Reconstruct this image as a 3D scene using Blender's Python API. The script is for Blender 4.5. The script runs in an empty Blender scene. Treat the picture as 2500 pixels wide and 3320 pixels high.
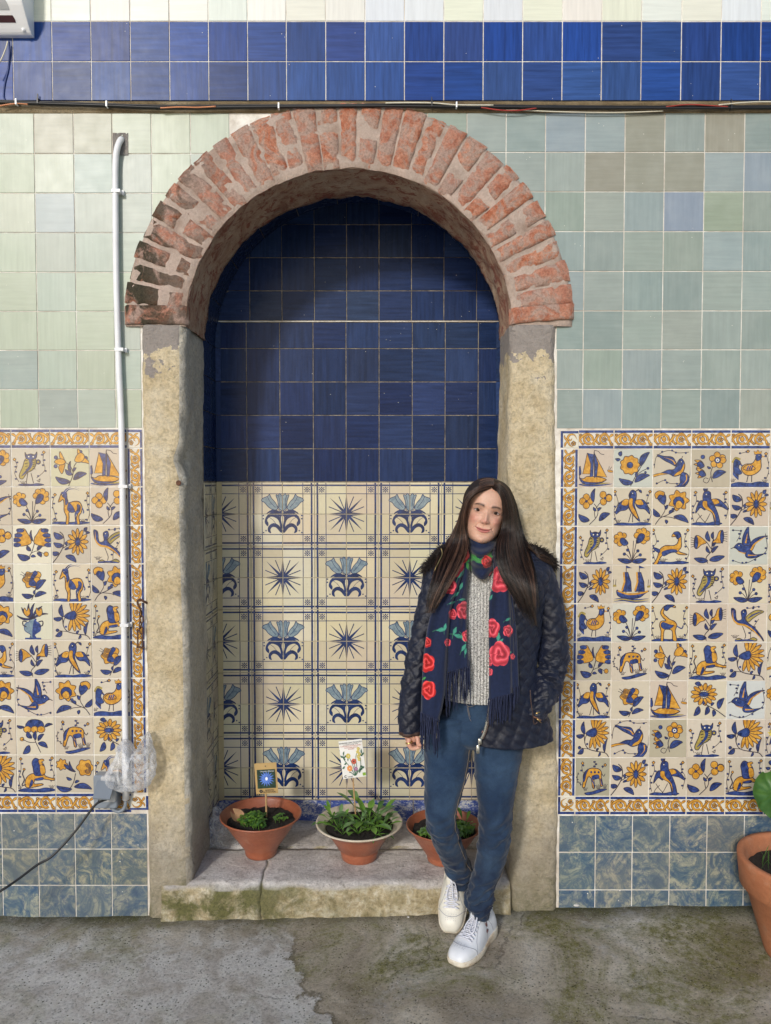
import bpy, bmesh, math, random
from mathutils import Vector, Matrix, noise, geometry, Euler
R = math.radians
rnd = random.Random(7)
scene = bpy.context.scene
COL = scene.collection

# ------------------------------------------------------------------ camera
F = 2500.0; PITCH = R(2.2); D = 2.772; HC = 1.578
cd = bpy.data.cameras.new('camera'); cam = bpy.data.objects.new('camera', cd); COL.objects.link(cam)
cd.sensor_fit = 'HORIZONTAL'; cd.sensor_width = 36; cd.lens = 36 * F / 2500
cd.clip_start = 0.05; cd.clip_end = 400
cam.location = (0, -D, HC); cam.rotation_euler = (math.pi / 2 - PITCH, 0, 0)
scene.camera = cam
# ------------------------------------------------------------------ light
SUN = Vector((0.38, 1.0, -0.45)).normalized()
w = bpy.data.worlds.new('World'); scene.world = w; w.use_nodes = True
nt = w.node_tree; nt.nodes.clear()
sky = nt.nodes.new('ShaderNodeTexSky'); sky.sky_type = 'NISHITA'; sky.sun_disc = False
sky.sun_elevation = math.asin(-SUN.z)
sky.sun_rotation = math.atan2(-SUN.x, -SUN.y)
sky.dust_density = 1.0; sky.ozone_density = 1.0
bg = nt.nodes.new('ShaderNodeBackground'); bg.inputs[1].default_value = 0.15
out = nt.nodes.new('ShaderNodeOutputWorld')
nt.links.new(sky.outputs[0], bg.inputs[0]); nt.links.new(bg.outputs[0], out.inputs[0])
sd = bpy.data.lights.new('sun', 'SUN'); sd.energy = 2.0; sd.angle = R(6.0); sd.color = (1.0, 0.96, 0.90)
so = bpy.data.objects.new('sun', sd); COL.objects.link(so)
so.rotation_euler = SUN.to_track_quat('-Z', 'Y').to_euler(); so.location = (-1, -6, 5)
vs = scene.view_settings
vs.view_transform = 'Standard'; vs.look = 'None'; vs.exposure = 0.10; vs.gamma = 1.0; vs.use_curve_mapping = False

# ------------------------------------------------------------------ helpers
def W(px, py, Y=0.0):
    """point of the photograph (2500 x 3320) carried onto the vertical plane at depth Y"""
    u = (px - 1250) / F; v = -(py - 1660) / F
    c, s = math.cos(PITCH), math.sin(PITCH)
    dy = c + v * s; dz = -s + v * c
    t = (Y + D) / dy
    return Vector((u * t, Y, HC + dz * t))
def lin(c):
    if isinstance(c, str):
        c = [int(c[i:i + 2], 16) / 255 for i in (0, 2, 4)]
    return tuple(((x / 12.92) if x <= 0.04045 else ((x + 0.055) / 1.055) ** 2.4) for x in c)
def lerp(a, b, t): return a + (b - a) * t
def interp(tab, x):
    """tab: list of (x, value or tuple), sorted"""
    if x <= tab[0][0]: return tab[0][1]
    for (x0, v0), (x1, v1) in zip(tab, tab[1:]):
        if x <= x1:
            t = (x - x0) / (x1 - x0)
            if isinstance(v0, (tuple, list)): return tuple(lerp(a, b, t) for a, b in zip(v0, v1))
            return lerp(v0, v1, t)
    return tab[-1][1]
def smooth_tab(tab, x):
    """Catmull-Rom through tab"""
    n = len(tab)
    if x <= tab[0][0]: return tab[0][1]
    if x >= tab[-1][0]: return tab[-1][1]
    for i in range(n - 1):
        if x <= tab[i + 1][0]: break
    x0, x1 = tab[i][0], tab[i + 1][0]; t = (x - x0) / (x1 - x0)
    def g(k): return tab[max(0, min(n - 1, k))]
    def one(sel):
        p0, p1, p2, p3 = [sel(g(k)[1]) for k in (i - 1, i, i + 1, i + 2)]
        xa, xb = g(i - 1)[0], g(i + 2)[0]
        m1 = (p2 - p0) / (x1 - xa) * (x1 - x0) if x1 != xa else 0
        m2 = (p3 - p1) / (xb - x0) * (x1 - x0) if xb != x0 else 0
        return (2*t**3-3*t*t+1)*p1 + (t**3-2*t*t+t)*m1 + (-2*t**3+3*t*t)*p2 + (t**3-t*t)*m2
    v = tab[0][1]
    if isinstance(v, (tuple, list)): return tuple(one(lambda q, j=j: q[j]) for j in range(len(v)))
    return one(lambda q: q)
def fbm(p, o=4):
    a = 0; s = 1; q = Vector(p)
    for i in range(o):
        a += noise.noise(q) * s; s *= 0.5; q = q * 2.03
    return a
def link(name, me, parent=None, loc=None, rot=None, color=None):
    o = bpy.data.objects.new(name, me); COL.objects.link(o)
    if parent is not None: o.parent = parent
    if loc is not None: o.location = loc
    if rot is not None: o.rotation_euler = rot
    if color is not None: o.color = (*color, 1)
    return o
def tag(o, label=None, cat=None, group=None, kind=None):
    if label: o['label'] = label
    if cat: o['category'] = cat
    if group: o['group'] = group
    if kind: o['kind'] = kind
    return o
def thing(name, loc, label, cat, group=None):
    o = bpy.data.objects.new(name, None); COL.objects.link(o); o.location = loc
    o.empty_display_size = 0.05
    bpy.context.view_layer.update()
    return tag(o, label, cat, group)
class MB:
    def __init__(s): s.v = []; s.f = []; s.m = []; s.uv = None
    def face(s, pts, m=0):
        n = len(s.v); s.v += [tuple(p) for p in pts]; s.f.append(tuple(range(n, n + len(pts)))); s.m.append(m)
    def grid(s, rows, m=0, close_u=False, close_v=False):
        """rows: list of rows of points"""
        n = len(s.v); R_ = len(rows); C = len(rows[0])
        for r in rows: s.v += [tuple(p) for p in r]
        for i in range(R_ - 1 + (1 if close_v else 0)):
            for j in range(C - 1 + (1 if close_u else 0)):
                a = n + i * C + j; b = n + i * C + (j + 1) % C
                i2 = (i + 1) % R_
                s.f.append((a, b, n + i2 * C + (j + 1) % C, n + i2 * C + j)); s.m.append(m)
    def cap(s, ring, m=0):
        n = len(s.v); s.v += [tuple(p) for p in ring]; s.f.append(tuple(range(n, n + len(ring)))); s.m.append(m)
    def box(s, x0, x1, y0, y1, z0, z1, m=0):
        n = len(s.v)
        s.v += [(x, y, z) for x in (x0, x1) for y in (y0, y1) for z in (z0, z1)]
        for f in ((0,1,3,2),(4,6,7,5),(0,4,5,1),(2,3,7,6),(0,2,6,4),(1,5,7,3)):
            s.f.append(tuple(n + k for k in f)); s.m.append(m)
    def tube(s, pts, r, seg=8, m=0, caps=True, flat=1.0):
        """pts: world points; r: radius or list"""
        P = [Vector(p) for p in pts]; n = len(P)
        up = Vector((0, 0, 1)); rows = []
        t0 = (P[1] - P[0]).normalized()
        if abs(t0.dot(up)) > 0.95: up = Vector((1, 0, 0))
        a = t0.cross(up).normalized()
        for i in range(n):
            t = ((P[min(n-1, i+1)] - P[max(0, i-1)])); 
            t = t.normalized() if t.length > 1e-9 else t0
            a = (a - t * a.dot(t))
            a = a.normalized() if a.length > 1e-9 else t.orthogonal().normalized()
            b = t.cross(a)
            rr = r[i] if isinstance(r, (list, tuple)) else r
            rows.append([P[i] + (a * math.cos(k) + b * math.sin(k) * flat) * rr for k in [2 * math.pi * j / seg for j in range(seg)]])
        s.grid(rows, m, close_u=True)
        if caps: s.cap(rows[0][::-1], m); s.cap(rows[-1], m)
    def lathe(s, prof, seg=48, m=0, c=(0, 0, 0), jitter=0):
        rows = []
        for (r, z) in prof:
            rows.append([(c[0] + r * math.cos(k), c[1] + r * math.sin(k), c[2] + z) for k in [2 * math.pi * j / seg for j in range(seg)]])
        s.grid(rows, m, close_u=True)
    def mesh(s, name, mats, smooth=False):
        me = bpy.data.meshes.new(name); me.from_pydata(s.v, [], s.f)
        for q in mats: me.materials.append(q)
        for p, k in zip(me.polygons, s.m): p.material_index = k; p.use_smooth = smooth
        me.update(); return me
    def build(s, name, mats, parent=None, smooth=False, loc=None, weld=False, **k):
        if not isinstance(mats, (list, tuple)): mats = [mats]
        me = s.mesh(name, mats, smooth)
        if weld or True:
            bm = bmesh.new(); bm.from_mesh(me); bmesh.ops.remove_doubles(bm, verts=bm.verts, dist=1e-6)
            bmesh.ops.recalc_face_normals(bm, faces=bm.faces); bm.to_mesh(me); bm.free()
            if smooth:
                for p in me.polygons: p.use_smooth = True
        o = link(name, me, parent, loc, **k)
        if parent is not None and loc is None:
            o.location = -Vector(parent.location)   # vertices are in world space
        return o
def spline(pts, n=8, closed=False):
    P = [Vector(p) for p in pts]; o = []; N = len(P)
    for i in range(N if closed else N - 1):
        g = (lambda k: P[k % N]) if closed else (lambda k: P[max(0, min(N - 1, k))])
        p0, p1, p2, p3 = g(i - 1), g(i), g(i + 1), g(i + 2)
        for j in range(n):
            t = j / n
            o.append(0.5 * ((2 * p1) + (p2 - p0) * t + (2*p0 - 5*p1 + 4*p2 - p3) * t*t + (-p0 + 3*p1 - 3*p2 + p3) * t**3))
    if not closed: o.append(P[-1].copy())
    return o

# ------------------------------------------------------------------ materials
class NT:
    def __init__(s, name):
        s.mat = bpy.data.materials.new(name); s.mat.use_nodes = True
        s.t = s.mat.node_tree; s.t.nodes.clear()
        s.out = s.n('ShaderNodeOutputMaterial'); s.p = s.n('ShaderNodeBsdfPrincipled')
        s.l(s.p.outputs[0], s.out.inputs[0])
        s.tc = s.n('ShaderNodeTexCoord')
    def n(s, t, **k):
        x = s.t.nodes.new(t)
        for a, b in k.items(): setattr(x, a, b)
        return x
    def l(s, a, b): s.t.links.new(a, b)
    def set(s, name, v):
        i = s.p.inputs[name]
        if hasattr(v, 'is_output') or hasattr(v, 'links'): s.l(v, i)
        else: i.default_value = v
    def vec(s, src='Object', scale=(1, 1, 1), rot=(0, 0, 0), loc=None):
        m = s.n('ShaderNodeMapping'); s.l(s.tc.outputs[src] if isinstance(src, str) else src, m.inputs[0])
        m.inputs['Scale'].default_value = scale; m.inputs['Rotation'].default_value = rot
        if loc is not None: s.l(loc, m.inputs['Location'])
        return m.outputs[0]
    def noise(s, v, scale=5, detail=4, rough=0.55, dist=0.0, col=False):
        x = s.n('ShaderNodeTexNoise'); s.l(v, x.inputs['Vector'])
        x.inputs['Scale'].default_value = scale; x.inputs['Detail'].default_value = detail
        x.inputs['Roughness'].default_value = rough; x.inputs['Distortion'].default_value = dist
        return x.outputs[1 if col else 0]
    def voro(s, v, scale=5, feature='F1', rand=1.0, out=0):
        x = s.n('ShaderNodeTexVoronoi', feature=feature); s.l(v, x.inputs['Vector'])
        x.inputs['Scale'].default_value = scale; x.inputs['Randomness'].default_value = rand
        return x.outputs[out]
    def ramp(s, f, stops, interp='LINEAR'):
        x = s.n('ShaderNodeValToRGB'); x.color_ramp.interpolation = interp; s.l(f, x.inputs[0])
        e = x.color_ramp.elements
        while len(e) < len(stops): e.new(0.5)
        for el, (p, c) in zip(e, stops):
            el.position = p
            if isinstance(c, (int, float)): c = (c, c, c)
            el.color = (*c, 1)
        return x.outputs[0]
    def mix(s, fac, a, b, mode='MIX'):
        x = s.n('ShaderNodeMix', data_type='RGBA', blend_type=mode)
        for k, v in ((0, fac), (6, a), (7, b)):
            sock = x.inputs[k]
            if hasattr(v, 'links'): s.l(v, sock)
            elif k == 0: sock.default_value = v
            else: sock.default_value = (*v, 1) if not isinstance(v, (int, float)) else (v, v, v, 1)
        return x.outputs[2]
    def math(s, op, a, b=0.0, c=0.0, clamp=False):
        x = s.n('ShaderNodeMath', operation=op, use_clamp=clamp)
        for sock, v in zip(x.inputs, (a, b, c)):
            if hasattr(v, 'links'): s.l(v, sock)
            else: sock.default_value = v
        return x.outputs[0]
    def bump(s, h, strength=0.5, dist=0.01, prev=None):
        x = s.n('ShaderNodeBump'); s.l(h, x.inputs['Height'])
        x.inputs['Strength'].default_value = strength; x.inputs['Distance'].default_value = dist
        if prev is not None: s.l(prev, x.inputs['Normal'])
        return x.outputs[0]
    def xyz(s, src='Object'):
        x = s.n('ShaderNodeSeparateXYZ'); s.l(s.tc.outputs[src] if isinstance(src, str) else src, x.inputs[0]); return x.outputs
    def objinfo(s): return s.n('ShaderNodeObjectInfo').outputs
    def geo(s): return s.n('ShaderNodeNewGeometry').outputs
    def offs(s):
        """per-object offset vector so alike pieces do not share their grain"""
        r = s.objinfo()['Random']; c = s.n('ShaderNodeCombineXYZ')
        s.l(s.math('MULTIPLY', r, 37.0), c.inputs[0]); s.l(s.math('MULTIPLY', r, 91.0), c.inputs[1]); s.l(s.math('MULTIPLY', r, 53.0), c.inputs[2])
        return c.outputs[0]
M = {}
def simple(name, col, rough=0.6, var=0.12, scale=30, bump=0.0, metal=0.0, spec=0.5, bscale=None, sheen=0.0, coat=0.0):
    t = NT(name); v = t.vec('Object', loc=t.offs())
    n = t.noise(v, scale, 4)
    c = t.ramp(n, [(0.25, tuple(x * (1 - var) for x in col)), (0.75, tuple(min(1, x * (1 + var)) for x in col))])
    t.set('Base Color', c); t.set('Roughness', rough); t.set('Metallic', metal); t.set('Specular IOR Level', spec)
    if sheen: t.set('Sheen Weight', sheen)
    if coat: t.set('Coat Weight', coat); t.set('Coat Roughness', 0.1)
    if bump: t.set('Normal', t.bump(t.noise(v, bscale or scale * 2, 5), bump, 0.004))
    M[name] = t.mat; return t.mat

def glaze(name, streak=0.25, rough=0.22, craze=0.0, dirt=0.15, blotch=0.1, spec=0.28, bm=0.10):
    """plain glazed tile; its colour is the object's own colour"""
    t = NT(name); oi = t.objinfo(); of = t.offs()
    a = t.noise(t.vec('Object', (90, 90, 6), loc=of), 1.0, 4, 0.6)
    b = t.noise(t.vec('Object', (6, 90, 90), loc=of), 1.0, 4, 0.6)
    pick = t.math('GREATER_THAN', t.math('FRACT', t.math('MULTIPLY', oi['Random'], 7.3)), 0.5)
    st = t.mix(pick, a, b)
    base = oi['Color']
    st2 = t.ramp(st, [(0.28, 1 - streak), (0.72, 1 + 0 * streak)])
    c = t.mix(1.0, base, st2, 'MULTIPLY')
    bl = t.noise(t.vec('Object', (1, 1, 1), loc=of), 14, 3)
    c = t.mix(t.ramp(bl, [(0.4, 0.0), (0.8, blotch)]), c, (0.75, 0.77, 0.72))
    d = t.noise(t.vec('Object', loc=of), 60, 6, 0.7)
    c = t.mix(t.ramp(d, [(0.62, 0.0), (0.80, dirt)]), c, (0.16, 0.14, 0.10))
    # small chips
    vch = t.voro(t.vec('Object', loc=of), 42)
    ch = t.ramp(vch, [(0.0, 1.0), (0.05, 1.0), (0.06, 0.0)], 'LINEAR')
    gate = t.ramp(t.noise(t.vec('Object', loc=of), 9, 1), [(0.60, 0.0), (0.62, 0.9)])
    c = t.mix(t.math('MULTIPLY', ch, gate), c, (0.7, 0.68, 0.62))
    t.set('Base Color', c)
    t.set('Roughness', t.ramp(t.noise(t.vec('Object', loc=of), 20, 4), [(0.3, rough * 1.05), (0.7, rough * 1.2)]))
    t.set('Specular IOR Level', spec)
    h = t.noise(t.vec('Object', loc=of), 22, 3)
    t.set('Normal', t.bump(h, bm, 0.006, t.bump(st, 0.06, 0.002)))
    M[name] = t.mat; return t.mat
glaze('glaze_plain', 0.14, 0.30, dirt=0.12, blotch=0.08, bm=0.035)
glaze('glaze_blue', 0.45, 0.30, dirt=0.0, blotch=0.0, spec=0.16, bm=0.05)
glaze('glaze_navy', 0.50, 0.24, dirt=0.0, blotch=0.0, spec=0.10)
glaze('glaze_picture', 0.06, 0.25, dirt=0.25, blotch=0.06)

def paint(name, dark, light, rough=0.25, sc=60):
    t = NT(name); of = t.offs()
    n = t.noise(t.vec('Object', (1, 1, 1), loc=of), sc, 4, 0.6, 0.6)
    c = t.ramp(n, [(0.3, dark), (0.7, light)])
    t.set('Base Color', c); t.set('Roughness', rough); t.set('Coat Weight', 0.2); t.set('Coat Roughness', 0.1)
    M[name] = t.mat
paint('paint_blue', (0.004, 0.009, 0.050), (0.045, 0.085, 0.29), sc=75)
paint('paint_line', (0.012, 0.012, 0.035), (0.05, 0.035, 0.045), sc=30)
paint('paint_yellow', (0.36, 0.15, 0.012), (0.66, 0.36, 0.06), sc=75)
paint('paint_olive', (0.20, 0.16, 0.05), (0.42, 0.32, 0.08))
paint('paint_pale', (0.09, 0.15, 0.21), (0.26, 0.33, 0.36), sc=55)
paint('paint_navy', (0.004, 0.012, 0.058), (0.014, 0.04, 0.15), sc=25)
paint('paint_white', (0.60, 0.58, 0.54), (0.68, 0.66, 0.62))

# grout
t = NT('grout'); v = t.vec('Object')
n = t.noise(v, 25, 6, 0.7); n2 = t.noise(v, 3, 3)
c = t.ramp(n, [(0.3, (0.50, 0.46, 0.40)), (0.6, (0.78, 0.76, 0.71))])
c = t.mix(t.ramp(n2, [(0.45, 0.0), (0.7, 0.55)]), c, (0.33, 0.24, 0.17))
t.set('Base Color', c); t.set('Roughness', 0.9); t.set('Normal', t.bump(n, 0.6, 0.003)); M['grout'] = t.mat
# dark grout of the niche
t = NT('grout_niche'); v = t.vec('Object'); n = t.noise(v, 30, 6, 0.7)
t.set('Base Color', t.ramp(n, [(0.3, (0.07, 0.06, 0.05)), (0.65, (0.34, 0.29, 0.22))])); t.set('Roughness', 0.9); M['grout_niche'] = t.mat
# plaster / mortar
def rough_mineral(name, c0, c1, c2, s1=6, s2=90, b=0.6, bd=0.012):
    t = NT(name); v = t.vec('Object', loc=None)
    n = t.noise(v, s1, 6, 0.6); g = t.noise(v, s2, 8, 0.75)
    c = t.ramp(n, [(0.3, c0), (0.5, c1), (0.7, c2)])
    c = t.mix(0.55, c, t.ramp(g, [(0.3, (0.42,) * 3), (0.7, (1.0,) * 3)]), 'MULTIPLY')
    t.set('Base Color', c); t.set('Roughness', 0.93); t.set('Specular IOR Level', 0.2)
    t.set('Normal', t.bump(g, b, bd, t.bump(n, 0.5, 0.02))); M[name] = t.mat
rough_mineral('mortar', (0.34, 0.24, 0.19), (0.50, 0.40, 0.34), (0.60, 0.46, 0.39), 9, 130)
rough_mineral('mortar_grey', (0.20, 0.18, 0.17), (0.30, 0.28, 0.26), (0.38, 0.35, 0.32), 9, 130)
rough_mineral('strip_mortar', (0.14, 0.10, 0.06), (0.26, 0.20, 0.12), (0.42, 0.35, 0.24), 7, 80)
rough_mineral('plaster', (0.40, 0.38, 0.34), (0.50, 0.48, 0.43), (0.56, 0.54, 0.50), 3, 60)

# brick: worn red with lime residue, grey smears and black lichen on the upper left
t = NT('brick'); v = t.vec('Object'); vo = t.vec('Object', loc=t.offs())
xyz = t.xyz()
a = t.noise(vo, 30, 10, 0.75, 0.5); g = t.noise(v, 120, 8, 0.75); big = t.noise(v, 7, 5, 0.6, 0.8)
c = t.ramp(a, [(0.30, (0.32, 0.075, 0.035)), (0.42, (0.54, 0.17, 0.085)), (0.53, (0.66, 0.30, 0.19)), (0.66, (0.74, 0.49, 0.39))])
oi = t.objinfo()
c = t.mix(t.math('MULTIPLY', oi['Random'], 0.45), c, (0.54, 0.30, 0.24))
sm = t.noise(v, 13, 8, 0.7, 1.2)
c = t.mix(t.ramp(sm, [(0.45, 0.0), (0.55, 0.78)]), c, t.mix(g, (0.42, 0.31, 0.26), (0.62, 0.49, 0.42)))
lm = t.noise(vo, 45, 10, 0.85, 0.8)
c = t.mix(t.ramp(lm, [(0.62, 0.0), (0.70, 0.7)]), c, (0.72, 0.60, 0.52))
# lichen: left flank
lf = t.n('ShaderNodeMapRange'); t.l(xyz[0], lf.inputs[0]); lf.inputs[1].default_value = -0.52; lf.inputs[2].default_value = -0.86
l2 = t.noise(v, 9, 7, 0.7, 0.6)
m_ = t.math('MULTIPLY', lf.outputs[0], t.ramp(l2, [(0.42, 0.0), (0.52, 1.0)]))
c = t.mix(m_, c, t.mix(g, (0.02, 0.018, 0.014), (0.13, 0.11, 0.07)))
c = t.mix(0.8, c, t.ramp(g, [(0.34, (0.62,) * 3), (0.54, (1.08,) * 3)]), 'MULTIPLY')
t.set('Base Color', c); t.set('Roughness', 0.88); t.set('Specular IOR Level', 0.25)
t.set('Normal', t.bump(g, 0.9, 0.012, t.bump(lm, 0.7, 0.012, t.bump(sm, 0.8, 0.015)))); M['brick'] = t.mat

# soffit of the arch: dirty red brown plaster with flaking
t = NT('soffit'); v = t.vec('Object'); g = t.noise(v, 120, 8, 0.75)
a = t.noise(v, 8, 7, 0.7, 1.0); b = t.noise(v, 16, 8, 0.75, 1.5)
c = t.ramp(a, [(0.35, (0.24, 0.08, 0.045)), (0.48, (0.48, 0.31, 0.21)), (0.65, (0.56, 0.42, 0.30))])
c = t.mix(t.ramp(b, [(0.52, 0.0), (0.58, 0.9)]), c, (0.28, 0.08, 0.05))
c = t.mix(t.ramp(t.noise(v, 28, 8, 0.8, 1.0), [(0.60, 0.0), (0.66, 0.8)]), c, (0.55, 0.48, 0.40))
c = t.mix(0.5, c, t.ramp(g, [(0.3, (0.5,) * 3), (0.7, (1.0,) * 3)]), 'MULTIPLY')
t.set('Base Color', c); t.set('Roughness', 0.9); t.set('Normal', t.bump(b, 0.7, 0.015, t.bump(g, 0.5, 0.006))); M['soffit'] = t.mat

# limestone jamb: z drives grey mortar at the head, moss and dirt at the foot (object space = world space)
def limestone(name, c0, c1, c2, mortar_top=2.03, foot=0.22, moss=0.7, inner=False):
    t = NT(name); v = t.vec('Object'); xyz = t.xyz()
    n = t.noise(v, 7, 6, 0.6, 0.3); g = t.noise(v, 75, 10, 0.75); pits = t.voro(t.vec('Object', (1, 1, 0.8)), 95)
    mid = t.noise(v, 26, 8, 0.7, 0.5)
    c = t.ramp(n, [(0.28, c0), (0.5, c1), (0.75, c2)])
    c = t.mix(t.ramp(mid, [(0.52, 0.0), (0.75, 0.5)]), c, (0.60, 0.47, 0.25))
    c = t.mix(0.8, c, t.ramp(g, [(0.38, (0.62,) * 3), (0.56, (1.0,) * 3)]), 'MULTIPLY')
    z = t.math('ADD', xyz[2], t.math('MULTIPLY', t.math('SUBTRACT', t.noise(v, 9, 6, 0.6), 0.5), 0.45))
    if mortar_top:
        top = t.math('GREATER_THAN', z, mortar_top)
        c = t.mix(top, c, t.mix(g, (0.24, 0.21, 0.19), (0.42, 0.38, 0.35)))
    gy = t.n('ShaderNodeMapRange'); t.l(z, gy.inputs[0]); gy.inputs[1].default_value = foot + 0.28; gy.inputs[2].default_value = foot - 0.02
    c = t.mix(t.math('MULTIPLY', gy.outputs[0], 0.75), c, t.mix(g, (0.22, 0.19, 0.15), (0.42, 0.38, 0.32)))
    mo = t.n('ShaderNodeMapRange'); t.l(z, mo.inputs[0]); mo.inputs[1].default_value = foot; mo.inputs[2].default_value = foot - 0.22
    c = t.mix(t.math('MULTIPLY', t.math('MULTIPLY', mo.outputs[0], moss), t.ramp(mid, [(0.35, 0.2), (0.6, 1.0)])), c, t.mix(g, (0.045, 0.050, 0.018), (0.17, 0.17, 0.07)))
    t.set('Base Color', c); t.set('Roughness', 0.92); t.set('Specular IOR Level', 0.2)
    b = t.bump(g, 0.7, 0.012, t.bump(mid, 0.7, 0.026))
    t.set('Normal', t.bump(t.ramp(pits, [(0.0, 0.0), (0.35, 1.0)]), 0.35, 0.006, b)); M[name] = t.mat
limestone('limestone', (0.55, 0.43, 0.25), (0.71, 0.60, 0.41), (0.80, 0.72, 0.57))
limestone('limestone_grey', (0.33, 0.29, 0.22), (0.46, 0.41, 0.32), (0.56, 0.51, 0.42))
limestone('jamb_side', (0.46, 0.43, 0.37), (0.64, 0.60, 0.52), (0.74, 0.68, 0.56), mortar_top=None, moss=0.1)

# step: pale marble-like top, mossy ochre front
t = NT('step_stone'); v = t.vec('Object'); xyz = t.xyz(); ge = t.geo()
nz = t.n('ShaderNodeSeparateXYZ'); t.l(ge['Normal'], nz.inputs[0])
n = t.noise(v, 6, 8, 0.7, 0.4); g = t.noise(v, 90, 10, 0.75); mid = t.noise(v, 22, 9, 0.75, 0.4)
top = t.ramp(n, [(0.3, (0.34, 0.31, 0.29)), (0.48, (0.58, 0.54, 0.51)), (0.66, (0.76, 0.73, 0.70))])
top = t.mix(t.ramp(mid, [(0.55, 0.0), (0.68, 0.7)]), top, (0.15, 0.13, 0.10))
front = t.ramp(mid, [(0.3, (0.22, 0.165, 0.08)), (0.48, (0.46, 0.38, 0.24)), (0.66, (0.72, 0.66, 0.53))])
mx = t.n('ShaderNodeMapRange'); t.l(xyz[0], mx.inputs[0]); mx.inputs[1].default_value = 0.15; mx.inputs[2].default_value = -0.62
ms = t.math('MULTIPLY', t.math('ADD', mx.outputs[0], 0.25), t.ramp(n, [(0.38, 0.0), (0.55, 1.0)]))
front = t.mix(t.math('MULTIPLY', ms, 0.9, clamp=True), front, t.mix(g, (0.05, 0.052, 0.015), (0.20, 0.19, 0.07)))
c = t.mix(t.ramp(nz.outputs[2], [(0.55, 0.0), (0.85, 1.0)]), front, top)
c = t.mix(0.5, c, t.ramp(g, [(0.38, (0.40,) * 3), (0.54, (1.0,) * 3)]), 'MULTIPLY')
t.set('Base Color', c); t.set('Roughness', 0.85); t.set('Normal', t.bump(g, 0.6, 0.010, t.bump(mid, 0.6, 0.015))); M['step_stone'] = t.mat

# blue marbled skirting tiles
t = NT('marbled_tile'); oi = t.objinfo(); of = t.offs()
v = t.vec('Object', (1, 1, 1), loc=of)
a = t.noise(v, 11, 10, 0.72, 2.4); b = t.noise(v, 36, 8, 0.75, 1.6); h = t.noise(v, 3, 2)
c = t.ramp(a, [(0.36, (0.04, 0.08, 0.14)), (0.45, (0.09, 0.135, 0.18)), (0.52, (0.19, 0.21, 0.20)), (0.60, (0.36, 0.34, 0.27))])
c = t.mix(t.ramp(b, [(0.48, 0.0), (0.60, 0.75)]), c, (0.035, 0.075, 0.16))
c = t.mix(t.math('MULTIPLY', t.ramp(h, [(0.4, 0.0), (0.7, 0.8)]), 0.6), c, (0.17, 0.17, 0.15))
c = t.mix(1.0, c, oi['Color'], 'MULTIPLY')
vch = t.voro(v, 30); gate = t.ramp(t.noise(v, 7, 1), [(0.56, 0.0), (0.58, 1.0)])
c = t.mix(t.math('MULTIPLY', t.ramp(vch, [(0.06, 1.0), (0.075, 0.0)]), gate), c, (0.7, 0.68, 0.62))
t.set('Base Color', c); t.set('Roughness', t.ramp(b, [(0.3, 0.25), (0.7, 0.5)])); t.set('Normal', t.bump(a, 0.15, 0.004)); M['marbled_tile'] = t.mat
# speckled blue and white
t = NT('speckled_tile'); of = t.offs(); v = t.vec('Object', loc=of)
a = t.noise(v, 70, 8, 0.8, 1.5); b = t.noise(v, 16, 3, 0.5)
f = t.math('ADD', a, t.math('MULTIPLY', t.math('SUBTRACT', b, 0.5), 0.35))
t.set('Base Color', t.ramp(f, [(0.47, (0.03, 0.06, 0.25)), (0.53, (0.10, 0.15, 0.36)), (0.57, (0.52, 0.52, 0.50))])); t.set('Roughness', 0.3); M['speckled_tile'] = t.mat

# concrete ground
t = NT('concrete'); v = t.vec('Object'); xyz = t.xyz()
g = t.noise(v, 95, 12, 0.8); fine = t.noise(v, 34, 10, 0.75); n = t.noise(v, 3.2, 7, 0.62, 0.5); m = t.noise(v, 8.5, 8, 0.7, 0.6); m2 = t.noise(v, 1.9, 5, 0.6, 0.4)
base = t.ramp(n, [(0.30, (0.28, 0.235, 0.165)), (0.45, (0.50, 0.43, 0.335)), (0.56, (0.70, 0.63, 0.52)), (0.68, (0.88, 0.83, 0.75))])
# newer pale pour on the left, its edge wandering
ex = t.math('ADD', xyz[0], t.math('MULTIPLY', t.math('SUBTRACT', t.noise(v, 3.5, 7, 0.65), 0.5), 0.55))
ey = t.math('MULTIPLY', xyz[1], 0.30)
pale = t.ramp(t.math('ADD', t.math('ADD', ex, ey), 0.40), [(0.0, 1.0), (0.010, 0.0)])
far = t.ramp(t.math('ADD', t.math('MULTIPLY', xyz[1], -1.0), t.math('MULTIPLY', t.math('SUBTRACT', m, 0.5), 0.5)), [(0.04, 0.0), (0.24, 1.0)])
pale = t.math('MULTIPLY', pale, far)
pc = t.ramp(m, [(0.32, (0.48, 0.43, 0.37)), (0.45, (0.68, 0.64, 0.60)), (0.56, (0.84, 0.82, 0.79))])
c = t.mix(pale, base, pc); rim = t.ramp(t.math('ABSOLUTE', t.math('ADD', t.math('ADD', ex, ey), 0.385)), [(0.004, 0.55), (0.022, 0.0)]); c = t.mix(t.math('MULTIPLY', rim, far), c, (0.10, 0.085, 0.05))
white = t.math('MULTIPLY', t.ramp(m2, [(0.52, 0.0), (0.68, 0.8)]), t.ramp(fine, [(0.40, 0.0), (0.60, 1.0)]))
c = t.mix(white, c, (0.72, 0.71, 0.72))
ms = t.math('MULTIPLY', t.ramp(t.noise(v, 2.6, 8, 0.7, 0.8), [(0.46, 0.0), (0.60, 1.0)]), t.ramp(fine, [(0.36, 0.1), (0.55, 0.9)]))
ms = t.math('MULTIPLY', ms, t.math('SUBTRACT', 1.0, t.math('MULTIPLY', pale, 0.55)))
c = t.mix(ms, c, t.mix(g, (0.13, 0.13, 0.030), (0.38, 0.36, 0.11)))
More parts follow.
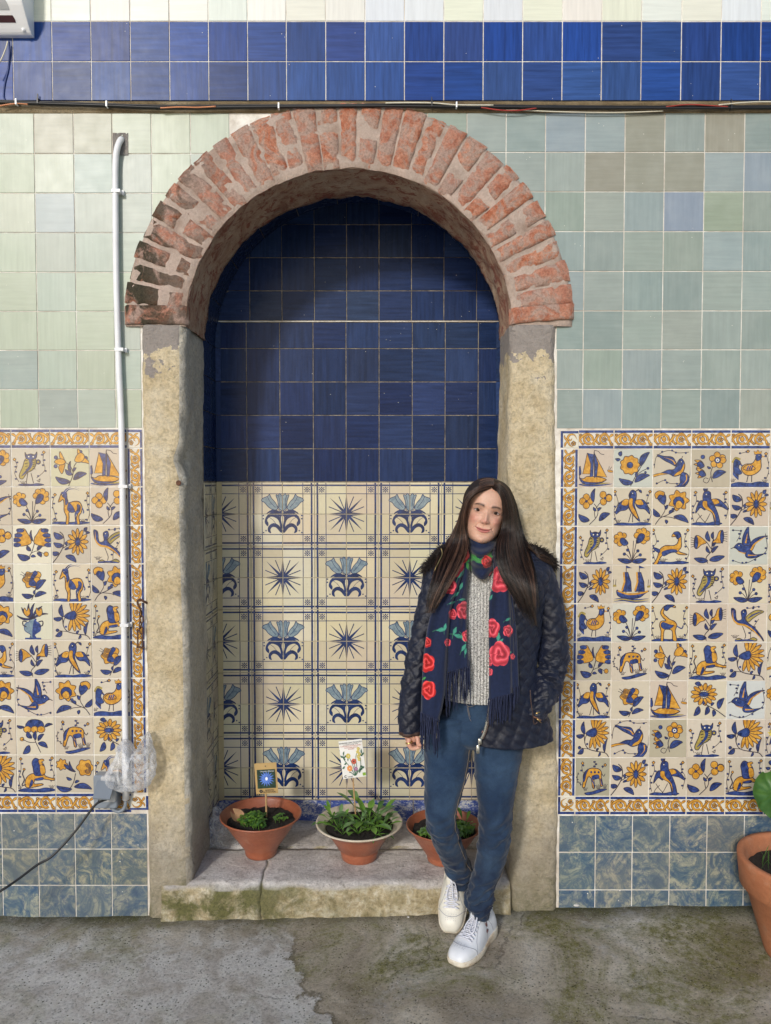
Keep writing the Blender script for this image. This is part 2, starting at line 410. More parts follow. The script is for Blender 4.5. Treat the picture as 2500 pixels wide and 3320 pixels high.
# moss line along the foot of the wall
near = t.ramp(t.math('ADD', t.math('MULTIPLY', xyz[1], -1.0), t.math('MULTIPLY', t.math('SUBTRACT', fine, 0.5), 0.16)), [(0.0, 1.0), (0.10, 0.0)])
c = t.mix(t.math('MULTIPLY', near, 0.85), c, t.mix(g, (0.025, 0.028, 0.010), (0.10, 0.10, 0.035)))
c = t.mix(t.ramp(fine, [(0.58, 0.0), (0.70, 0.6)]), c, (0.065, 0.055, 0.04))
c = t.mix(t.ramp(t.noise(v, 42, 6, 0.7), [(0.64, 0.0), (0.70, 0.55)]), c, (0.50, 0.47, 0.42))
pt = t.voro(v, 75); pg = t.ramp(m, [(0.42, 0.0), (0.56, 1.0)]); c = t.mix(t.math('MULTIPLY', t.ramp(pt, [(0.16, 0.85), (0.26, 0.0)]), pg), c, (0.075, 0.070, 0.035))
pt2 = t.voro(v, 160); c = t.mix(t.math('MULTIPLY', t.ramp(pt2, [(0.14, 0.8), (0.24, 0.0)]), t.ramp(fine, [(0.45, 0.0), (0.55, 1.0)])), c, (0.80, 0.77, 0.72))
c = t.mix(0.8, c, t.ramp(g, [(0.38, (0.58,) * 3), (0.50, (1.15,) * 3)]), 'MULTIPLY')
cr = t.voro(t.mix(0.09, v, t.noise(v, 5, 6, 0.7, col=True)), 1.25, 'DISTANCE_TO_EDGE')
crk = t.ramp(cr, [(0.0, 1.0), (0.0035, 0.0)])
crk = t.math('MULTIPLY', crk, t.ramp(t.noise(v, 1.7, 3, 0.6), [(0.52, 0.0), (0.58, 0.5)]))
c = t.mix(crk, c, (0.03, 0.025, 0.02))
t.set('Base Color', c); t.set('Roughness', 0.9); t.set('Specular IOR Level', 0.25)
hh = t.bump(g, 1.0, 0.020, t.bump(fine, 0.7, 0.02)); t.set('Normal', t.bump(t.math('SUBTRACT', 1.0, crk), 0.8, 0.01, hh)); M['concrete'] = t.mat

# ------------------------------------------------------------------ painted tiles: every motif is drawn as shapes lying on the glaze
PM = ['glaze_picture', 'paint_blue', 'paint_line', 'paint_yellow', 'paint_olive', 'paint_pale', 'paint_navy', 'paint_white']
PI_ = {k: i for i, k in enumerate(PM)}
BL, LN, YE, OL, PA, NV, WH = 'paint_blue', 'paint_line', 'paint_yellow', 'paint_olive', 'paint_pale', 'paint_navy', 'paint_white'
def clip_poly(p, x0, x1, y0, y1):
    for ax, lim, sg in ((0, x0, 1), (0, x1, -1), (1, y0, 1), (1, y1, -1)):
        o = []
        for i in range(len(p)):
            a, b = p[i - 1], p[i]; da, db = (a[ax] - lim) * sg, (b[ax] - lim) * sg
            if da >= 0: o.append(a)
            if (da >= 0) != (db >= 0):
                t = da / (da - db); o.append((a[0] + (b[0] - a[0]) * t, a[1] + (b[1] - a[1]) * t))
        # keep order: a then crossing
        p = o
        if len(p) < 3: return []
    return p
class Art:
    def __init__(s, seed=1): s.q = []; s.r = random.Random(seed); s.layer = 0
    def fill(s, pts, m, outline=0.011, om=LN, smooth=True, n=4):
        P = [(float(a), float(b)) for a, b in pts]
        if smooth: P = [(v.x, v.y) for v in spline([(a, b, 0) for a, b in P], n, True)]
        s.layer += 1
        try:
            tri = geometry.tessellate_polygon([[Vector((a, b, 0)) for a, b in P]])
            for t_ in tri: s.q.append(([P[k] for k in t_], m, s.layer))
        except Exception: pass
        if outline: s.line(P + [P[0]], outline, om, smooth=False)
    def line(s, pts, w=0.013, m=LN, smooth=True, n=5, taper=False):
        w = w * 1.3 + .003
        P = [Vector((a, b, 0)) for a, b in pts]
        if smooth and len(P) > 2: P = spline(P, n)
        s.layer += 1; N = len(P); L = []; Rr = []
        for i in range(N):
            t = P[min(N-1, i+1)] - P[max(0, i-1)]
            if i == N - 1 and (P[0] - P[-1]).length < 1e-6: t = P[1] - P[-2]
            if i == 0 and (P[0] - P[-1]).length < 1e-6: t = P[1] - P[-2]
            if t.length < 1e-9: t = Vector((1, 0, 0))
            t.normalize(); nn = Vector((-t.y, t.x, 0))
            ww = w * 0.5 * (1 if not taper else max(0.12, 1 - i / (N - 1)) if taper == 1 else max(0.15, math.sin(math.pi * (i + 0.3) / N)))
            L.append(P[i] + nn * ww); Rr.append(P[i] - nn * ww)
        for i in range(N - 1):
            s.q.append(([(L[i].x, L[i].y), (Rr[i].x, Rr[i].y), (Rr[i+1].x, Rr[i+1].y), (L[i+1].x, L[i+1].y)], m, s.layer))
    def rect(s, x0, y0, x1, y1, m): s.layer += 1; s.q.append(([(x0, y0), (x1, y0), (x1, y1), (x0, y1)], m, s.layer))
    def disc(s, x, y, r, m, outline=0.0, ry=None, n=9):
        s.fill([(x + r * math.cos(k), y + (ry or r) * math.sin(k)) for k in [2 * math.pi * j / n for j in range(n)]], m, outline, smooth=False)
    def leaf(s, x, y, a, L, Wd, m=BL, o=0.010, bend=0.15):
        a = R(a); c, d = math.cos(a), math.sin(a)
        def T(u, v): v = v + bend * L * math.sin(math.pi * u * 0.9); return (x + c * u * L - d * v, y + d * u * L + c * v)
        s.fill([T(0, 0), T(.22, Wd * .42), T(.5, Wd * .5), T(.78, Wd * .32), T(1.0, 0), T(.8, -Wd * .28), T(.5, -Wd * .5), T(.22, -Wd * .40)], m, o, n=3)
        if L > 0.14: s.line([T(0.05, 0), T(.5, 0), T(.85, 0)], 0.007, LN)
    def petals(s, x, y, n, r0, r1, Wd, m=YE, a0=0, a1=360, sx=1.0, sy=1.0):
        for i in range(n):
            a = R(a0 + (a1 - a0) * i / (n if a1 - a0 >= 360 else n - 1)); c, d = math.cos(a), math.sin(a)
            def T(u, v): return (x + sx * (c * u - d * v), y + sy * (d * u + c * v))
            s.fill([T(r0, 0), T(lerp(r0, r1, .4), Wd * .5), T(lerp(r0, r1, .8), Wd * .42), T(r1, 0), T(lerp(r0, r1, .8), -Wd * .42), T(lerp(r0, r1, .4), -Wd * .5)], m, 0.010, n=3)
    def blobflower(s, x, y, r, lobes=7, m=YE, amp=0.16):
        s.fill([(x + r * (1 + amp * math.cos(lobes * k)) * math.cos(k), y + r * (1 + amp * math.cos(lobes * k)) * math.sin(k)) for k in [2 * math.pi * j / (lobes * 4) for j in range(lobes * 4)]], m, n=2)
    def vine(s, pts, m=BL, k=5, sz=0.026, top=True):
        P = spline([(a, b, 0) for a, b in pts], 8); s.line([(p.x, p.y) for p in P], 0.009, LN, smooth=False)
        for i in range(k):
            p = P[int((i + .7) / (k + .3) * (len(P) - 1))]; sd_ = 1 if i % 2 else -1
            s.disc(p.x + sd_ * sz * 1.3, p.y + s.r.uniform(-.01, .01), sz, m, 0.006, ry=sz * .8, n=7)
        if top: s.blobflower(P[-1].x, P[-1].y, 0.032, 4)
    def grass(s, x, y, n=4, h=.09):
        for i in range(n):
            q = (i - (n - 1) / 2); s.line([(x + q * .018, y), (x + q * .03, y + h * .6), (x + q * .05, y + h * (1 - abs(q) * .12))], 0.008, LN)
    def ground(s, x0, x1, y, h=.05):
        s.fill([(x0, y), (lerp(x0, x1, .2), y + h * .8), (lerp(x0, x1, .5), y + h * .5), (lerp(x0, x1, .75), y + h), (x1, y + h * .2), (lerp(x0, x1, .6), y - h * .5), (lerp(x0, x1, .25), y - h * .35)], BL, 0.008, om=NV)
        s.line([(lerp(x0, x1, .1), y - h * .9), (lerp(x0, x1, .5), y - h * .6), (lerp(x0, x1, .95), y - h * .9)], 0.03, BL, taper=2)
    def mirror(s):
        s.q = [([(1 - a, b) for a, b in p][::-1], m, l) for p, m, l in s.q]; return s

def m_daisy(a):
    a.line([(.04, .04), (.20, .25), (.32, .50), (.31, .72), (.22, .82)], .016); a.line([(.28, .40), (.48, .52), (.58, .56)], .014)
    for x, y, g, L, w_ in ((.30, .66, 145, .26, .15), (.30, .47, 160, .24, .12), (.20, .28, 170, .19, .11), (.36, .22, -35, .30, .13), (.38, .48, 75, .10, .06), (.34, .37, 10, .14, .05), (.84, .82, 60, .12, .08), (.86, .78, 5, .10, .06)): a.leaf(x, y, g, L, w_)
    a.petals(.66, .57, 12, .07, .30, .085, YE, sx=.88, sy=1.12); a.disc(.66, .57, .055, BL, .012, ry=.11)
def m_daisy_side(a):
    a.line([(.94, .03), (.84, .14), (.60, .18), (.38, .24), (.28, .38), (.26, .58)], .015)
    a.leaf(.27, .60, 92, .32, .11); a.leaf(.26, .58, 178, .24, .10); a.leaf(.24, .24, 215, .20, .11); a.disc(.13, .27, .04, BL, .008); a.leaf(.60, .18, 50, .10, .05); a.leaf(.70, .16, -120, .12, .05); a.leaf(.82, .16, 75, .32, .08); a.disc(.34, .36, .03, BL)
    a.line([(.13, .27), (.25, .25), (.38, .24)], .01)
    a.petals(.52, .66, 11, .06, .42, .085, YE, a0=-105, a1=98)
    a.fill([(.30, .62), (.38, .70), (.54, .76), (.60, .68), (.58, .58), (.50, .54), (.38, .56)], BL)
    a.line([(.27, .40), (.29, .52), (.33, .60)], .013)
def m_sunflower(a):
    a.petals(.42, .64, 13, .10, .33, .10, YE, sy=.86); a.disc(.42, .64, .12, BL, .012, ry=.06)
    a.line([(.96, .08), (.74, .24), (.52, .36), (.42, .44), (.40, .54)], .015)
    for x, y, g, L, w_ in ((.30, .34, -120, .26, .13), (.52, .34, -110, .22, .11), (.66, .26, -95, .17, .09), (.78, .28, 60, .30, .13), (.20, .92, -30, .16, .10), (.40, .48, -90, .10, .05), (.60, .36, 40, .10, .06)): a.leaf(x, y, g, L, w_)
def m_carnation(a):
    for p in ([(.50, .10), (.44, .34), (.36, .52)], [(.50, .10), (.56, .38), (.60, .58)], [(.50, .10), (.38, .26), (.31, .28)], [(.50, .10), (.44, .30), (.40, .38)], [(.50, .10), (.57, .28), (.64, .36)], [(.50, .10), (.60, .22), (.70, .26)], [(.50, .1), (.52, .4), (.53, .62)]): a.line(p, .011)
    for x, y in ((.31, .29), (.39, .39), (.64, .37), (.70, .27)): a.disc(x, y, .036, BL, .008)
    a.leaf(.50, .10, 168, .36, .12, bend=.05); a.leaf(.50, .10, 12, .36, .12, bend=-.05)
    for cx, cy, s_, fl in ((.22, .66, 1, -1), (.74, .74, 1.12, 1)):
        for k in range(6):
            an = R(50 + 52 * k) if fl < 0 else R(-75 + 50 * k)
            a.disc(cx + .115 * s_ * math.cos(an), cy + .115 * s_ * math.sin(an), .070 * s_, YE, .010, n=8)
        a.disc(cx, cy, .10 * s_, YE, 0)
        if fl < 0: a.fill([(.40, .56), (.30, .68), (.22, .68), (.20, .60), (.26, .52), (.32, .50)], BL)
        else: a.fill([(.60, .56), (.62, .70), (.70, .80), (.80, .76), (.78, .66), (.70, .58)], BL)
def m_twin(a):
    a.line([(.34, .06), (.54, .26), (.56, .44), (.46, .58)], .013); a.line([(.50, .22), (.48, .40), (.62, .60)], .013)
    for cx, cy in ((.25, .64), (.76, .72)):
        for k in range(4): a.disc(cx + .085 * math.cos(R(45 + 90 * k)), cy + .085 * math.sin(R(45 + 90 * k)), .026, BL, .006)
        a.petals(cx, cy, 4, .0, .19, .17, YE, a0=0 + 8 * (cx > .5)); a.disc(cx, cy, .03, BL, .010)
    a.leaf(.44, .62, 80, .34, .11); a.leaf(.34, .16, 150, .34, .15); a.leaf(.60, .16, 28, .34, .15); a.leaf(.52, .40, 125, .12, .06); a.leaf(.56, .40, 35, .13, .06)
def m_tulip_pair(a):
    a.line([(.46, .04), (.56, .28), (.60, .52), (.66, .62)], .014); a.line([(.58, .34), (.52, .52), (.40, .62)], .012)
    for sx, cx, cy in ((-1, .28, .64), (1, .72, .72)):
        for x, y in ((-.12, .11), (-.13, -.11)) if sx < 0 else ((.04, .17), (.17, .02)): a.disc(cx + x, cy + y, .045, BL, .010)
        a.fill([(cx - .02, cy + .26), (cx - .03, cy + .12), (cx + .06, cy + .02), (cx + .10, cy + .0), (cx + .05, cy + .14)], YE)
        a.fill([(cx + .02, cy - .30), (cx - .06, cy - .14), (cx + .02, cy - .04), (cx + .10, cy - .02), (cx + .08, cy - .16)], YE) if sx < 0 else a.fill([(cx + .28, cy - .13), (cx + .16, cy - .10), (cx + .02, cy - .07), (cx + .10, cy + .03), (cx + .2, cy - .02)], YE)
        a.fill([(cx - .16, cy), (cx - .08, cy + .07), (cx + .04, cy + .07), (cx + .12, cy), (cx + .04, cy - .07), (cx - .08, cy - .06)] if sx < 0 else [(cx - .10, cy - .06), (cx - .06, cy + .07), (cx + .04, cy + .15), (cx + .13, cy + .09), (cx + .12, cy - .02), (cx + .02, cy - .09)], YE)
    a.leaf(.52, .36, 88, .30, .07); a.leaf(.50, .14, 158, .38, .15); a.leaf(.58, .20, 22, .36, .15); a.leaf(.56, .32, 140, .22, .10); a.leaf(.58, .40, 50, .12, .06)
def m_tulip_blue(a):
    a.line([(.36, .10), (.48, .30), (.56, .56), (.56, .70)], .014); a.line([(.46, .28), (.62, .34), (.80, .26)], .01)
    for cx, sx in ((.30, -1), (.72, 1)):
        cy = .66
        a.fill([(cx + .16 * -sx, cy - .14), (cx + .10 * sx, cy - .20), (cx + .20 * sx, cy - .06), (cx + .22 * sx, cy + .06), (cx + .13 * sx, cy + .16), (cx, cy + .24), (cx - .10 * sx, cy + .10), (cx - .16 * sx, cy)], YE)
        for k in range(4):
            yy = cy + .17 - .12 * k; xx = cx + (.06 + .045 * k) * sx - (.05 * sx if k == 3 else 0)
            a.fill([(xx + .12 * sx, yy + .05), (xx, yy + .07), (xx - .07 * sx, yy + .02), (xx + .0 * sx, yy - .03), (xx + .10 * sx, yy - .02)], BL, .006)
    a.leaf(.52, .58, 95, .28, .05); a.leaf(.44, .16, 160, .32, .16); a.leaf(.46, .34, 120, .16, .09); a.leaf(.62, .36, 35, .17, .08); a.leaf(.62, .30, -50, .15, .09); a.leaf(.46, .2, -5, .12, .06); a.disc(.84, .26, .058, YE, .010)
def m_trumpet(a):
    a.line([(.46, .06), (.42, .20), (.54, .36), (.56, .56), (.60, .66)], .014); a.line([(.54, .42), (.46, .54), (.42, .60)], .012)
    a.fill([(.14, .72), (.24, .74), (.42, .58), (.30, .52), (.18, .42), (.12, .50)], YE); a.disc(.17, .58, .045, BL, .010, ry=.16)
    a.fill([(.56, .58), (.66, .68), (.72, .84), (.80, .86), (.82, .60), (.70, .56)], YE); a.disc(.80, .72, .045, BL, .010, ry=.17)
    for k in range(5): a.line([(.16, .50 + .04 * k), (.04, .46 + .06 * k)], .008, smooth=False); a.line([(.80, .64 + .04 * k), (.93, .60 + .06 * k)], .008, smooth=False)
    a.leaf(.50, .60, 100, .26, .10); a.leaf(.58, .66, 85, .18, .07); a.leaf(.46, .12, 168, .34, .13, bend=.05); a.leaf(.50, .14, 15, .38, .14, bend=-.02); a.leaf(.50, .32, 110, .18, .07); a.leaf(.56, .32, 45, .22, .08); a.leaf(.58, .48, 50, .12, .06)
def m_bigbloom(a):
    a.line([(.10, .06), (.22, .22), (.40, .30), (.58, .40)], .014); a.line([(.22, .22), (.34, .42), (.30, .60)], .012); a.line([(.28, .26), (.50, .24), (.60, .20)], .011)
    a.blobflower(.68, .66, .23, 7, YE, .17); a.disc(.68, .62, .14, BL, .012); a.fill([(.60, .50), (.62, .62), (.70, .66), (.78, .58), (.76, .50), (.68, .46)], YE)
    a.fill([(.30, .56), (.14, .72), (.22, .84), (.34, .80), (.36, .66)], BL); a.fill([(.12, .70), (.08, .82), (.18, .90), (.32, .86), (.30, .78), (.20, .80)], YE)
    for x, y, g, L, w_ in ((.22, .26, 130, .26, .12), (.56, .26, -25, .40, .14), (.36, .44, 60, .12, .07), (.44, .34, 30, .12, .07), (.36, .18, -80, .10, .07)): a.leaf(x, y, g, L, w_)
    a.disc(.54, .44, .035, BL, .008)
def m_rose(a):
    a.line([(.46, .08), (.54, .26), (.58, .44)], .013); a.blobflower(.46, .58, .20, 6, YE, .13); a.disc(.62, .70, .09, YE, .01); a.disc(.60, .56, .09, YE, .01)
    a.fill([(.62, .74), (.54, .80), (.44, .62), (.40, .46), (.54, .42), (.58, .5), (.52, .6)], BL, .006)
    for r_ in (.13, .10, .07, .04): a.line([(.40 + r_ * math.cos(k), .64 + r_ * .8 * math.sin(k)) for k in [R(20 + 300 * j / 8) for j in range(9)]], .009)
    a.line([(.30, .72), (.22, .78)], .008); a.line([(.28, .68), (.19, .72)], .008)
    a.leaf(.58, .34, 42, .34, .15); a.leaf(.50, .18, 168, .28, .12); a.leaf(.54, .16, 15, .30, .11); a.leaf(.54, .22, 90, .10, .05)
def m_rose_pair(a):
    a.line([(.32, .06), (.46, .28), (.52, .52)], .013)
    a.blobflower(.18, .74, .13, 7, YE, .16); a.fill([(.24, .74), (.36, .70), (.52, .56), (.40, .58), (.28, .66)], BL)
    a.blobflower(.76, .66, .20, 6, YE, .12)
    for r_ in (.13, .10, .07, .04): a.line([(.82 + r_ * .6 * math.cos(k), .64 + r_ * math.sin(k)) for k in [R(200 + 300 * j / 8) for j in range(9)]], .009)
    a.leaf(.48, .56, 110, .28, .06); a.leaf(.42, .12, 165, .40, .13); a.leaf(.48, .18, -10, .44, .14); a.leaf(.42, .36, 150, .14, .07); a.leaf(.50, .28, 20, .12, .06)
def m_round(a):
    a.line([(.44, .06), (.56, .30), (.70, .56)], .013); a.blobflower(.42, .58, .23, 9, YE, .08); a.disc(.42, .58, .075, BL, .012)
    a.leaf(.68, .56, 55, .40, .15); a.leaf(.50, .14, 160, .36, .14); a.leaf(.54, .16, 22, .40, .15); a.leaf(.18, .80, 75, .12, .09); a.leaf(.18, .72, 170, .12, .07); a.disc(.86, .50, .03, BL, .008); a.disc(.80, .40, .026, BL, .008); a.line([(.56, .30), (.7, .42), (.86, .5)], .01); a.leaf(.58, .28, 75, .14, .06)
def m_star(a):
    a.line([(.54, .16), (.50, .40), (.58, .60)], .013); a.line([(.50, .30), (.42, .14), (.32, .18), (.36, .26), (.44, .24)], .01)
    a.petals(.66, .70, 6, .03, .21, .15, YE, a0=30); a.disc(.66, .70, .075, BL, .012); a.disc(.66, .70, .045, WH); a.disc(.66, .70, .02, LN)
    a.disc(.30, .78, .05, BL, .010)
    for cx, cy in ((.20, .60), (.24, .38)): a.fill([(cx + .14, cy - .04), (cx + .05, cy + .09), (cx - .10, cy + .10), (cx - .03, cy + .03), (cx - .12, cy), (cx - .03, cy - .05), (cx - .06, cy - .12), (cx + .06, cy - .10)], YE); a.fill([(cx + .14, cy - .04), (cx + .04, cy + .07), (cx - .04, cy), (cx + .04, cy - .09)], BL)
    a.leaf(.54, .26, 22, .36, .16); a.leaf(.5, .5, 150, .1, .05)
def m_peony(a):
    a.line([(.62, .08), (.52, .30), (.44, .50)], .013)
    a.fill([(.26, .74), (.34, .88), (.50, .91), (.66, .86), (.70, .74), (.5, .70)], BL)
    for x in (.30, .48, .64): a.disc(x, .66, .10, YE, .011, ry=.085)
    a.leaf(.22, .72, 165, .20, .07); a.leaf(.72, .72, 15, .22, .07); a.leaf(.40, .44, 120, .20, .11); a.leaf(.50, .40, 85, .22, .09); a.leaf(.56, .38, 45, .22, .09); a.leaf(.56, .32, -30, .26, .12); a.leaf(.34, .26, -130, .26, .14); a.disc(.16, .42, .05, YE, .01); a.line([(.16, .42), (.34, .34), (.5, .34)], .011)
def m_vase(a):
    a.fill([(.40, .06), (.42, .16), (.28, .26), (.28, .42), (.40, .50), (.40, .56), (.56, .56), (.56, .50), (.66, .42), (.66, .26), (.52, .16), (.56, .06)], PA, .011, om=BL)
    a.fill([(.48, .06), (.46, .2), (.50, .5), (.56, .56), (.56, .5), (.66, .4), (.64, .24), (.53, .15), (.56, .06)], BL, 0); a.line([(.28, .06), (.68, .06)], .03, BL, smooth=False)
    for sx in (-1, 1): a.line([(.48 + sx * .14, .48), (.48 + sx * .24, .50), (.48 + sx * .24, .40), (.48 + sx * .16, .36)], .02, LN)
    for x, g, w_ in ((.30, 130, .05), (.42, 100, .06), (.54, 80, .06), (.66, 50, .05), (.36, 165, .05), (.60, 15, .05)): a.leaf(.48, .56, g, .40, w_)
    for x in (.34, .64): a.fill([(x, .62), (x - .08, .72), (x - .06, .84), (x, .76), (x + .05, .85), (x + .08, .70)], YE)
def m_boat(a):
    a.fill([(.02, .10), (.3, .13), (.6, .10), (.96, .12), (.7, .07), (.3, .05)], BL, 0); a.fill([(.10, .10), (.5, .14), (.9, .14), (.6, .10)], OL, 0)
    a.fill([(.06, .26), (.16, .24), (.28, .30), (.60, .28), (.78, .22), (.62, .15), (.36, .12), (.16, .16)], YE, .012)
    a.fill([(.05, .27), (.18, .18), (.40, .15), (.66, .16), (.80, .22), (.62, .13), (.34, .10), (.14, .13)], BL, .008)
    a.fill([(.26, .88), (.20, .60), (.14, .36), (.34, .36), (.40, .60), (.40, .76)], YE, .012, smooth=False)
    a.fill([(.26, .88), (.44, .84), (.42, .30), (.34, .28), (.36, .60)], BL, .010, smooth=False)
    a.fill([(.46, .86), (.50, .60), (.48, .28), (.56, .30), (.80, .28), (.66, .52)], YE, .012, smooth=False)
    a.fill([(.44, .90), (.56, .62), (.52, .28), (.46, .28)], BL, .008, smooth=False)
    a.line([(.46, .26), (.45, .94)], .014); a.line([(.45, .94), (.56, .92), (.62, .86), (.72, .84)], .010)
    a.line([(.06, .26), (.08, .56)], .012); a.fill([(.07, .54), (.0, .48), (.02, .34), (.10, .36)], BL); a.fill([(.82, .46), (.95, .44), (.95, .40), (.84, .41)], YE, .006); a.line([(.85, .47), (.86, .55)], .008); a.line([(.88, .47), (.93, .54)], .008)
def m_boat2(a):
    for y, c_ in ((.07, BL), (.10, OL), (.13, BL)): a.line([(.06, y), (.3, y + .03), (.6, y - .01), (.92, y + .02)], .025, c_, taper=2)
    a.fill([(.14, .36), (.16, .22), (.34, .16), (.66, .16), (.84, .28), (.92, .34), (.6, .28), (.3, .28)], BL); a.line([(.16, .34), (.4, .26), (.66, .27), (.90, .33)], .03, YE)
    for x in (.34, .66): a.fill([(x - .04, .80), (x + .06, .80), (x + .14, .56), (x + .16, .32), (x - .08, .32), (x + .0, .56)], BL, .011, smooth=False); a.line([(x - .04, .80), (x - .02, .56), (x - .08, .34)], .03, YE, smooth=False); a.line([(x + .02, .28), (x + .02, .96)], .012); a.fill([(x + .02, .96), (x + .16, .90), (x + .02, .90)], BL, .006, smooth=False)
    a.line([(.0, .46), (.12, .47)], .04, OL); a.line([(.88, .44), (1.0, .46)], .04, OL)
    for x in (.04, .10, .90, .95): a.line([(x, .48), (x + .01, .62)], .008)
def bird_vines(a, full=True):
    a.vine([(.12, .10), (.04, .4), (.14, .6), (.06, .88)], k=5); a.vine([(.88, .12), (.96, .36), (.84, .60), (.92, .88)], k=5)
def m_swallow(a):
    a.vine([(.06, .5), (.12, .8), (.4, .94), (.66, .88), (.92, .9)], k=6, top=False); a.vine([(.1, .1), (.3, .2), (.5, .12), (.9, .2), (.97, .6)], k=6, top=False)
    a.fill([(.02, .28), (.24, .36), (.42, .36), (.56, .30), (.74, .36), (.82, .52), (.80, .66), (.72, .74), (.64, .66), (.56, .48), (.40, .46), (.22, .38), (.04, .34)], BL)
    a.fill([(.56, .31), (.74, .37), (.81, .52), (.80, .62), (.72, .46), (.60, .38)], YE, .006); a.fill([(.02, .28), (.2, .33), (.40, .36), (.2, .38), (.04, .34)], YE, .006)
    a.fill([(.62, .54), (.46, .62), (.30, .70), (.12, .84), (.30, .80), (.50, .78), (.58, .68)], BL); a.line([(.58, .60), (.5, .70), (.3, .77)], .03, YE, taper=1)
    a.fill([(.76, .40), (.90, .34), (.92, .18), (.78, .02), (.56, .02), (.70, .12), (.70, .26)], BL); a.line([(.86, .34), (.86, .2), (.76, .08)], .03, YE, taper=1)
    a.disc(.73, .66, .018, WH, .007); a.line([(.74, .74), (.76, .80)], .012)
def m_dive(a):
    a.vine([(.1, .88), (.3, .84), (.2, .6)], k=4, top=False); a.vine([(.1, .14), (.4, .06), (.7, .2), (.94, .4), (.9, .8)], k=8, top=False)
    a.fill([(.14, .46), (.24, .56), (.36, .54), (.48, .50), (.60, .64), (.76, .72), (.97, .74), (.76, .66), (.66, .54), (.58, .38), (.44, .30), (.30, .34), (.20, .42)], BL)
    a.line([(.24, .36), (.42, .31), (.56, .40), (.64, .54), (.9, .72)], .035, YE, taper=2)
    a.fill([(.34, .54), (.36, .76), (.48, .98), (.50, .76), (.54, .56), (.46, .50)], BL); a.line([(.42, .56), (.46, .8)], .03, YE, taper=1)
    a.fill([(.42, .30), (.52, .40), (.66, .28), (.88, .30), (.66, .20), (.46, .20)], BL, .009); a.line([(.48, .26), (.7, .26)], .03, YE, taper=1); a.disc(.26, .50, .018, WH, .006)
    a.line([(.14, .46), (.06, .42)], .012)
def m_eagle(a):
    bird_vines(a); a.ground(.04, .96, .06, .06); a.grass(.14, .1); a.grass(.84, .1)
    a.line([(.46, .34), (.40, .12)], .013); a.line([(.50, .34), (.50, .12)], .013)
    a.fill([(.40, .66), (.26, .66), (.14, .54), (.08, .32), (.20, .40), (.32, .42), (.40, .50)], BL); a.fill([(.40, .68), (.28, .68), (.22, .56), (.36, .54)], YE, .007)
    a.fill([(.58, .64), (.74, .68), (.86, .54), (.92, .32), (.80, .44), (.66, .46), (.58, .54)], BL); a.fill([(.56, .66), (.70, .68), (.76, .56), (.60, .56)], YE, .007)
    a.fill([(.40, .80), (.48, .92), (.58, .86), (.58, .70), (.54, .56), (.60, .36), (.68, .14), (.56, .24), (.44, .40), (.38, .54), (.42, .68)], BL)
    a.fill([(.42, .70), (.50, .70), (.50, .54), (.58, .38), (.64, .20), (.50, .34), (.40, .54)], YE, .007); a.disc(.49, .84, .018, WH, .006); a.line([(.56, .88), (.64, .94)], .016)
    a.leaf(.64, .92, -50, .1, .05)
def m_parrot(a):
    a.vine([(.10, .14), (.06, .4), (.16, .64), (.14, .86)], k=5); a.vine([(.88, .2), (.94, .5), (.84, .7), (.88, .86)], k=5); a.ground(.04, .80, .07, .06)
    for q in (((.2, .34), (.3, .2), (.4, .1)), ((.5, .34), (.42, .18), (.36, .1)), ((.3, .3), (.2, .2), (.16, .12))): a.line(q, .010)
    a.fill([(.34, .64), (.22, .62), (.14, .34), (.26, .48), (.38, .42)], BL)
    a.fill([(.50, .66), (.68, .70), (.86, .56), (.94, .42), (.78, .50), (.60, .54)], BL); a.fill([(.52, .68), (.66, .69), (.72, .60), (.56, .56)], YE, .007)
    a.fill([(.32, .80), (.38, .90), (.50, .86), (.52, .70), (.60, .54), (.70, .30), (.74, .06), (.62, .08), (.56, .32), (.44, .44), (.34, .52), (.32, .66)], BL)
    a.fill([(.32, .64), (.42, .64), (.44, .52), (.60, .34), (.64, .10), (.56, .34), (.40, .44), (.32, .52)], YE, .007); a.disc(.40, .81, .02, WH, .006)
    for g in (70, 95, 120): a.leaf(.40, .88, g, .12, .05)
def m_longtail(a):
    a.vine([(.5, .86), (.64, .88), (.78, .92)], k=4, top=False); a.grass(.2, .12, 5); a.fill([(.20, .06), (.3, .12), (.42, .07), (.56, .10), (.66, .14), (.74, .06), (.4, .03)], OL); a.line([(.2, .05), (.5, .07), (.72, .03)], .03, BL)
    a.line([(.38, .42), (.46, .20), (.44, .10)], .011); a.vine([(.58, .12), (.60, .32), (.70, .48), (.78, .6)], k=3, top=False)
    a.fill([(.10, .86), (.20, .82), (.22, .64), (.26, .56), (.36, .60), (.34, .78), (.44, .84), (.48, .74), (.44, .60), (.52, .50), (.70, .36), (.88, .12), (.90, .04), (.80, .18), (.60, .32), (.40, .44), (.26, .46), (.18, .54), (.12, .66)], BL)
    a.line([(.14, .82), (.15, .6), (.26, .48), (.44, .44), (.64, .32), (.84, .10)], .035, YE, taper=2)
    a.fill([(.46, .62), (.56, .74), (.74, .82), (.90, .78), (.76, .70), (.62, .60), (.52, .52)], OL); a.line([(.5, .6), (.64, .70), (.84, .78)], .025, BL, taper=2); a.disc(.40, .77, .018, WH, .006)
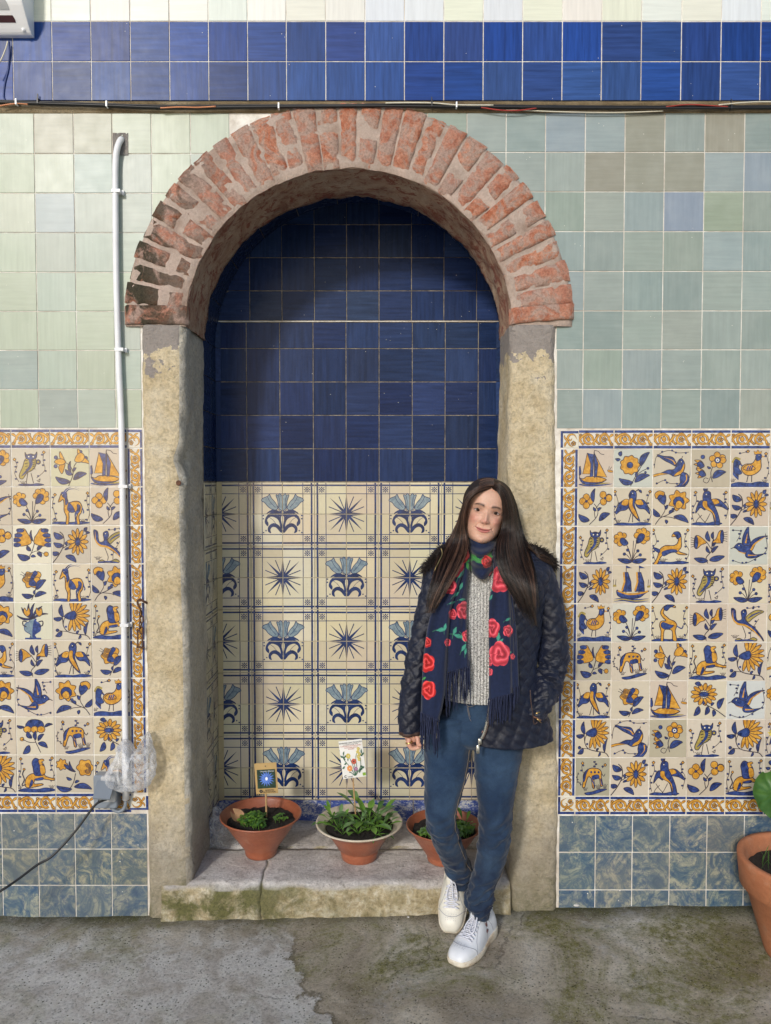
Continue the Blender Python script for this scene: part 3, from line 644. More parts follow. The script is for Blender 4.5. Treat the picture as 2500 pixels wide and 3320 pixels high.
def m_owl(a):
    a.vine([(.20, .14), (.10, .36), (.16, .54), (.10, .70)], k=4); a.vine([(.64, .24), (.84, .44), (.80, .68), (.82, .88)], k=5); a.line([(.66, .16), (.72, .22), (.70, .14), (.64, .18)], .01)
    a.ground(.18, .82, .06, .045); a.grass(.30, .08); a.line([(.42, .36), (.38, .10)], .012); a.line([(.50, .36), (.56, .11)], .012)
    a.fill([(.36, .70), (.30, .52), (.22, .34), (.22, .24), (.30, .22), (.40, .36), (.54, .44), (.62, .56), (.62, .70), (.5, .76)], OL, .013)
    a.fill([(.44, .72), (.46, .56), (.32, .36), (.26, .28), (.38, .36), (.52, .52), (.54, .70)], BL, 0)
    for k in range(5): a.line([(.34 + .01 * k, .66 - .07 * k), (.42, .68 - .07 * k)], .012, LN); a.line([(.54, .68 - .05 * k), (.61, .66 - .05 * k)], .012, LN)
    a.disc(.68, .64, .06, BL, .010); a.disc(.68, .64, .035, OL, .006)
    a.fill([(.36, .88), (.40, .82), (.50, .84), (.60, .82), (.65, .89), (.63, .74), (.50, .69), (.38, .74)], BL, .012); a.disc(.45, .77, .026, WH, .008); a.disc(.56, .77, .026, WH, .008)
def m_rooster(a):
    a.vine([(.24, .86), (.44, .92)], k=2); a.vine([(.88, .2), (.96, .5), (.88, .86)], k=5); a.ground(.02, .98, .09, .08); a.line([(.02, .06), (.5, .08), (.98, .05)], .06, BL); a.grass(.08, .16); a.grass(.86, .14)
    a.line([(.46, .36), (.42, .16)], .014); a.line([(.54, .36), (.54, .16)], .014)
    for k in range(7):
        r_ = .12 + .028 * k; a.line([(.34 + .02 * k * .3, .50), (.30 - r_ * .6, .68), (.22 - r_ * .35, .74 - .05 * k), (.12 - .004 * k, .56 - .035 * k), (.22, .40 - .03 * k)], .022, (OL, BL, YE, BL, LN, BL, BL)[k])
    a.fill([(.26, .66), (.12, .72), (.09, .56), (.10, .42), (.18, .34), (.30, .38), (.22, .52)], BL, .01)
    a.line([(.26, .72), (.14, .76), (.06, .64)], .03, OL)
    a.fill([(.28, .50), (.38, .60), (.54, .62), (.62, .72), (.64, .82), (.74, .82), (.76, .66), (.76, .50), (.66, .38), (.50, .32), (.36, .36)], YE, .013)
    a.fill([(.64, .70), (.64, .84), (.72, .88), (.78, .80), (.72, .70)], BL, .01); a.fill([(.60, .84), (.58, .93), (.64, .90), (.68, .96), (.72, .90), (.78, .93), (.76, .86)], YE, .008, smooth=False)
    a.line([(.78, .80), (.84, .78)], .02, YE); a.fill([(.32, .50), (.46, .60), (.56, .56), (.62, .48), (.46, .44)], YE); 
    for k in range(3): a.line([(.42 + .05 * k, .46), (.46 + .05 * k, .56)], .02, BL)
    a.disc(.71, .82, .014, WH, .006)
def quad_legs(a, L):
    for p in L: a.fill(p, YE, .011)
def m_goat(a):
    a.vine([(.16, .12), (.10, .34), (.06, .56), (.12, .78)], k=5); a.vine([(.90, .12), (.96, .34), (.90, .60), (.92, .82)], k=6); a.ground(.02, .98, .07, .05); a.grass(.10, .10); a.grass(.80, .10)
    a.fill([(.34, .84), (.40, .78), (.40, .66), (.44, .58), (.60, .62), (.72, .60), (.78, .48), (.76, .34), (.70, .24), (.72, .06), (.64, .06), (.64, .22), (.68, .34), (.56, .36), (.46, .34), (.46, .22), (.44, .05), (.38, .05), (.39, .24), (.34, .38), (.34, .54), (.32, .66), (.26, .62), (.20, .60), (.24, .72), (.28, .82)], YE, .014)
    a.fill([(.28, .84), (.40, .84), (.42, .70), (.44, .60), (.38, .52), (.36, .68), (.30, .74)], BL, .008); a.fill([(.46, .58), (.56, .48), (.60, .36), (.50, .34), (.42, .42)], BL, .006); a.fill([(.66, .54), (.74, .50), (.72, .36), (.62, .26), (.66, .06), (.62, .08), (.60, .3), (.66, .42)], BL, .006)
    for d_ in (0, .045): a.line([(.34 + d_, .84), (.42 + d_, .93 - d_ * .4), (.56 + d_, .97 - d_), (.72, .93 - d_)], .022, BL, taper=1)
    a.line([(.78, .46), (.82, .36), (.80, .32)], .02, BL); a.disc(.31, .78, .014, WH, .006)
def m_lion(a):
    a.vine([(.10, .14), (.06, .4), (.12, .60), (.12, .88)], k=4); a.vine([(.86, .30), (.94, .5), (.86, .72), (.90, .9)], k=5); a.ground(.04, .98, .08, .08); a.grass(.08, .12); a.grass(.88, .14)
    a.fill([(.22, .20), (.24, .38), (.36, .50), (.56, .52), (.70, .56), (.72, .46), (.88, .40), (.96, .40), (.94, .34), (.78, .36), (.64, .38), (.50, .38), (.44, .26), (.64, .26), (.64, .22), (.34, .16)], YE, .013)
    a.fill([(.46, .48), (.42, .66), (.40, .80), (.48, .90), (.60, .84), (.70, .72), (.72, .52), (.60, .46)], BL, .012); a.fill([(.56, .84), (.66, .88), (.70, .84), (.64, .80), (.68, .76), (.60, .72)], YE, .010)
    a.fill([(.60, .72), (.70, .70), (.73, .54), (.64, .48), (.60, .58)], YE, .006); a.fill([(.46, .38), (.66, .42), (.66, .36), (.5, .34)], BL, .006); a.fill([(.32, .18), (.38, .36), (.42, .30), (.38, .2)], BL, .006)
    a.line([(.24, .24), (.14, .22), (.20, .36), (.16, .50), (.20, .60)], .02, LN); a.disc(.20, .62, .03, YE, .008)
def m_graze(a):
    a.vine([(.24, .60), (.20, .74), (.22, .84)], k=2); a.vine([(.58, .74), (.56, .82), (.58, .90)], k=3, top=False); a.vine([(.76, .72), (.84, .8)], k=1); a.vine([(.2, .3), (.08, .42), (.10, .62)], k=6, sz=.014, top=False)
    a.fill([(.28, .10), (.5, .14), (.7, .20), (.9, .20), (.7, .12), (.4, .05)], BL, .008); a.grass(.3, .16); a.grass(.66, .20, 5, .12); a.grass(.84, .22, 4, .12)
    a.fill([(.30, .64), (.46, .72), (.66, .70), (.74, .62), (.74, .50), (.78, .30), (.72, .28), (.68, .46), (.54, .46), (.56, .24), (.50, .24), (.46, .46), (.38, .50), (.32, .36), (.28, .24), (.22, .26), (.24, .40), (.24, .54)], YE, .014)
    a.fill([(.26, .56), (.32, .66), (.38, .70), (.32, .56), (.28, .40), (.24, .40)], BL, .006); a.fill([(.48, .52), (.64, .56), (.68, .48), (.56, .44), (.5, .44)], BL, .006); a.line([(.46, .46), (.53, .34), (.55, .24)], .02, BL); a.line([(.72, .46), (.76, .3)], .02, BL)
    for x in (.46, .56, .66): a.disc(x, .62, .024, BL, .006)
    a.line([(.74, .6), (.80, .52), (.84, .58)], .012)
def m_dog(a):
    bird_vines(a); a.ground(.04, .96, .06, .06); a.grass(.3, .1, 6); a.grass(.7, .1)
    a.fill([(.06, .02), (.16, .20), (.22, .40), (.36, .50), (.56, .50), (.66, .56), (.68, .68), (.60, .72), (.52, .72), (.56, .80), (.66, .84), (.74, .78), (.76, .62), (.76, .46), (.70, .36), (.92, .28), (.70, .28), (.56, .36), (.36, .32), (.24, .20), (.16, .04)], YE, .013)
    a.fill([(.56, .80), (.60, .84), (.70, .84), (.75, .74), (.66, .66), (.62, .74)], BL, .008); a.fill([(.28, .34), (.44, .40), (.62, .40), (.66, .34), (.5, .32), (.32, .24)], BL, .006); a.fill([(.22, .40), (.06, .46), (.08, .40), (.2, .32)], BL, .008)
def m_gazelle(a):
    bird_vines(a); a.ground(.04, .96, .06, .06); a.grass(.2, .1); a.grass(.8, .1)
    a.fill([(.64, .88), (.52, .90), (.38, .86), (.34, .74), (.44, .64), (.52, .58), (.62, .54), (.68, .44), (.64, .30), (.68, .06), (.58, .08), (.56, .30), (.44, .34), (.36, .30), (.34, .06), (.28, .06), (.28, .3), (.24, .44), (.28, .54), (.40, .56), (.32, .64), (.26, .76), (.34, .90), (.46, .96), (.60, .94)], YE, .013)
    a.fill([(.34, .86), (.44, .96), (.60, .93), (.5, .88), (.42, .8)], BL, .008); a.fill([(.32, .52), (.50, .46), (.6, .44), (.52, .36), (.38, .34), (.28, .42)], BL, .006); a.line([(.68, .42), (.80, .36), (.84, .44)], .02, BL)
MOTIF = {k[2:]: f for k, f in list(globals().items()) if k.startswith('m_')}

TS = 0.1385; TT = 0.0045
def tile_mesh(name, art=None, w_=1.0, h_=1.0, S=TS, mats=None, x0=0.0, y0=0.0, bev=0.008):
    """tile body (front facing -Y) with a rounded rim, with the drawn shapes on its face"""
    b = MB(); hw, hh = S * w_ / 2, S * h_ / 2; e = S * bev
    def ring(i, y): return [(-hw + i, y, -hh + i), (hw - i, y, -hh + i), (hw - i, y, hh - i), (-hw + i, y, hh - i)]
    b.grid([ring(0, 0), ring(0, -TT + e * .8), ring(e * .4, -TT + e * .2), ring(e, -TT)], 0, close_u=True); b.cap(ring(e, -TT), 0)
    if art:
        mx = max([q[2] for q in art.q] + [1])
        for pts, m, l in art.q:
            p = clip_poly([(a - x0, c - y0) for a, c in pts], .006, w_ - .006, .006, h_ - .006)
            if len(p) >= 3:
                y = -TT - 0.00008 - 0.00022 * l / mx
                ar = sum(p[i-1][0] * p[i][1] - p[i][0] * p[i-1][1] for i in range(len(p)))
                if ar < 0: p = p[::-1]
                b.face([((a - w_ / 2) * S, y, (c - h_ / 2) * S) for a, c in p], PI_[m])
    me = b.mesh(name, [M[k] for k in (mats or PM)])
    return me
_mc = {}
def motif_mesh(key, mir=False):
    k = (key, mir)
    if k not in _mc:
        a = Art(hash(key) % 97 if False else len(_mc) + 3); MOTIF[key](a)
        if mir: a.mirror()
        a.q = [([((x - .5) * 1.07 + .5, (y - .5) * 1.07 + .5) for x, y in p], m, l) for p, m, l in a.q]
        _mc[k] = tile_mesh('picture_tile', a)
    return _mc[k]
# border tile: two scrolls between blue bands
def scroll(a, flip=False):
    a.rect(0, .0, 1, .075, BL); a.rect(0, .425, 1, .5, BL)
    def S_(x, y): return (1 - x, y) if flip else (x, y)
    for cx, kind in ((.26, 0), (.72, 1)):
        r_ = .125
        a.line([S_(cx + r_ * math.cos(k), .25 + r_ * math.sin(k)) for k in [R(200 - 330 * j / 14) for j in range(15)]], .054, LN, smooth=False)
        a.line([S_(cx + r_ * math.cos(k), .25 + r_ * math.sin(k)) for k in [R(200 - 330 * j / 14) for j in range(15)]], .038, YE, smooth=False)
        if kind == 0: 
            x, y = S_(cx, .25); a.petals(x, y, 5, .01, .072, .055, YE, a0=90); a.disc(x, y, .018, YE, .008)
        else: 
            a.fill([S_(cx - .05, .28), S_(cx - .02, .31), S_(cx, .34), S_(cx + .03, .30), S_(cx + .07, .29), S_(cx + .05, .23), S_(cx, .18), S_(cx - .05, .22)], YE, .009)
    for pts in ([(-.02, .12), (.06, .10), (.10, .20), (.12, .26)], [(.30, .12), (.42, .14), (.50, .22), (.48, .34), (.42, .40)], [(.34, .38), (.44, .34), (.52, .24), (.60, .14), (.70, .11)], [(.80, .13), (.90, .14), (.97, .26), (.96, .36), (1.0, .40)], [(.62, .36), (.72, .40), (.84, .37), (.94, .28), (1.02, .14)], [(-.02, .38), (.06, .36), (.12, .30)], [(.16, .37), (.26, .40), (.36, .37)]):
        a.line([S_(*p) for p in pts], .056, LN, taper=2); a.line([S_(*p) for p in pts], .038, YE, taper=2)
    for x, y in ((.48, .37), (.42, .13), (.94, .37), (.05, .13), (.56, .12), (.88, .12)):
        X, Y_ = S_(x, y); a.fill([(X - .035, Y_), (X, Y_ + .03), (X + .035, Y_), (X, Y_ - .03)], YE, .009)
def corner(a):
    a.rect(0, .425, .5, .5, BL); a.rect(.425, 0, .5, .5, BL)
    for pts in ([(.02, .14), (.08, .24), (.20, .30), (.30, .38), (.38, .38)], [(.02, .38), (.12, .36), (.2, .3)], [(.24, .04), (.38, .12), (.38, .24), (.28, .30), (.22, .22), (.28, .18)]):
        a.line(pts, .05, LN, taper=2); a.line(pts, .032, YE, taper=2)
    a.petals(.13, .14, 5, .01, .07, .055, YE, a0=90); a.disc(.13, .14, .016, YE, .008)
A_ = Art(5); scroll(A_); BORDER = tile_mesh('border_tile', A_, 1.0, .5)
A_ = Art(6); scroll(A_, True); BORDER_R = tile_mesh('border_tile', A_, 1.0, .5)
A_ = Art(7); corner(A_); CORNER = tile_mesh('corner_tile', A_, .5, .5)
PLAIN = tile_mesh('tile', None, mats=['glaze_plain']); BLUE = tile_mesh('tile', None, mats=['glaze_blue'])
NAVY = tile_mesh('tile', None, mats=['glaze_navy']); MARB = tile_mesh('tile', None, mats=['marbled_tile']); SPECK = tile_mesh('tile', None, mats=['speckled_tile'])

# niche panel: units of 2 x 2 tiles, star or tulips, in a double frame
def frame(a):
    j = lambda: a.r.uniform(-.004, .004)
    for q in (.085, 1.915):
        a.line([(-.01, q + j()), (.7, q + j()), (1.3, q + j()), (2.01, q + j())], .040, NV); a.line([(q + j(), -.01), (q + j(), .7), (q + j(), 1.3), (q + j(), 2.01)], .042, NV)
    for q in (.36, 1.64):
        a.line([(-.01, q), (1, q + j()), (2.01, q)], .016, NV); a.line([(q, -.01), (q + j(), 1), (q, 2.01)], .016, NV)
    for x in (.225, 1.775):
        for y in (.225, 1.775):
            a.line([(x - .085, y - .085), (x + .085, y + .085)], .016, NV, smooth=False); a.line([(x - .085, y + .085), (x + .085, y - .085)], .016, NV, smooth=False)
            for dx, dy in ((.07, 0), (-.07, 0), (0, .07), (0, -.07)): a.disc(x + dx, y + dy, .026, NV)
def u_star(a):
    frame(a)
    for k in range(8):
        an = R(45 * k); L = .60 if k % 2 == 0 else .74; wd = .055 if k % 2 == 0 else .045
        c, s_ = math.cos(an), math.sin(an)
        a.fill([(1 + c * L, 1 + s_ * L), (1 + c * .13 - s_ * wd, 1 + s_ * .13 + c * wd), (1, 1), (1 + c * .13 + s_ * wd, 1 + s_ * .13 - c * wd)], NV, 0, smooth=False)
    for k in range(8):
        an = R(22.5 + 45 * k); a.line([(1 + math.cos(an) * .60, 1 + math.sin(an) * .60), (1 + math.cos(an) * .1, 1 + math.sin(an) * .1)], .020, NV, smooth=False)
    a.disc(1, 1, .10, NV)
def u_tulip(a):
    frame(a)
    for sx in (-1, 1):
        def X(p): return [(1 + sx * x, y) for x, y in p]
        a.line(X([(0.02, .45), (.06, .7), (.05, 1.0), (.0, 1.2)]), .03, NV); a.line(X([(0, 1.0), (.10, 1.12), (.2, 1.22)]), .014, NV)
        a.fill(X([(.14, 1.18), (.22, 1.36), (.34, 1.50), (.40, 1.62), (.47, 1.56), (.62, 1.50), (.66, 1.42), (.56, 1.36), (.44, 1.22), (.26, 1.12)]), PA, .014, NV)
        a.line(X([(.22, 1.2), (.38, 1.38), (.47, 1.55)]), .010, NV)
        for p in ([(0.0, .62), (.10, .96), (.30, 1.06), (.50, .94), (.56, .74), (.46, .62), (.44, .72), (.48, .82), (.38, .92), (.24, .90), (.12, .80), (.04, .55)],
                  [(.0, .45), (.10, .64), (.28, .72), (.44, .62), (.46, .46), (.36, .40), (.38, .52), (.30, .60), (.18, .56), (.06, .42)]):
            a.fill(X(p), NV, 0)
        a.fill(X([(0.0, 1.0), (.12, 1.10), (.30, 1.14), (.46, 1.06), (.50, 1.0), (.38, 1.04), (.2, 1.04), (.06, .92)]), NV, 0)
        for x, y in ((.60, .96), (.60, .86), (.52, .48), (.60, .42)): a.disc(1 + sx * x, y, .024, NV)
        a.line(X([(.08, .52), (.3, .82), (.5, .94)]), .008, NV)
    a.fill([(.88, 1.20), (.86, 1.40), (.80, 1.60), (.88, 1.60), (.92, 1.66), (1, 1.58), (1.08, 1.66), (1.12, 1.60), (1.20, 1.60), (1.14, 1.40), (1.12, 1.20), (1, 1.10)], PA, .014, NV)
    a.line([(1, 1.12), (1, 1.58)], .012, NV); a.line([(.9, 1.2), (.92, 1.4), (.88, 1.58)], .009, NV); a.line([(1.1, 1.2), (1.08, 1.4), (1.12, 1.58)], .009, NV)
UNIT = {}
for nm, fn in (('star', u_star), ('tulip', u_tulip)):
    for sd_ in range(2):
        a = Art(20 + sd_); fn(a)
        for ix in (0, 1):
            for iy in (0, 1): UNIT[(nm, ix, iy, sd_)] = tile_mesh('panel_tile', a, x0=ix, y0=iy)

# ------------------------------------------------------------------ ground
def floor_z(x, y):
    tilt = 0.018 * x + (0.012 if x < -0.8 else 0)
    base = -0.002 - 0.02 * smooth01((-y) / 2.5)
    return base + lerp(-0.012, 0.028, smooth01((x + 1.3) / 2.6)) * 1.0
def smooth01(t): t = max(0, min(1, t)); return t * t * (3 - 2 * t)
b = MB(); rows = []
xs = [-60, -30, -15, -8, -5, -3.5] + [-2.6 + 0.03 * i for i in range(174)] + [3.5, 5, 8, 15, 30, 60]
ys = [0.55] + [0.1 - 0.03 * i for i in range(78)] + [-3, -4, -6, -10, -20, -40, -80]
for y in ys:
    rows.append([(x, y, floor_z(max(-1.6, min(1.6, x)), y) + (0.006 * fbm((x * 2.2, y * 2.2, 3), 3) + 0.0025 * fbm((x * 14, y * 14, 8), 3) if abs(x) < 3 and y > -3 else 0)) for x in xs])
b.grid(rows)
g = b.build('ground', M['concrete'], smooth=True); tag(g, kind='structure')

# ------------------------------------------------------------------ wall with its tiles
ARC_X, ARC_Z = W(1132, 1060).x, W(1132, 1060).z
RI, RIZ = 0.5785, 0.553; RO, ROZ = 0.806, 0.793
wall = thing('tiled_wall', (0, 0, 0), 'tall courtyard wall covered in plain green, plain blue and painted tiles around the arch', 'wall')
b = MB(); WT = 0.75; TOP = 4.2
def cutline(a): return (ARC_X + (RI + .10) * math.cos(a), ARC_Z + (RIZ + .10) * math.sin(a))
N_ = 40; L_ = []
for k in range(N_ + 1):
    a = math.pi * (1 - k / N_); x, z = cutline(a); L_.append((x, z))
xl, xr = L_[0][0], L_[-1][0]
for y, fl in ((0.0, 0), (WT, 1)):
    for (x0, z0), (x1, z1) in zip(L_, L_[1:]): b.face([(x0, y, z0), (x1, y, z1), (x1, y, TOP), (x0, y, TOP)])
    b.face([(-4, y, -.3), (xl, y, -.3), (xl, y, TOP), (-4, y, TOP)]); b.face([(xr, y, -.3), (4, y, -.3), (4, y, TOP), (xr, y, TOP)])
b.face([(-4, 0, TOP), (4, 0, TOP), (4, WT, TOP), (-4, WT, TOP)])
b.build('wall_core', M['grout'], wall)
# jamb outlines measured down the photograph -> world x
def wx(px, py, Y=0): return W(px, py, Y).x
def wz(px, py, Y=0): return W(px, py, Y).z
def jl_out(z): return interp([(0.0, wx(481, 2900)), (0.8, wx(476, 2300)), (1.6, wx(466, 1560)), (2.3, wx(456, 1060))], z)
def jl_in(z): return interp([(0.0, wx(628, 2860)), (0.3, wx(622, 2700)), (1.0, wx(614, 2100)), (1.35, wx(604, 1800)), (1.5, wx(600, 1480)), (2.3, wx(606, 1060))], z)
def jr_in(z): return interp([(0.0, wx(1656, 2860)), (1.2, wx(1650, 1700)), (1.6, wx(1650, 1500)), (2.3, wx(1654, 1060))], z)
def jr_out(z): return interp([(0.0, wx(1810, 2900)), (1.2, wx(1808, 1800)), (2.3, wx(1800, 1060))], z)
rt = random.Random(11)
def put(me, x0, x1, z0, z1, col=(1, 1, 1), name=None, y=0.0, gap=0.0032, cw=TS, ch=TS, parent=None, rot=0, tilt=0.0022, noscale=False, rz=0.0):
    """place a shared tile mesh in the cell x0..x1, z0..z1"""
    o = bpy.data.objects.new(name or me.name, me); COL.objects.link(o); o.parent = parent or wall
    o.location = ((x0 + x1) / 2, y + .0027 - rt.uniform(0, .0006), (z0 + z1) / 2)
    sx, sz = (x1 - x0 - gap) / cw, (z1 - z0 - gap) / ch
    if rot % 180: o.scale = (sz if not noscale else 1, 1, sx)
    else: o.scale = (sx, 1, sz)
    o.rotation_euler = (rt.gauss(0, tilt), R(rot) + rt.gauss(0, .0015), rz + rt.gauss(0, tilt))
    o.color = (*col, 1)
    return o
def vary(c, a=.08, rr=rt):
    k = 1 + rr.uniform(-a, a); return tuple(max(0, min(1, x * k * (1 + rr.uniform(-a * .3, a * .3)))) for x in c)
# green tiles
GL = [wx(p, 900) for p in (-386, -260, -134, -8, 119, 246, 370, 496, 622, 748)]
GR = [wx(p, 900) for p in (1012, 1130, 1258, 1385, 1512, 1638, 1765, 1893, 2021, 2149, 2278, 2406, 2534, 2661, 2788)]
GZL = [wz(100, p) for p in (367, 499, 627, 755, 883, 1010, 1136, 1263, 1388)]
GZR = [wz(2000, p) for p in (366, 494, 622, 751, 880, 1008, 1134, 1262, 1390)]
greens_l = [lin('b3bda9'), lin('b6beac'), lin('aebbae'), lin('b2bdab'), lin('afb8ae')]  # lighter set: the brighter light and sheen on the left are in these colours
greens_r = [lin('9aa7a2'), lin('97a5a6'), lin('96a39a'), lin('8f9e9c'), lin('a0a8a0'), lin('93a09c')]  # duller set: the weaker light on the right is in these colours
special_r = {(0, 9): '8f8c80', (0, 7): '9a988a', (0, 5): '98998c', (1, 4): '98978a', (1, 5): '98998c', (1, 6): '97988b', (2, 6): '8f9cac', (1, 8): '929faa', (0, 3): '94a2aa', (2, 7): '98a593'}
special_l = {(2, 4): 'a8b3b4', (0, 4): 'a5a593', (0, 5): 'a2a491', (1, 5): 'a4b3ac', (6, 3): '9ba9a4', (7, 4): '9ea8a2'}
def inarc(x, z, rx, rz): return ((x - ARC_X) / rx) ** 2 + ((z - ARC_Z) / rz) ** 2 < 1
for xs_, zs_, side in ((GL, GZL, 'l'), (GR, GZR, 'r')):
    for j in range(len(zs_) - 1):
        for i in range(len(xs_) - 1):
            x0, x1, z1, z0 = xs_[i], xs_[i + 1], zs_[j], zs_[j + 1]
            if z0 > ARC_Z - .02:
                if all(inarc(x, z, RO - .01, ROZ - .01) for x in (x0, x1) for z in (z0, z1)): continue
            else:
                if side == 'l':
                    lim = jl_out((z0 + z1) / 2)
                    if x0 > lim - .01: continue
                    x1 = min(x1, lim - .001)
                else:
                    lim = jr_out((z0 + z1) / 2)
                    if x1 < lim + .01: continue
                    x0 = max(x0, lim + .001)
            if side == 'l':
                c = lin(special_l[(j, i)]) if (j, i) in special_l else vary(rt.choice(greens_l), .05)
            else:
                c = lin(special_r[(j, i - 3)]) if (j, i - 3) in special_r else vary(rt.choice(greens_r), .05)
            put(PLAIN, x0, x1, z0, z1, tuple(k * 0.86 for k in c), 'green_tile')
# row continuing above the arch between both runs (cut pieces)
xs_ = [wx(p, 430) for p in (748, 874, 1012)]
# upper band: proud of the wall by 12 mm
BY = -0.012
BX = [wx(p, 200) for p in (-336, -208, -80, 48, 174, 300, 427, 553, 679, 805, 930, 1057, 1184, 1311, 1438, 1565, 1692, 1820, 1947, 2075, 2204, 2332, 2460, 2587, 2715, 2843)]
z_w0, z_w1, z_b1, z_b2, z_b3 = wz(1250, -58, BY), wz(1250, 70, BY), wz(1250, 70, BY), wz(1250, 200, BY), wz(1250, 327, BY)
b = MB(); b.box(-4, 4, BY, -0.0005, z_b3 + .002, TOP - .003); b.build('upper_render', M['grout'], wall)
blues = ['4a67a6', '3d5ea6', '405a9a', '3a66b4', '35508c', '3f5f9f', '3157a5', '2f57a8']
rb = random.Random(5)
for j, (z1, z0) in enumerate(((z_b1, z_b2), (z_b2, z_b3))):
    for i in range(len(BX) - 1):
        c = lin(rb.choice(blues)); t_ = (i - 3) / 18
        c = tuple(a * .70 for a in c)
        c = (c[0] * .75, c[1] * .90, c[2] * 1.05)
        put(BLUE, BX[i], BX[i + 1], z0, z1, vary(c, .15, rb), 'blue_tile', BY)
for j in range(3):
    z0 = z_w1 + j * .1395
    for i in range(len(BX) - 1):
        c = lin(rb.choice(['dcdcd0', 'd5d9d4', 'd9d6d0', 'd2d8d2', 'dcdcd6', 'd0d6dc', 'd6dac8']))
        put(PLAIN, BX[i], BX[i + 1], z0, z0 + .1395, vary(c, .04, rb), 'white_tile', BY)
# brown mortar strip below the band
b = MB(); rows = []
nx = 220
for k, (yy, zz) in enumerate(((-.011, z_b3 - .0015), (-.010, z_b3 - .012), (-.006, (z_b3 * .6 + GZL[0] * .4)), (-.0055, GZL[0] + .004), (-.0005, GZL[0] - .001))):
    rows.append([(lerp(-3.9, 3.9, i / nx), yy + .0025 * fbm((lerp(-3.9, 3.9, i / nx) * 9, k, 1), 3), zz + (.003 * fbm((i * .7, k, 5), 2) if 0 < k < 4 else 0)) for i in range(nx + 1)])
b.grid(rows); b.build('mortar_strip', M['strip_mortar'], wall, smooth=True)
# painted picture panel, left
cream = ['cfc6b4', 'cbc3b6', 'c9bfb2', 'd0c9ba', 'c4bcae', 'cdc5ba']
def pic(key, x0, x1, z0, z1, mir=False, c=None):
    cc = lin(c) if c else lin(rt.choice(cream)); cc = vary(cc, .05)
    put(motif_mesh(key, mir), x0, x1, z0, z1, (cc[0] * .86, cc[1] * .83, cc[2] * .78), 'picture_tile', gap=.0034)
PZ = [wz(200, p) for p in (1453.5, 1578, 1703, 1827.5, 1952.5, 2075, 2198, 2323, 2447, 2571)]
PXL = [wx(p, 2010) for p in (-326, -202, -78, 47, 172.5, 298.5, 420)]
LEFT = [['daisy', 'swallow', 'twin', 'carnation', 'owl', 'tulip_pair', 'boat'],
        ['rose', 'owl', 'daisy', 'dive', 'carnation', 'goat', 'twin'],
        ['boat', 'trumpet', 'lion', 'twin', 'tulip_blue', 'daisy', 'longtail'],
        ['owl', 'graze', 'daisy', 'rooster', 'rose', 'goat', 'bigbloom'],
        ['daisy', 'twin', 'boat', 'bigbloom', 'vase', 'daisy_side', 'lion'],
        ['parrot', 'carnation', 'rose', 'dog', 'trumpet', 'eagle', 'rose'],
        ['goat', 'daisy', 'eagle', 'bigbloom', 'dive', 'bigbloom', 'rooster'],
        ['trumpet', 'rose', 'twin', 'owl', 'peony', 'graze', 'sunflower'],
        ['dog', 'boat', 'trumpet', 'daisy_side', 'lion', 'rose_pair', 'goat']]
for j in range(9):
    for i in range(6):
        c = {(2, 4): 'dcd8c8', (3, 4): 'dcd9cc', (4, 4): 'd8d8c6', (0, 5): 'cdc8ae'}.get((j, i + 1 - 0 if False else i + 1))
        pic(LEFT[j][i + 1], PXL[i], PXL[i + 1], PZ[j + 1], PZ[j], mir=(j, i + 1) in ((6, 4), (6, 5)), c=c)
bz1 = wz(200, 1391); bz0 = wz(200, 2634); bxr = wx(470, 2010)
def border_h(x0, x1, z0, z1, me=BORDER, flip=False): put(me, x0, x1, z0, z1, vary(lin('d0cabd'), .04), 'border_tile', ch=TS / 2, gap=.002, rot=0)
def border_v(x0, x1, z0, z1, me=BORDER, rot=90): put(me, x0, x1, z0, z1, vary(lin('d0cabd'), .04), 'border_tile', cw=TS / 2 if False else TS, ch=TS, gap=.002, rot=rot) if False else _bv(x0, x1, z0, z1, me, rot)
def _bv(x0, x1, z0, z1, me, rot):
    o = put(me, 0, 1, 0, 1, vary(lin('d0cabd'), .04), 'border_tile')
    o.location = ((x0 + x1) / 2, +.0023, (z0 + z1) / 2); o.scale = ((z1 - z0 - .003) / TS, 1, (x1 - x0 - .003) / (TS / 2)); o.rotation_euler = (0, R(rot), 0)
for i in range(6):
    border_h(PXL[i], PXL[i + 1], PZ[0], bz1); border_h(PXL[i], PXL[i + 1], bz0, PZ[9], BORDER_R)
for j in range(9): _bv(PXL[6], bxr, PZ[j + 1], PZ[j], BORDER, 90)
def put_corner(x0, x1, z0, z1, rot):
    o = put(CORNER, 0, 1, 0, 1, vary(lin('d0cabd'), .04), 'corner_tile'); o.location = ((x0 + x1) / 2, +.0023, (z0 + z1) / 2)
    o.scale = ((x1 - x0 - .003) / (TS / 2), 1, (z1 - z0 - .003) / (TS / 2)); o.rotation_euler = (0, R(rot), 0)
put_corner(PXL[6], bxr, PZ[0], bz1, 0); put_corner(PXL[6], bxr, bz0, PZ[9], 90)
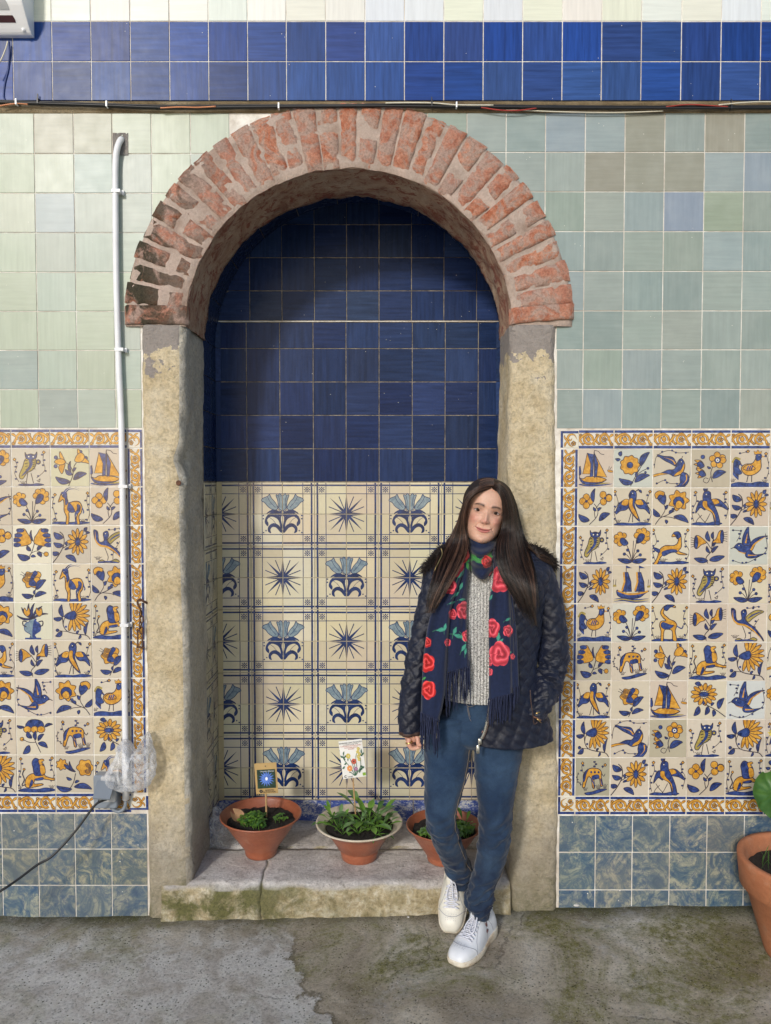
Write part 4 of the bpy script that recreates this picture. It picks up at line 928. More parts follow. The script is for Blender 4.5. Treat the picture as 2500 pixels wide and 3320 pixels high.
# right panel
PZR = [wz(2000, p) for p in (1455.5, 1581, 1706, 1831.5, 1957, 2081.5, 2206.5, 2331.5, 2456, 2581)]
PXR = [wx(p, 2010) for p in (1869.5, 1983.5, 2109.5, 2233, 2359.5, 2486, 2611, 2737)]
RIGHT = [['boat', 'round', 'swallow', 'star', 'rooster', 'rose', 'owl'],
         ['twin', 'eagle', 'bigbloom', 'parrot', 'daisy', 'boat2', 'trumpet'],
         ['owl', 'carnation', 'dog', 'trumpet', 'dive', 'sunflower', 'lion'],
         ['daisy', 'boat2', 'daisy', 'owl', 'carnation', 'dog', 'rose'],
         ['rooster', 'carnation', 'gazelle', 'trumpet', 'longtail', 'twin', 'goat'],
         ['tulip_blue', 'graze', 'tulip_pair', 'lion', 'daisy_side', 'swallow', 'twin'],
         ['eagle', 'rose', 'boat', 'sunflower', 'dive', 'carnation', 'graze'],
         ['daisy_side', 'swallow', 'star', 'owl', 'daisy_side', 'parrot', 'rose'],
         ['graze', 'daisy', 'parrot', 'twin', 'lion', 'round', 'boat2']]
RC = {(0, 1): 'c6ccc6', (4, 1): 'cbcbc4', (6, 4): 'c8cfd2', (2, 4): 'c2c9c4', (7, 2): 'b3ad9c', (8, 0): 'aaa898', (5, 0): 'b4b0a4', (0, 3): 'bab3a2'}
for j in range(9):
    for i in range(7): pic(RIGHT[j][i], PXR[i], PXR[i + 1], PZR[j + 1], PZR[j], c=RC.get((j, i)))
rz1 = wz(2000, 1393.5); rz0 = wz(2000, 2641); rxl = wx(1812, 2010)
for i in range(7): border_h(PXR[i], PXR[i + 1], PZR[0], rz1, BORDER_R); border_h(PXR[i], PXR[i + 1], rz0, PZR[9], BORDER_R)
for j in range(9): _bv(rxl, PXR[0], PZR[j + 1], PZR[j], BORDER if j > 4 else BORDER_R, -90)
put_corner(rxl, PXR[0], PZR[0], rz1, -90); put_corner(rxl, PXR[0], rz0, PZR[9], 180)
# marbled skirting
MZL = [bz0 - .003, wz(200, 2752.5), wz(200, 2870), wz(200, 3010)]; MXL = [wx(p, 2800) for p in (-352, -232, -112, 8, 125.5, 244.5, 362.5, 479)]
for j in range(3):
    for i in range(len(MXL) - 1):
        put(MARB, MXL[i], MXL[i + 1], MZL[j + 1], MZL[j], vary({0: (1, 1, 1), 1: (.95, .92, .85), 2: (.85, .9, .95)}[j], .10), 'marbled_tile', gap=.0032)
MZR = [rz0 - .003, wz(2000, 2763), wz(2000, 2885), wz(2000, 3010)]; MXR = [wx(p, 2800) for p in (1811, 1929.5, 2049, 2170, 2290.5, 2411, 2532, 2652, 2772)]
for j in range(3):
    for i in range(len(MXR) - 1):
        put(MARB, MXR[i], MXR[i + 1], MZR[j + 1], MZR[j], vary((.92, 1.02, 1.18), .10), 'marbled_tile', gap=.0035)

# ------------------------------------------------------------------ stone jambs, step, arch
def rough_box(name, x0f, x1f, y0, y1, z0, z1, mats, step=.02, amp=.006, lab=None, sidemat=1, wav=.010, chip=None):
    """upright block, its front and reveal dressed roughly; x0f/x1f give the edges at each height"""
    b = MB(); nz = int((z1 - z0) / step); rows = []
    wd = x1f(z0) - x0f(z0); nx = max(3, int(wd / step)); ny = max(2, int((y1 - y0) / step))
    for k in range(nz + 1):
        z = lerp(z0, z1, k / nz); a, c = x0f(z), x1f(z); ring = []
        pts = [(a, lerp(y1, y0, i / ny), 0) for i in range(ny)] + [(lerp(a, c, i / nx), y0, 1) for i in range(nx)] + [(c, lerp(y0, y1, i / ny), 2) for i in range(ny + 1)]
        for i, (x, y, s_) in enumerate(pts):
            p = Vector((x, y, z)); d = amp * fbm(p * 16, 4) + wav * .6 * noise.noise(p * 3.5)
            corner_ = min(math.hypot(x - a, y - y0), math.hypot(x - c, y - y0))
            rd = .009 * max(0, 1 - corner_ / .018)
            dx = (d if s_ == 0 else -d if s_ == 2 else 0) + (rd if x < (a + c) / 2 else -rd) * (1 if y < y0 + .02 else 0)
            dy = (-abs(d) * .7 if s_ == 1 else 0) + rd * (1 if y < y0 + .02 else 0)
            if chip: dx += chip(x, y, z, s_)
            ring.append((x + dx, y + dy, z))
        rows.append(ring)
    b.grid(rows); b.cap(rows[-1][::-1]); 
    o = b.build(name, mats, smooth=True)
    return o
def chipl(x, y, z, s_):
    if s_ == 2 or (s_ == 1 and x > -.76):
        d = math.hypot((z - wz(600, 1485)) * 1.0, y * 0.7); return -.022 * max(0, 1 - abs(z - wz(600, 1490)) / .07) * (1 if y < .05 else 0)
    return 0
jl = rough_box('stone_jamb', jl_out, jl_in, -.016, .262, -.05, ARC_Z + .004, [M['limestone'], M['jamb_side']], chip=chipl)
for p in jl.data.polygons:
    if p.normal.x > .6: p.material_index = 1
tag(jl, 'yellowish rough limestone pillar left of the niche, with a rusty screw hole and mossy foot', 'pillar', 'stone jambs of the niche')
jr = rough_box('stone_jamb', jr_in, jr_out, -.016, .262, -.05, ARC_Z + .004, [M['limestone'], M['jamb_side']])
tag(jr, 'greyer limestone pillar right of the niche behind the standing woman', 'pillar', 'stone jambs of the niche')
jr.data.materials[0] = M['limestone_grey'] if False else M['limestone']
# step: cracked slab in two stones
LZ = wz(1300, 2868, -.03)
def slab(name, x0, x1, y0, y1, z0, z1, mat, amp=.006, st=.018, seed=0, crack_right=None, parent=None):
    b = MB(); nx = int((x1 - x0) / st) + 1; ny = int((y1 - y0) / st) + 1; nz = max(2, int((z1 - z0) / st)); rows = []
    prof = [(y0, lerp(z0, z1, k / nz)) for k in range(nz + 1)] + [(lerp(y0, y1, k / ny), z1) for k in range(1, ny + 1)] + [(y1, z0)]
    for i in range(nx + 1):
        row = []
        for k, (y, z) in enumerate(prof):
            x = lerp(x0, x1, i / nx)
            if crack_right and i == nx: x += crack_right(z, y)
            if crack_right is not None and i == 0 and False: pass
            p = Vector((x + seed, y, z)); d = amp * fbm(p * 13, 4); e_ = math.hypot(y - y0, z - z1); rd = .012 * max(0, 1 - e_ / .025)
            row.append((x, y + (d * 1.2 if y == y0 else 0) + rd, z + (d * .7 if z == z1 else 0) - rd))
        rows.append(row)
    b.grid(rows); b.cap(rows[0]); b.cap(rows[-1][::-1]); return b.build(name, mat, parent, smooth=False)
step = thing('stone_step', (0, 0, 0), 'worn mossy stone step with a crack at the foot of the niche', 'step')
def shade(o):
    for p in o.data.polygons: p.use_smooth = True
xc = wx(848, 2900, -.03)
def crk(z, y): return .018 * noise.noise(Vector((z * 22, y * 16, 1))) + .020 * (z - .06) / .06 * 0.5
# the two pieces of the front stone share a wandering joint
def slab_crack(x0, x1, seed, left):
    b = MB(); st = .016; nx = int((x1 - x0) / st); y0, y1, z0, z1 = -.034, .24, -.06, LZ; nz = 12; ny = 16; rows = []
    prof = [(y0, lerp(z0, z1, k / nz)) for k in range(nz + 1)] + [(lerp(y0, y1, k / ny), z1) for k in range(1, ny + 1)] + [(y1, z0)]
    for i in range(nx + 1):
        row = []
        for y, z in prof:
            t_ = i / nx; x = lerp(x0, x1, t_); cr_ = .020 * noise.noise(Vector((z * 24, y * 14, 1))) - .10 * max(0, y - 0) * .5
            wgt = (t_ if left else 1 - t_); x += cr_ * max(0, (wgt - .8) * 5)
            if wgt > .999: x += (-.0022 if left else .0022)
            p = Vector((x, y, z)); d = .006 * fbm(p * 13, 4) + .003 * fbm(p * 50, 2); e_ = math.hypot(y - y0, z - z1); rd = .013 * max(0, 1 - e_ / .028)
            row.append((x, y + (d * 1.3 if y == y0 else 0) + rd, z + (d * .6 if z == z1 else 0) - rd))
        rows.append(row)
    b.grid(rows); b.cap(rows[0]); b.cap(rows[-1][::-1]); o = b.build('stone_block', M['step_stone'], step, smooth=True); return o
# head of the step sits in front of the left jamb foot, as in the photograph
slab_crack(wx(524, 2900, -.03), xc, 0, True); slab_crack(xc, wx(1655, 2900, -.03), 1, False)
slab('stone_block', -.72, .49, .243, .56, -.02, LZ + .004, M['step_stone'], seed=9, parent=step)
# arch
arch = thing('brick_arch', (ARC_X, 0, ARC_Z), 'round arch of worn red bricks with pale mortar above the niche', 'arch')
def ell(a, rx, rz, y): return (ARC_X + rx * math.cos(a), y, ARC_Z + rz * math.sin(a))
b = MB(); NA = 150; NR = 14; rows = []
for i in range(NA + 1):
    a = math.pi * i / NA; row = []
    for k in range(NR + 1):
        t_ = k / NR; p = Vector(ell(a, lerp(RI, RO - .012, t_), lerp(RIZ, ROZ - .012, t_), 0))
        row.append((p.x, -.0125 + .0045 * fbm(p * 22, 4) + (.007 if k in (0, NR) else 0), p.z))
    row.append((ell(a, RO - .011, ROZ - .011, 0)[0], .0, ell(a, RO - .011, ROZ - .011, 0)[2])); rows.append(row)
b.grid(rows); b.build('mortar_bed', M['mortar'], arch, smooth=True)
b = MB(); rows = []
for i in range(NA + 1):
    a = math.pi * i / NA; row = []
    for k in range(15):
        t_ = k / 14; y = lerp(-.012, .262, t_); p = Vector(ell(a, RI, RIZ, y)); n_ = .006 * fbm(p * 12, 4) - .004 * t_
        if k == 14: n_ += .008 * abs(noise.noise(Vector((a * 14, 1, 2))))
        row.append(ell(a, RI + n_, RIZ + n_, y + (.012 * noise.noise(Vector((a * 10, 0, 7))) if k == 14 else 0)))
    row.append(ell(a, RI + .16, RIZ + .16, .263)); rows.append(row)
b.grid(rows); b.build('soffit', M['soffit'], arch, smooth=True)
ra = random.Random(3)
def brick(a0, a1, t0, t1, proud=.0, nm='brick', out_=0.0, lab=None):
    b = MB(); nr = max(4, int((t1 - t0) * 14)); na = 4; rows = []
    j = [ra.uniform(-.006, .006) for _ in range(4)]; s_ = ra.uniform(0, 50)
    for i in range(nr + 1):
        row = []; u = i / nr
        for k in range(-1, na + 2):
            kk = max(0, min(na, k)) / na; t_ = lerp(t0, t1, u)
            aa = lerp(a0 + lerp(j[0], j[1], u), a1 + lerp(j[2], j[3], u), kk)
            rx, rz = lerp(RI, RO + out_, t_), lerp(RIZ, ROZ + out_, t_)
            x, _, z = ell(aa, rx, rz, 0); p = Vector((x, 0, z))
            wob = .0035 * fbm(p * 40 + Vector((s_, 0, 0)), 3)
            edge = 1 if k in (-1, na + 1) or i in (0, nr) else 0
            rim = (k in (0, na)) or (i in (1, nr - 1))
            y = -.0180 - proud + .0050 * fbm(p * 34 + Vector((0, s_, 0)), 4) + (.013 if edge else .0035 if rim else 0)
            row.append((x + wob, y, z + wob))
        rows.append(row)
    b.grid(rows); o = b.build(nm, M['brick'], arch, smooth=True); return o
NB = 31
for n_ in range(NB):
    ac = math.pi * (n_ + .5) / NB; th = math.pi / NB * ra.uniform(.76, .90) * .5
    if n_ in (0, NB - 1): continue
    if ra.random() < .30:
        m_ = ra.uniform(.38, .62); g_ = .022
        brick(ac - th, ac + th, .01, m_ - g_, ra.uniform(-.003, .002)); brick(ac - th, ac + th, m_ + g_, .985, ra.uniform(-.003, .002))
    else:
        brick(ac - th, ac + th, ra.choice([.01, .01, .06]), ra.choice([.985, .985, .96]), ra.uniform(-.003, .002))
# springers: wide bricks overhanging the jambs
for sg, xo, xi, zt, zb in ((1, wx(1862, 1010), wx(1650, 1010), wz(1800, 986), wz(1800, 1036)), (-1, wx(404, 1020), wx(612, 1020), wz(420, 994), wz(420, 1054))):
    b = MB(); rows = []; nx_ = 16; s_ = 5 + sg
    for i in range(nx_ + 1):
        row = []; x = lerp(xi, xo, i / nx_)
        slope = (0.0 if sg < 0 else -.018 * (1 - i / nx_))
        for k in range(-1, 7):
            kk = max(0, min(5, k)) / 5; z = lerp(zb, zt, kk) + slope; p = Vector((x, s_, z))
            edge = k in (-1, 6) or i in (0, nx_); y = -.024 + .004 * fbm(p * 30, 4) + (.024 if edge else .003 if k in (0, 5) or i in (1, nx_ - 1) else 0)
            row.append((x, y, z + .003 * fbm(p * 25, 2)))
        rows.append(row)
    b.grid(rows); o = b.build('brick', M['brick'], arch, smooth=True)
    o['label'] = 'wide bright red springer brick overhanging the pillar'

# ------------------------------------------------------------------ niche lining
niche = thing('tiled_niche', (-.11, .3, 0), 'shallow arched niche lined with dark blue tiles above blue and cream panels', 'niche')
NXL, NXR, NB_, NF = -.716, .489, .50, .262
NCX = (NXL + NXR) / 2; NRr = (NXR - NXL) / 2; NCZ = wz(1163, 1128, NB_)
def nZ(py): return wz(1163, py, NB_)
b = MB()
b.box(NXL - .01, NXR + .01, NB_, NB_ + .1, LZ - .03, NCZ + NRr + .08); 
b.box(NXL - .05, NXL, NF, NB_, LZ - .02, NCZ); b.box(NXR, NXR + .05, NF, NB_, LZ - .02, NCZ)
rows = []
for y in (NF, NB_): rows.append([(NCX - NRr * math.cos(math.pi * k / 40), y, NCZ + NRr * math.sin(math.pi * k / 40)) for k in range(41)])
b.grid(rows); b.build('lining', M['grout_niche'], niche)
rn = random.Random(23)
navy = ['24346a', '22336c', '283a72', '1f3066', '2a3a6c', '2b3d78']
def ncol(z):
    c = lin(rn.choice(navy)); return vary((c[0] * 1.1, c[1] * 1.08, c[2] * .76), .14, rn)
def putn(me, x0, x1, z0, z1, col, name, y=NB_, **k): return put(me, x0, x1, z0, z1, col, name, y, parent=niche, **k)
#  every lining object is in world coordinates; niche sits at its own origin
def reparent(o): o.location = Vector(o.location) - Vector(niche.location)
# back wall, upper blue field (cut to the curve)
UX = [wx(p, 1000, NB_) for p in (600, 706, 810, 914.5, 1019.5, 1124, 1229, 1334, 1439, 1545, 1650)]
UZ = [nZ(p) for p in (621, 728.5, 835.5, 943, 1040)]
for j in range(4):
    for i in range(len(UX) - 1):
        x0, x1, z1, z0 = UX[i], UX[i + 1], UZ[j], UZ[j + 1]; g_ = .0012
        poly = []
        x0 = max(x0, NXL + .001); x1 = min(x1, NXR - .001)
        if x1 - x0 < .01: continue
        P = [(x0 + g_, z0 + g_), (x1 - g_, z0 + g_), (x1 - g_, z1 - g_), (x0 + g_, z1 - g_)]
        # clip by curve: sample the top edge
        def top(x): 
            q = NRr ** 2 - (x - NCX) ** 2
            return NCZ + math.sqrt(q) - .003 if q > 0 else -9
        xs2 = [lerp(x0 + g_, x1 - g_, k / 8) for k in range(9)]
        tops = [min(z1 - g_, top(x)) for x in xs2]
        if max(tops) < z0 + .012: continue
        full = min(tops) >= z1 - g_ - 1e-6
        if full: o = putn(NAVY, x0, x1, z0, z1, ncol(z0), 'blue_tile'); reparent(o); continue
        bb = MB(); pts = [(x, max(z0 + g_, t_)) for x, t_ in zip(xs2, tops)]
        ring = [(x0 + g_, z0 + g_), (x1 - g_, z0 + g_)] + [q for q in reversed(pts)]
        clean = [ring[0]]
        for q in ring[1:]:
            if math.hypot(q[0] - clean[-1][0], q[1] - clean[-1][1]) > 1e-4: clean.append(q)
        if len(clean) < 3: continue
        bb.grid([[(x, NB_, z) for x, z in clean], [(x, NB_ - TT, z) for x, z in clean]], close_u=True); bb.cap([(x, NB_ - TT, z) for x, z in clean])
        o = bb.build('blue_tile', M['glaze_navy'], niche); o.color = (*ncol(z0), 1)
# curved soffit tiles
for k in range(11):
    a0, a1 = math.pi * (k + .01) / 11, math.pi * (k + .99) / 11
    bb = MB(); rows = []
    for q in range(5):
        a = lerp(a0, a1, q / 4); rows.append([(NCX + (NRr - d_) * math.cos(a), y, NCZ + (NRr - d_) * math.sin(a)) for y, d_ in ((NF + .002, 0), (NF + .002, TT), (NB_ - TT - .006, TT), (NB_ - TT - .006, 0))])
    bb.grid(rows); bb.cap(rows[0]); bb.cap(rows[-1][::-1]); o = bb.build('curved_tile', M['glaze_navy'], niche); o.color = (*ncol(0), 1)
# ledge strip where the lower field stands proud
LY = NB_ - .007
zl = nZ(1042)
b = MB(); b.box(NXL + .001, NXR - .001, LY, NB_ - .0005, LZ - .01, zl - .004); b.build('lower_render', M['grout_niche'], niche)
b = MB(); b.box(NXL + .001, NXR - .001, LY - TT - .001, NB_ - .001, zl - .0038, zl - .0006); b.build('ledge_strip', M['grout'], niche)
VX = [wx(p, 1300, LY) for p in (712, 800, 907.5, 1015.5, 1122, 1229, 1336.5, 1443, 1550, 1612)]
VZ = [nZ(p) for p in (1046, 1131, 1239, 1347, 1455, 1562)]
for j in range(5):
    for i in range(len(VX) - 1): o = putn(NAVY, VX[i], VX[i + 1], VZ[j + 1], VZ[j], ncol(0), 'blue_tile', LY); reparent(o)
# painted panel of the back wall
QX = [wx(p, 2100, LY) for p in (712, 816, 918.5, 1021.5, 1124, 1226.5, 1328.5, 1430, 1531, 1613)]
QZ = [nZ(p) for p in (1564, 1666.5, 1769.5, 1872, 1975, 2077.5, 2179, 2281, 2383.5, 2487, 2590)]
pc_ = ['cac3a6', 'c6bd9f', 'cdc5a9', 'c1b89e', 'cac3ad', 'c5bc9f', 'c0b49d', 'c8bba4']
def unit_tile(col, row, seed):
    # columns: col 0 is the right half of a unit; col 1,2 make the next one
    uc, ix = (0, 1) if col == 0 else ((col + 1) // 2, (col - 1) % 2)
    ur, iy = row // 2, 1 - row % 2
    kind = 'star' if (uc + ur) % 2 == 0 else 'tulip'
    return UNIT[(kind, ix, iy, seed)]
for j in range(10):
    for i in range(9):
        c = lin(rn.choice(pc_)); c = vary(tuple(k * (1.0 if j < 6 else .96) for k in c), .07, rn)  # lower rows slightly darker, the light falling off downwards put into the colour
        cw_ = TS; x0, x1 = QX[i], QX[i + 1]
        me = unit_tile(i, j, rn.choice((0, 1)))
        o = putn(me, x0, x1, QZ[j + 1], QZ[j], c, 'panel_tile', LY, gap=.0018); reparent(o)
# speckled skirting
SX = [wx(p, 2640, LY) for p in (712, 812, 938, 1072, 1206, 1340, 1474, 1613)]
for i in range(7):
    o = putn(SPECK, SX[i], SX[i + 1], LZ - .002, QZ[10] - .002, (1, 1, 1), 'speckled_tile', LY); reparent(o)
# side walls (return tiles) with the small mitred corner strip
def side(xw, sgn):
    # local tile front faces -Y; rotate so that it faces +X (left wall) or -X (right wall)
    rz = math.pi / 2 if sgn > 0 else -math.pi / 2
    ycells = [(NF + .003, .388), (.388, NB_ - .024)]
    for j in range(5):
        for (y0, y1) in ycells[:]:
            o = bpy.data.objects.new('blue_tile', NAVY); COL.objects.link(o); o.parent = niche
            o.location = Vector((xw, (y0 + y1) / 2, (VZ[j] + VZ[j + 1]) / 2)) - Vector(niche.location); o.rotation_euler = (0, 0, rz)
            o.scale = ((y1 - y0 - .003) / TS, 1, (VZ[j] - VZ[j + 1] - .003) / TS); o.color = (*ncol(0), 1)
    for j in range(10):
        for q, (y0, y1) in enumerate(ycells):
            me = UNIT[('tulip' if (j // 2) % 2 == 0 else 'star', 0 if (q == 0) == (sgn > 0) else 1, 1 - j % 2, 0)] if q else UNIT[('star' if (j // 2) % 2 == 0 else 'tulip', 1 if sgn > 0 else 0, 1 - j % 2, 1)]
            o = bpy.data.objects.new('panel_tile', me); COL.objects.link(o); o.parent = niche
            o.location = Vector((xw, (y0 + y1) / 2, (QZ[j] + QZ[j + 1]) / 2)) - Vector(niche.location); o.rotation_euler = (0, 0, rz)
            o.scale = ((y1 - y0 - .003) / TS, 1, (QZ[j] - QZ[j + 1] - .003) / TS); o.color = (*vary(lin(rn.choice(pc_)), .06, rn), 1)
    for y0, y1 in ycells:
        o = bpy.data.objects.new('speckled_tile', SPECK); COL.objects.link(o); o.parent = niche
        o.location = Vector((xw, (y0 + y1) / 2, (LZ + QZ[10]) / 2)) - Vector(niche.location); o.rotation_euler = (0, 0, rz); o.scale = ((y1 - y0 - .003) / TS, 1, (QZ[10] - LZ - .003) / TS)
    # mitre strips
    zz = [zl - .005] + VZ[1:] + QZ[1:] + [LZ]
    for k in range(len(zz) - 1):
        bb = MB(); xa, ya = xw + sgn * (TT + .0003), NB_ - .026; xb, yb = xw + sgn * .024, LY - TT - .0006
        z1, z0 = zz[k] - .001, zz[k + 1] + .001
        bb.box(0, 0, 0, 0, 0, 0) if False else None
        q = [(xa, ya, z0), (xb, yb, z0), (xb, yb, z1), (xa, ya, z1)]; q2 = [(xw, ya + .02, z) if i in (0, 3) else (xb, yb + .004, z) for i, (_, _, z) in enumerate(q)]
        bb.face(q); bb.face([q[3], q[2], q2[2], q2[3]]); bb.face([q[0], q[1], q2[1], q2[0]][::-1])
        mt = M['glaze_navy'] if k < 5 else M['glaze_picture'] if k < 15 else M['speckled_tile']
        o = bb.build('corner_strip', mt, niche); o.color = (*(ncol(0) if k < 5 else lin('b0a27e')), 1)
side(NXL, 1); side(NXR, -1)

# ------------------------------------------------------------------ small things on and before the wall
simple('white_plastic', (0.88, 0.89, 0.90), 0.35, 0.03, 8)
simple('pipe_white', (0.70, 0.71, 0.73), 0.45, 0.10, 14, 0.05)
simple('grey_plastic', (0.20, 0.23, 0.27), 0.4, 0.06, 12)
simple('light_grey_plastic', (0.42, 0.43, 0.44), 0.45, 0.06, 12)
simple('black_rubber', (0.012, 0.013, 0.015), 0.45, 0.2, 20)
simple('dark_slot', (0.05, 0.012, 0.015), 0.5, 0.2, 20)
simple('orange_cable', (0.55, 0.22, 0.10), 0.5, 0.1, 20)
simple('red_cable', (0.30, 0.03, 0.02), 0.5, 0.1, 20)
simple('pale_cable', (0.55, 0.52, 0.42), 0.5, 0.1, 20)
simple('blue_cable', (0.02, 0.04, 0.16), 0.5, 0.1, 20)
simple('rust', (0.10, 0.045, 0.025), 0.85, 0.5, 90, 0.8)
simple('steel', (0.55, 0.54, 0.50), 0.35, 0.15, 60, metal=1.0)
simple('soil', (0.018, 0.013, 0.010), 0.95, 0.6, 120, 1.0)
simple('dry_leaf', (0.32, 0.18, 0.09), 0.7, 0.3, 40, 0.3)
simple('wood', (0.42, 0.26, 0.12), 0.6, 0.3, 60, 0.2)
simple('kraft', (0.42, 0.28, 0.11), 0.6, 0.08, 30)
simple('paper', (0.72, 0.72, 0.70), 0.45, 0.03, 20)
simple('ink', (0.02, 0.02, 0.03), 0.6, 0.1)
simple('ink_red', (0.50, 0.10, 0.06), 0.6, 0.1)
simple('ink_orange', (0.70, 0.28, 0.08), 0.6, 0.2)
simple('ink_yellow', (0.55, 0.45, 0.10), 0.6, 0.2)
simple('ink_green', (0.03, 0.11, 0.06), 0.6, 0.3)
simple('ink_lime', (0.20, 0.36, 0.03), 0.6, 0.1)
simple('ink_mauve', (0.35, 0.16, 0.30), 0.6, 0.2)
simple('ink_white', (0.75, 0.78, 0.85), 0.5, 0.05)
simple('photo_dark', (0.02, 0.045, 0.03), 0.3, 0.6, 60)
simple('photo_blue', (0.10, 0.20, 0.62), 0.3, 0.3, 60)
simple('crumb_white', (0.55, 0.54, 0.52), 0.8, 0.2, 60, 0.5)
def leafmat(name, a, b, tr=0.25):
    t = NT(name); v = t.vec('Object', loc=t.offs()); g = t.geo()
    n = t.noise(v, 18, 4); c = t.ramp(n, [(0.3, a), (0.7, b)])
    t.set('Base Color', c); t.set('Roughness', 0.45)
    tl = t.n('ShaderNodeBsdfTranslucent'); t.l(t.mix(0.5, c, (0.25, 0.45, 0.05)), tl.inputs[0])
    mx = t.n('ShaderNodeMixShader'); mx.inputs[0].default_value = tr; t.l(t.p.outputs[0], mx.inputs[1]); t.l(tl.outputs[0], mx.inputs[2]); t.l(mx.outputs[0], t.out.inputs[0])
    M[name] = t.mat
leafmat('leaf_bright', (0.09, 0.22, 0.025), (0.20, 0.38, 0.06)); leafmat('leaf_deep', (0.035, 0.11, 0.025), (0.08, 0.19, 0.045)); leafmat('leaf_sage', (0.12, 0.23, 0.09), (0.22, 0.36, 0.14))
t = NT('film'); v = t.vec('Object'); lw = t.n('ShaderNodeLayerWeight'); lw.inputs[0].default_value = 0.45
n = t.noise(v, 22, 6, 0.7, 1.5)
t.set('Base Color', (0.85, 0.87, 0.90, 1)); t.set('Roughness', 0.14); t.set('Specular IOR Level', 1.0); t.set('Normal', t.bump(n, 0.8, 0.02))
tr = t.n('ShaderNodeBsdfTransparent'); tr.inputs[0].default_value = (0.97, 0.97, 0.98, 1)
mx = t.n('ShaderNodeMixShader'); t.l(t.math('ADD', t.math('MULTIPLY', lw.outputs[1], 0.55), t.ramp(n, [(0.42, 0.06), (0.62, 0.45)]), clamp=True), mx.inputs[0]); t.l(tr.outputs[0], mx.inputs[1]); t.l(t.p.outputs[0], mx.inputs[2]); t.l(mx.outputs[0], t.out.inputs[0]); M['film'] = t.mat
def terracotta(name, a, b, rough, wet=0.0):
    t = NT(name); v = t.vec('Object', loc=t.offs()); g = t.noise(v, 60, 8, 0.7); n = t.noise(t.vec('Object', (1, 1, 3), loc=t.offs()), 7, 6, 0.7)
    c = t.ramp(n, [(0.3, a), (0.65, b)]); c = t.mix(t.ramp(t.noise(v, 11, 8, 0.75), [(0.54, 0.0), (0.66, 0.4)]), c, (0.42, 0.26, 0.18)); c = t.mix(t.ramp(g, [(0.60, 0.0), (0.72, 0.4)]), c, (0.10, 0.05, 0.035))
    c = t.mix(0.35, c, t.ramp(g, [(0.3, (0.5,) * 3), (0.6, (1.0,) * 3)]), 'MULTIPLY')
    t.set('Base Color', c); t.set('Roughness', rough); t.set('Coat Weight', wet); t.set('Coat Roughness', 0.25); t.set('Normal', t.bump(g, 0.35, 0.004)); M[name] = t.mat
terracotta('terracotta', (0.24, 0.065, 0.03), (0.34, 0.11, 0.055), 0.42, 0.25)
terracotta('terracotta_dry', (0.36, 0.12, 0.05), (0.48, 0.19, 0.09), 0.75)
terracotta('cream_glaze', (0.50, 0.42, 0.32), (0.62, 0.55, 0.44), 0.4, 0.2)

# electrical conduit down the left side
cond = thing('conduit_pipe', W(395, 900, -.02), 'long white plastic conduit pipe running down the wall left of the arch', 'pipe')
PY = -.022
pl = [W(394, 452, -.004), W(391, 455, -.012), W(385, 466, -.019), W(379, 486, -.023), W(375, 520, PY), W(374, 600, PY), W(377, 900, PY), W(385, 1180, PY), W(394, 1400, PY), W(400, 1800, PY), W(404, 2200, PY), W(407, 2420, PY)]
b = MB(); b.tube(spline(pl, 6), .0108, 14); b.build('pipe', M['pipe_white'], cond, smooth=True)
b = MB(); b.tube([W(407, 2410, PY), W(408, 2592, PY)], .0125, 14); b.build('pipe_end', M['pipe_white'], cond, smooth=True)
for px, py in ((376, 621), (386, 1134), (399, 1577), (403, 2026)):
    c = W(px, py, PY); b = MB(); b.box(c.x - .0125, c.x + .018, -.034, -.001, c.z - .0055, c.z + .0055); b.box(c.x + .0182, c.x + .024, -.014, -.001, c.z - .008, c.z + .008)
    b.build('clip', M['pipe_white'], cond)
b = MB(); c0, c1 = W(367, 505), W(416, 432)
N_ = 10; rows = [[(lerp(c0.x, c1.x, i / N_) + .002 * noise.noise(Vector((i, j, 3))), -.0035 + .003 * fbm((i * .5, j * .5, 1), 3), lerp(c0.z, c1.z, j / N_) + .002 * noise.noise(Vector((i, j, 9)))) for i in range(N_ + 1)] for j in range(N_ + 1)]
b.grid(rows); b.build('mortar_patch', M['mortar_grey'], wall, smooth=True)

# socket box with its flap lifted over a plug
sk = thing('socket_box', W(360, 2560, 0), 'grey weatherproof socket with a black plug below the plastic bag', 'socket')
def rbox(b, x0, x1, y0, y1, z0, z1, r=.006, m=0):
    ring = []
    for cx, cz, a0 in ((x1 - r, z1 - r, 0), (x0 + r, z1 - r, 90), (x0 + r, z0 + r, 180), (x1 - r, z0 + r, 270)):
        for k in range(5): a = R(a0 + 22.5 * k); ring.append((cx + r * math.cos(a), cz + r * math.sin(a)))
    e = min(r, abs(y1 - y0) * .4) * .5
    b.grid([[(x, y1, z) for x, z in ring], [(x, y0 + e, z) for x, z in ring], [((x - (x0 + x1) / 2) * (1 - e / max(.001, (x1 - x0) / 2)) + (x0 + x1) / 2, y0, (z - (z0 + z1) / 2) * (1 - e / max(.001, (z1 - z0) / 2)) + (z0 + z1) / 2) for x, z in ring]], m, close_u=True)
    b.cap([((x - (x0 + x1) / 2) * (1 - e / max(.001, (x1 - x0) / 2)) + (x0 + x1) / 2, y0, (z - (z0 + z1) / 2) * (1 - e / max(.001, (z1 - z0) / 2)) + (z0 + z1) / 2) for x, z in ring], m)
p0, p1 = W(318, 2606), W(392, 2500)
b = MB(); rbox(b, p0.x, p1.x, -.045, -.001, p0.z, p1.z, .008); b.build('back_box', M['grey_plastic'], sk, smooth=False)
p0, p1 = W(330, 2598, -.047), W(376, 2515, -.047)
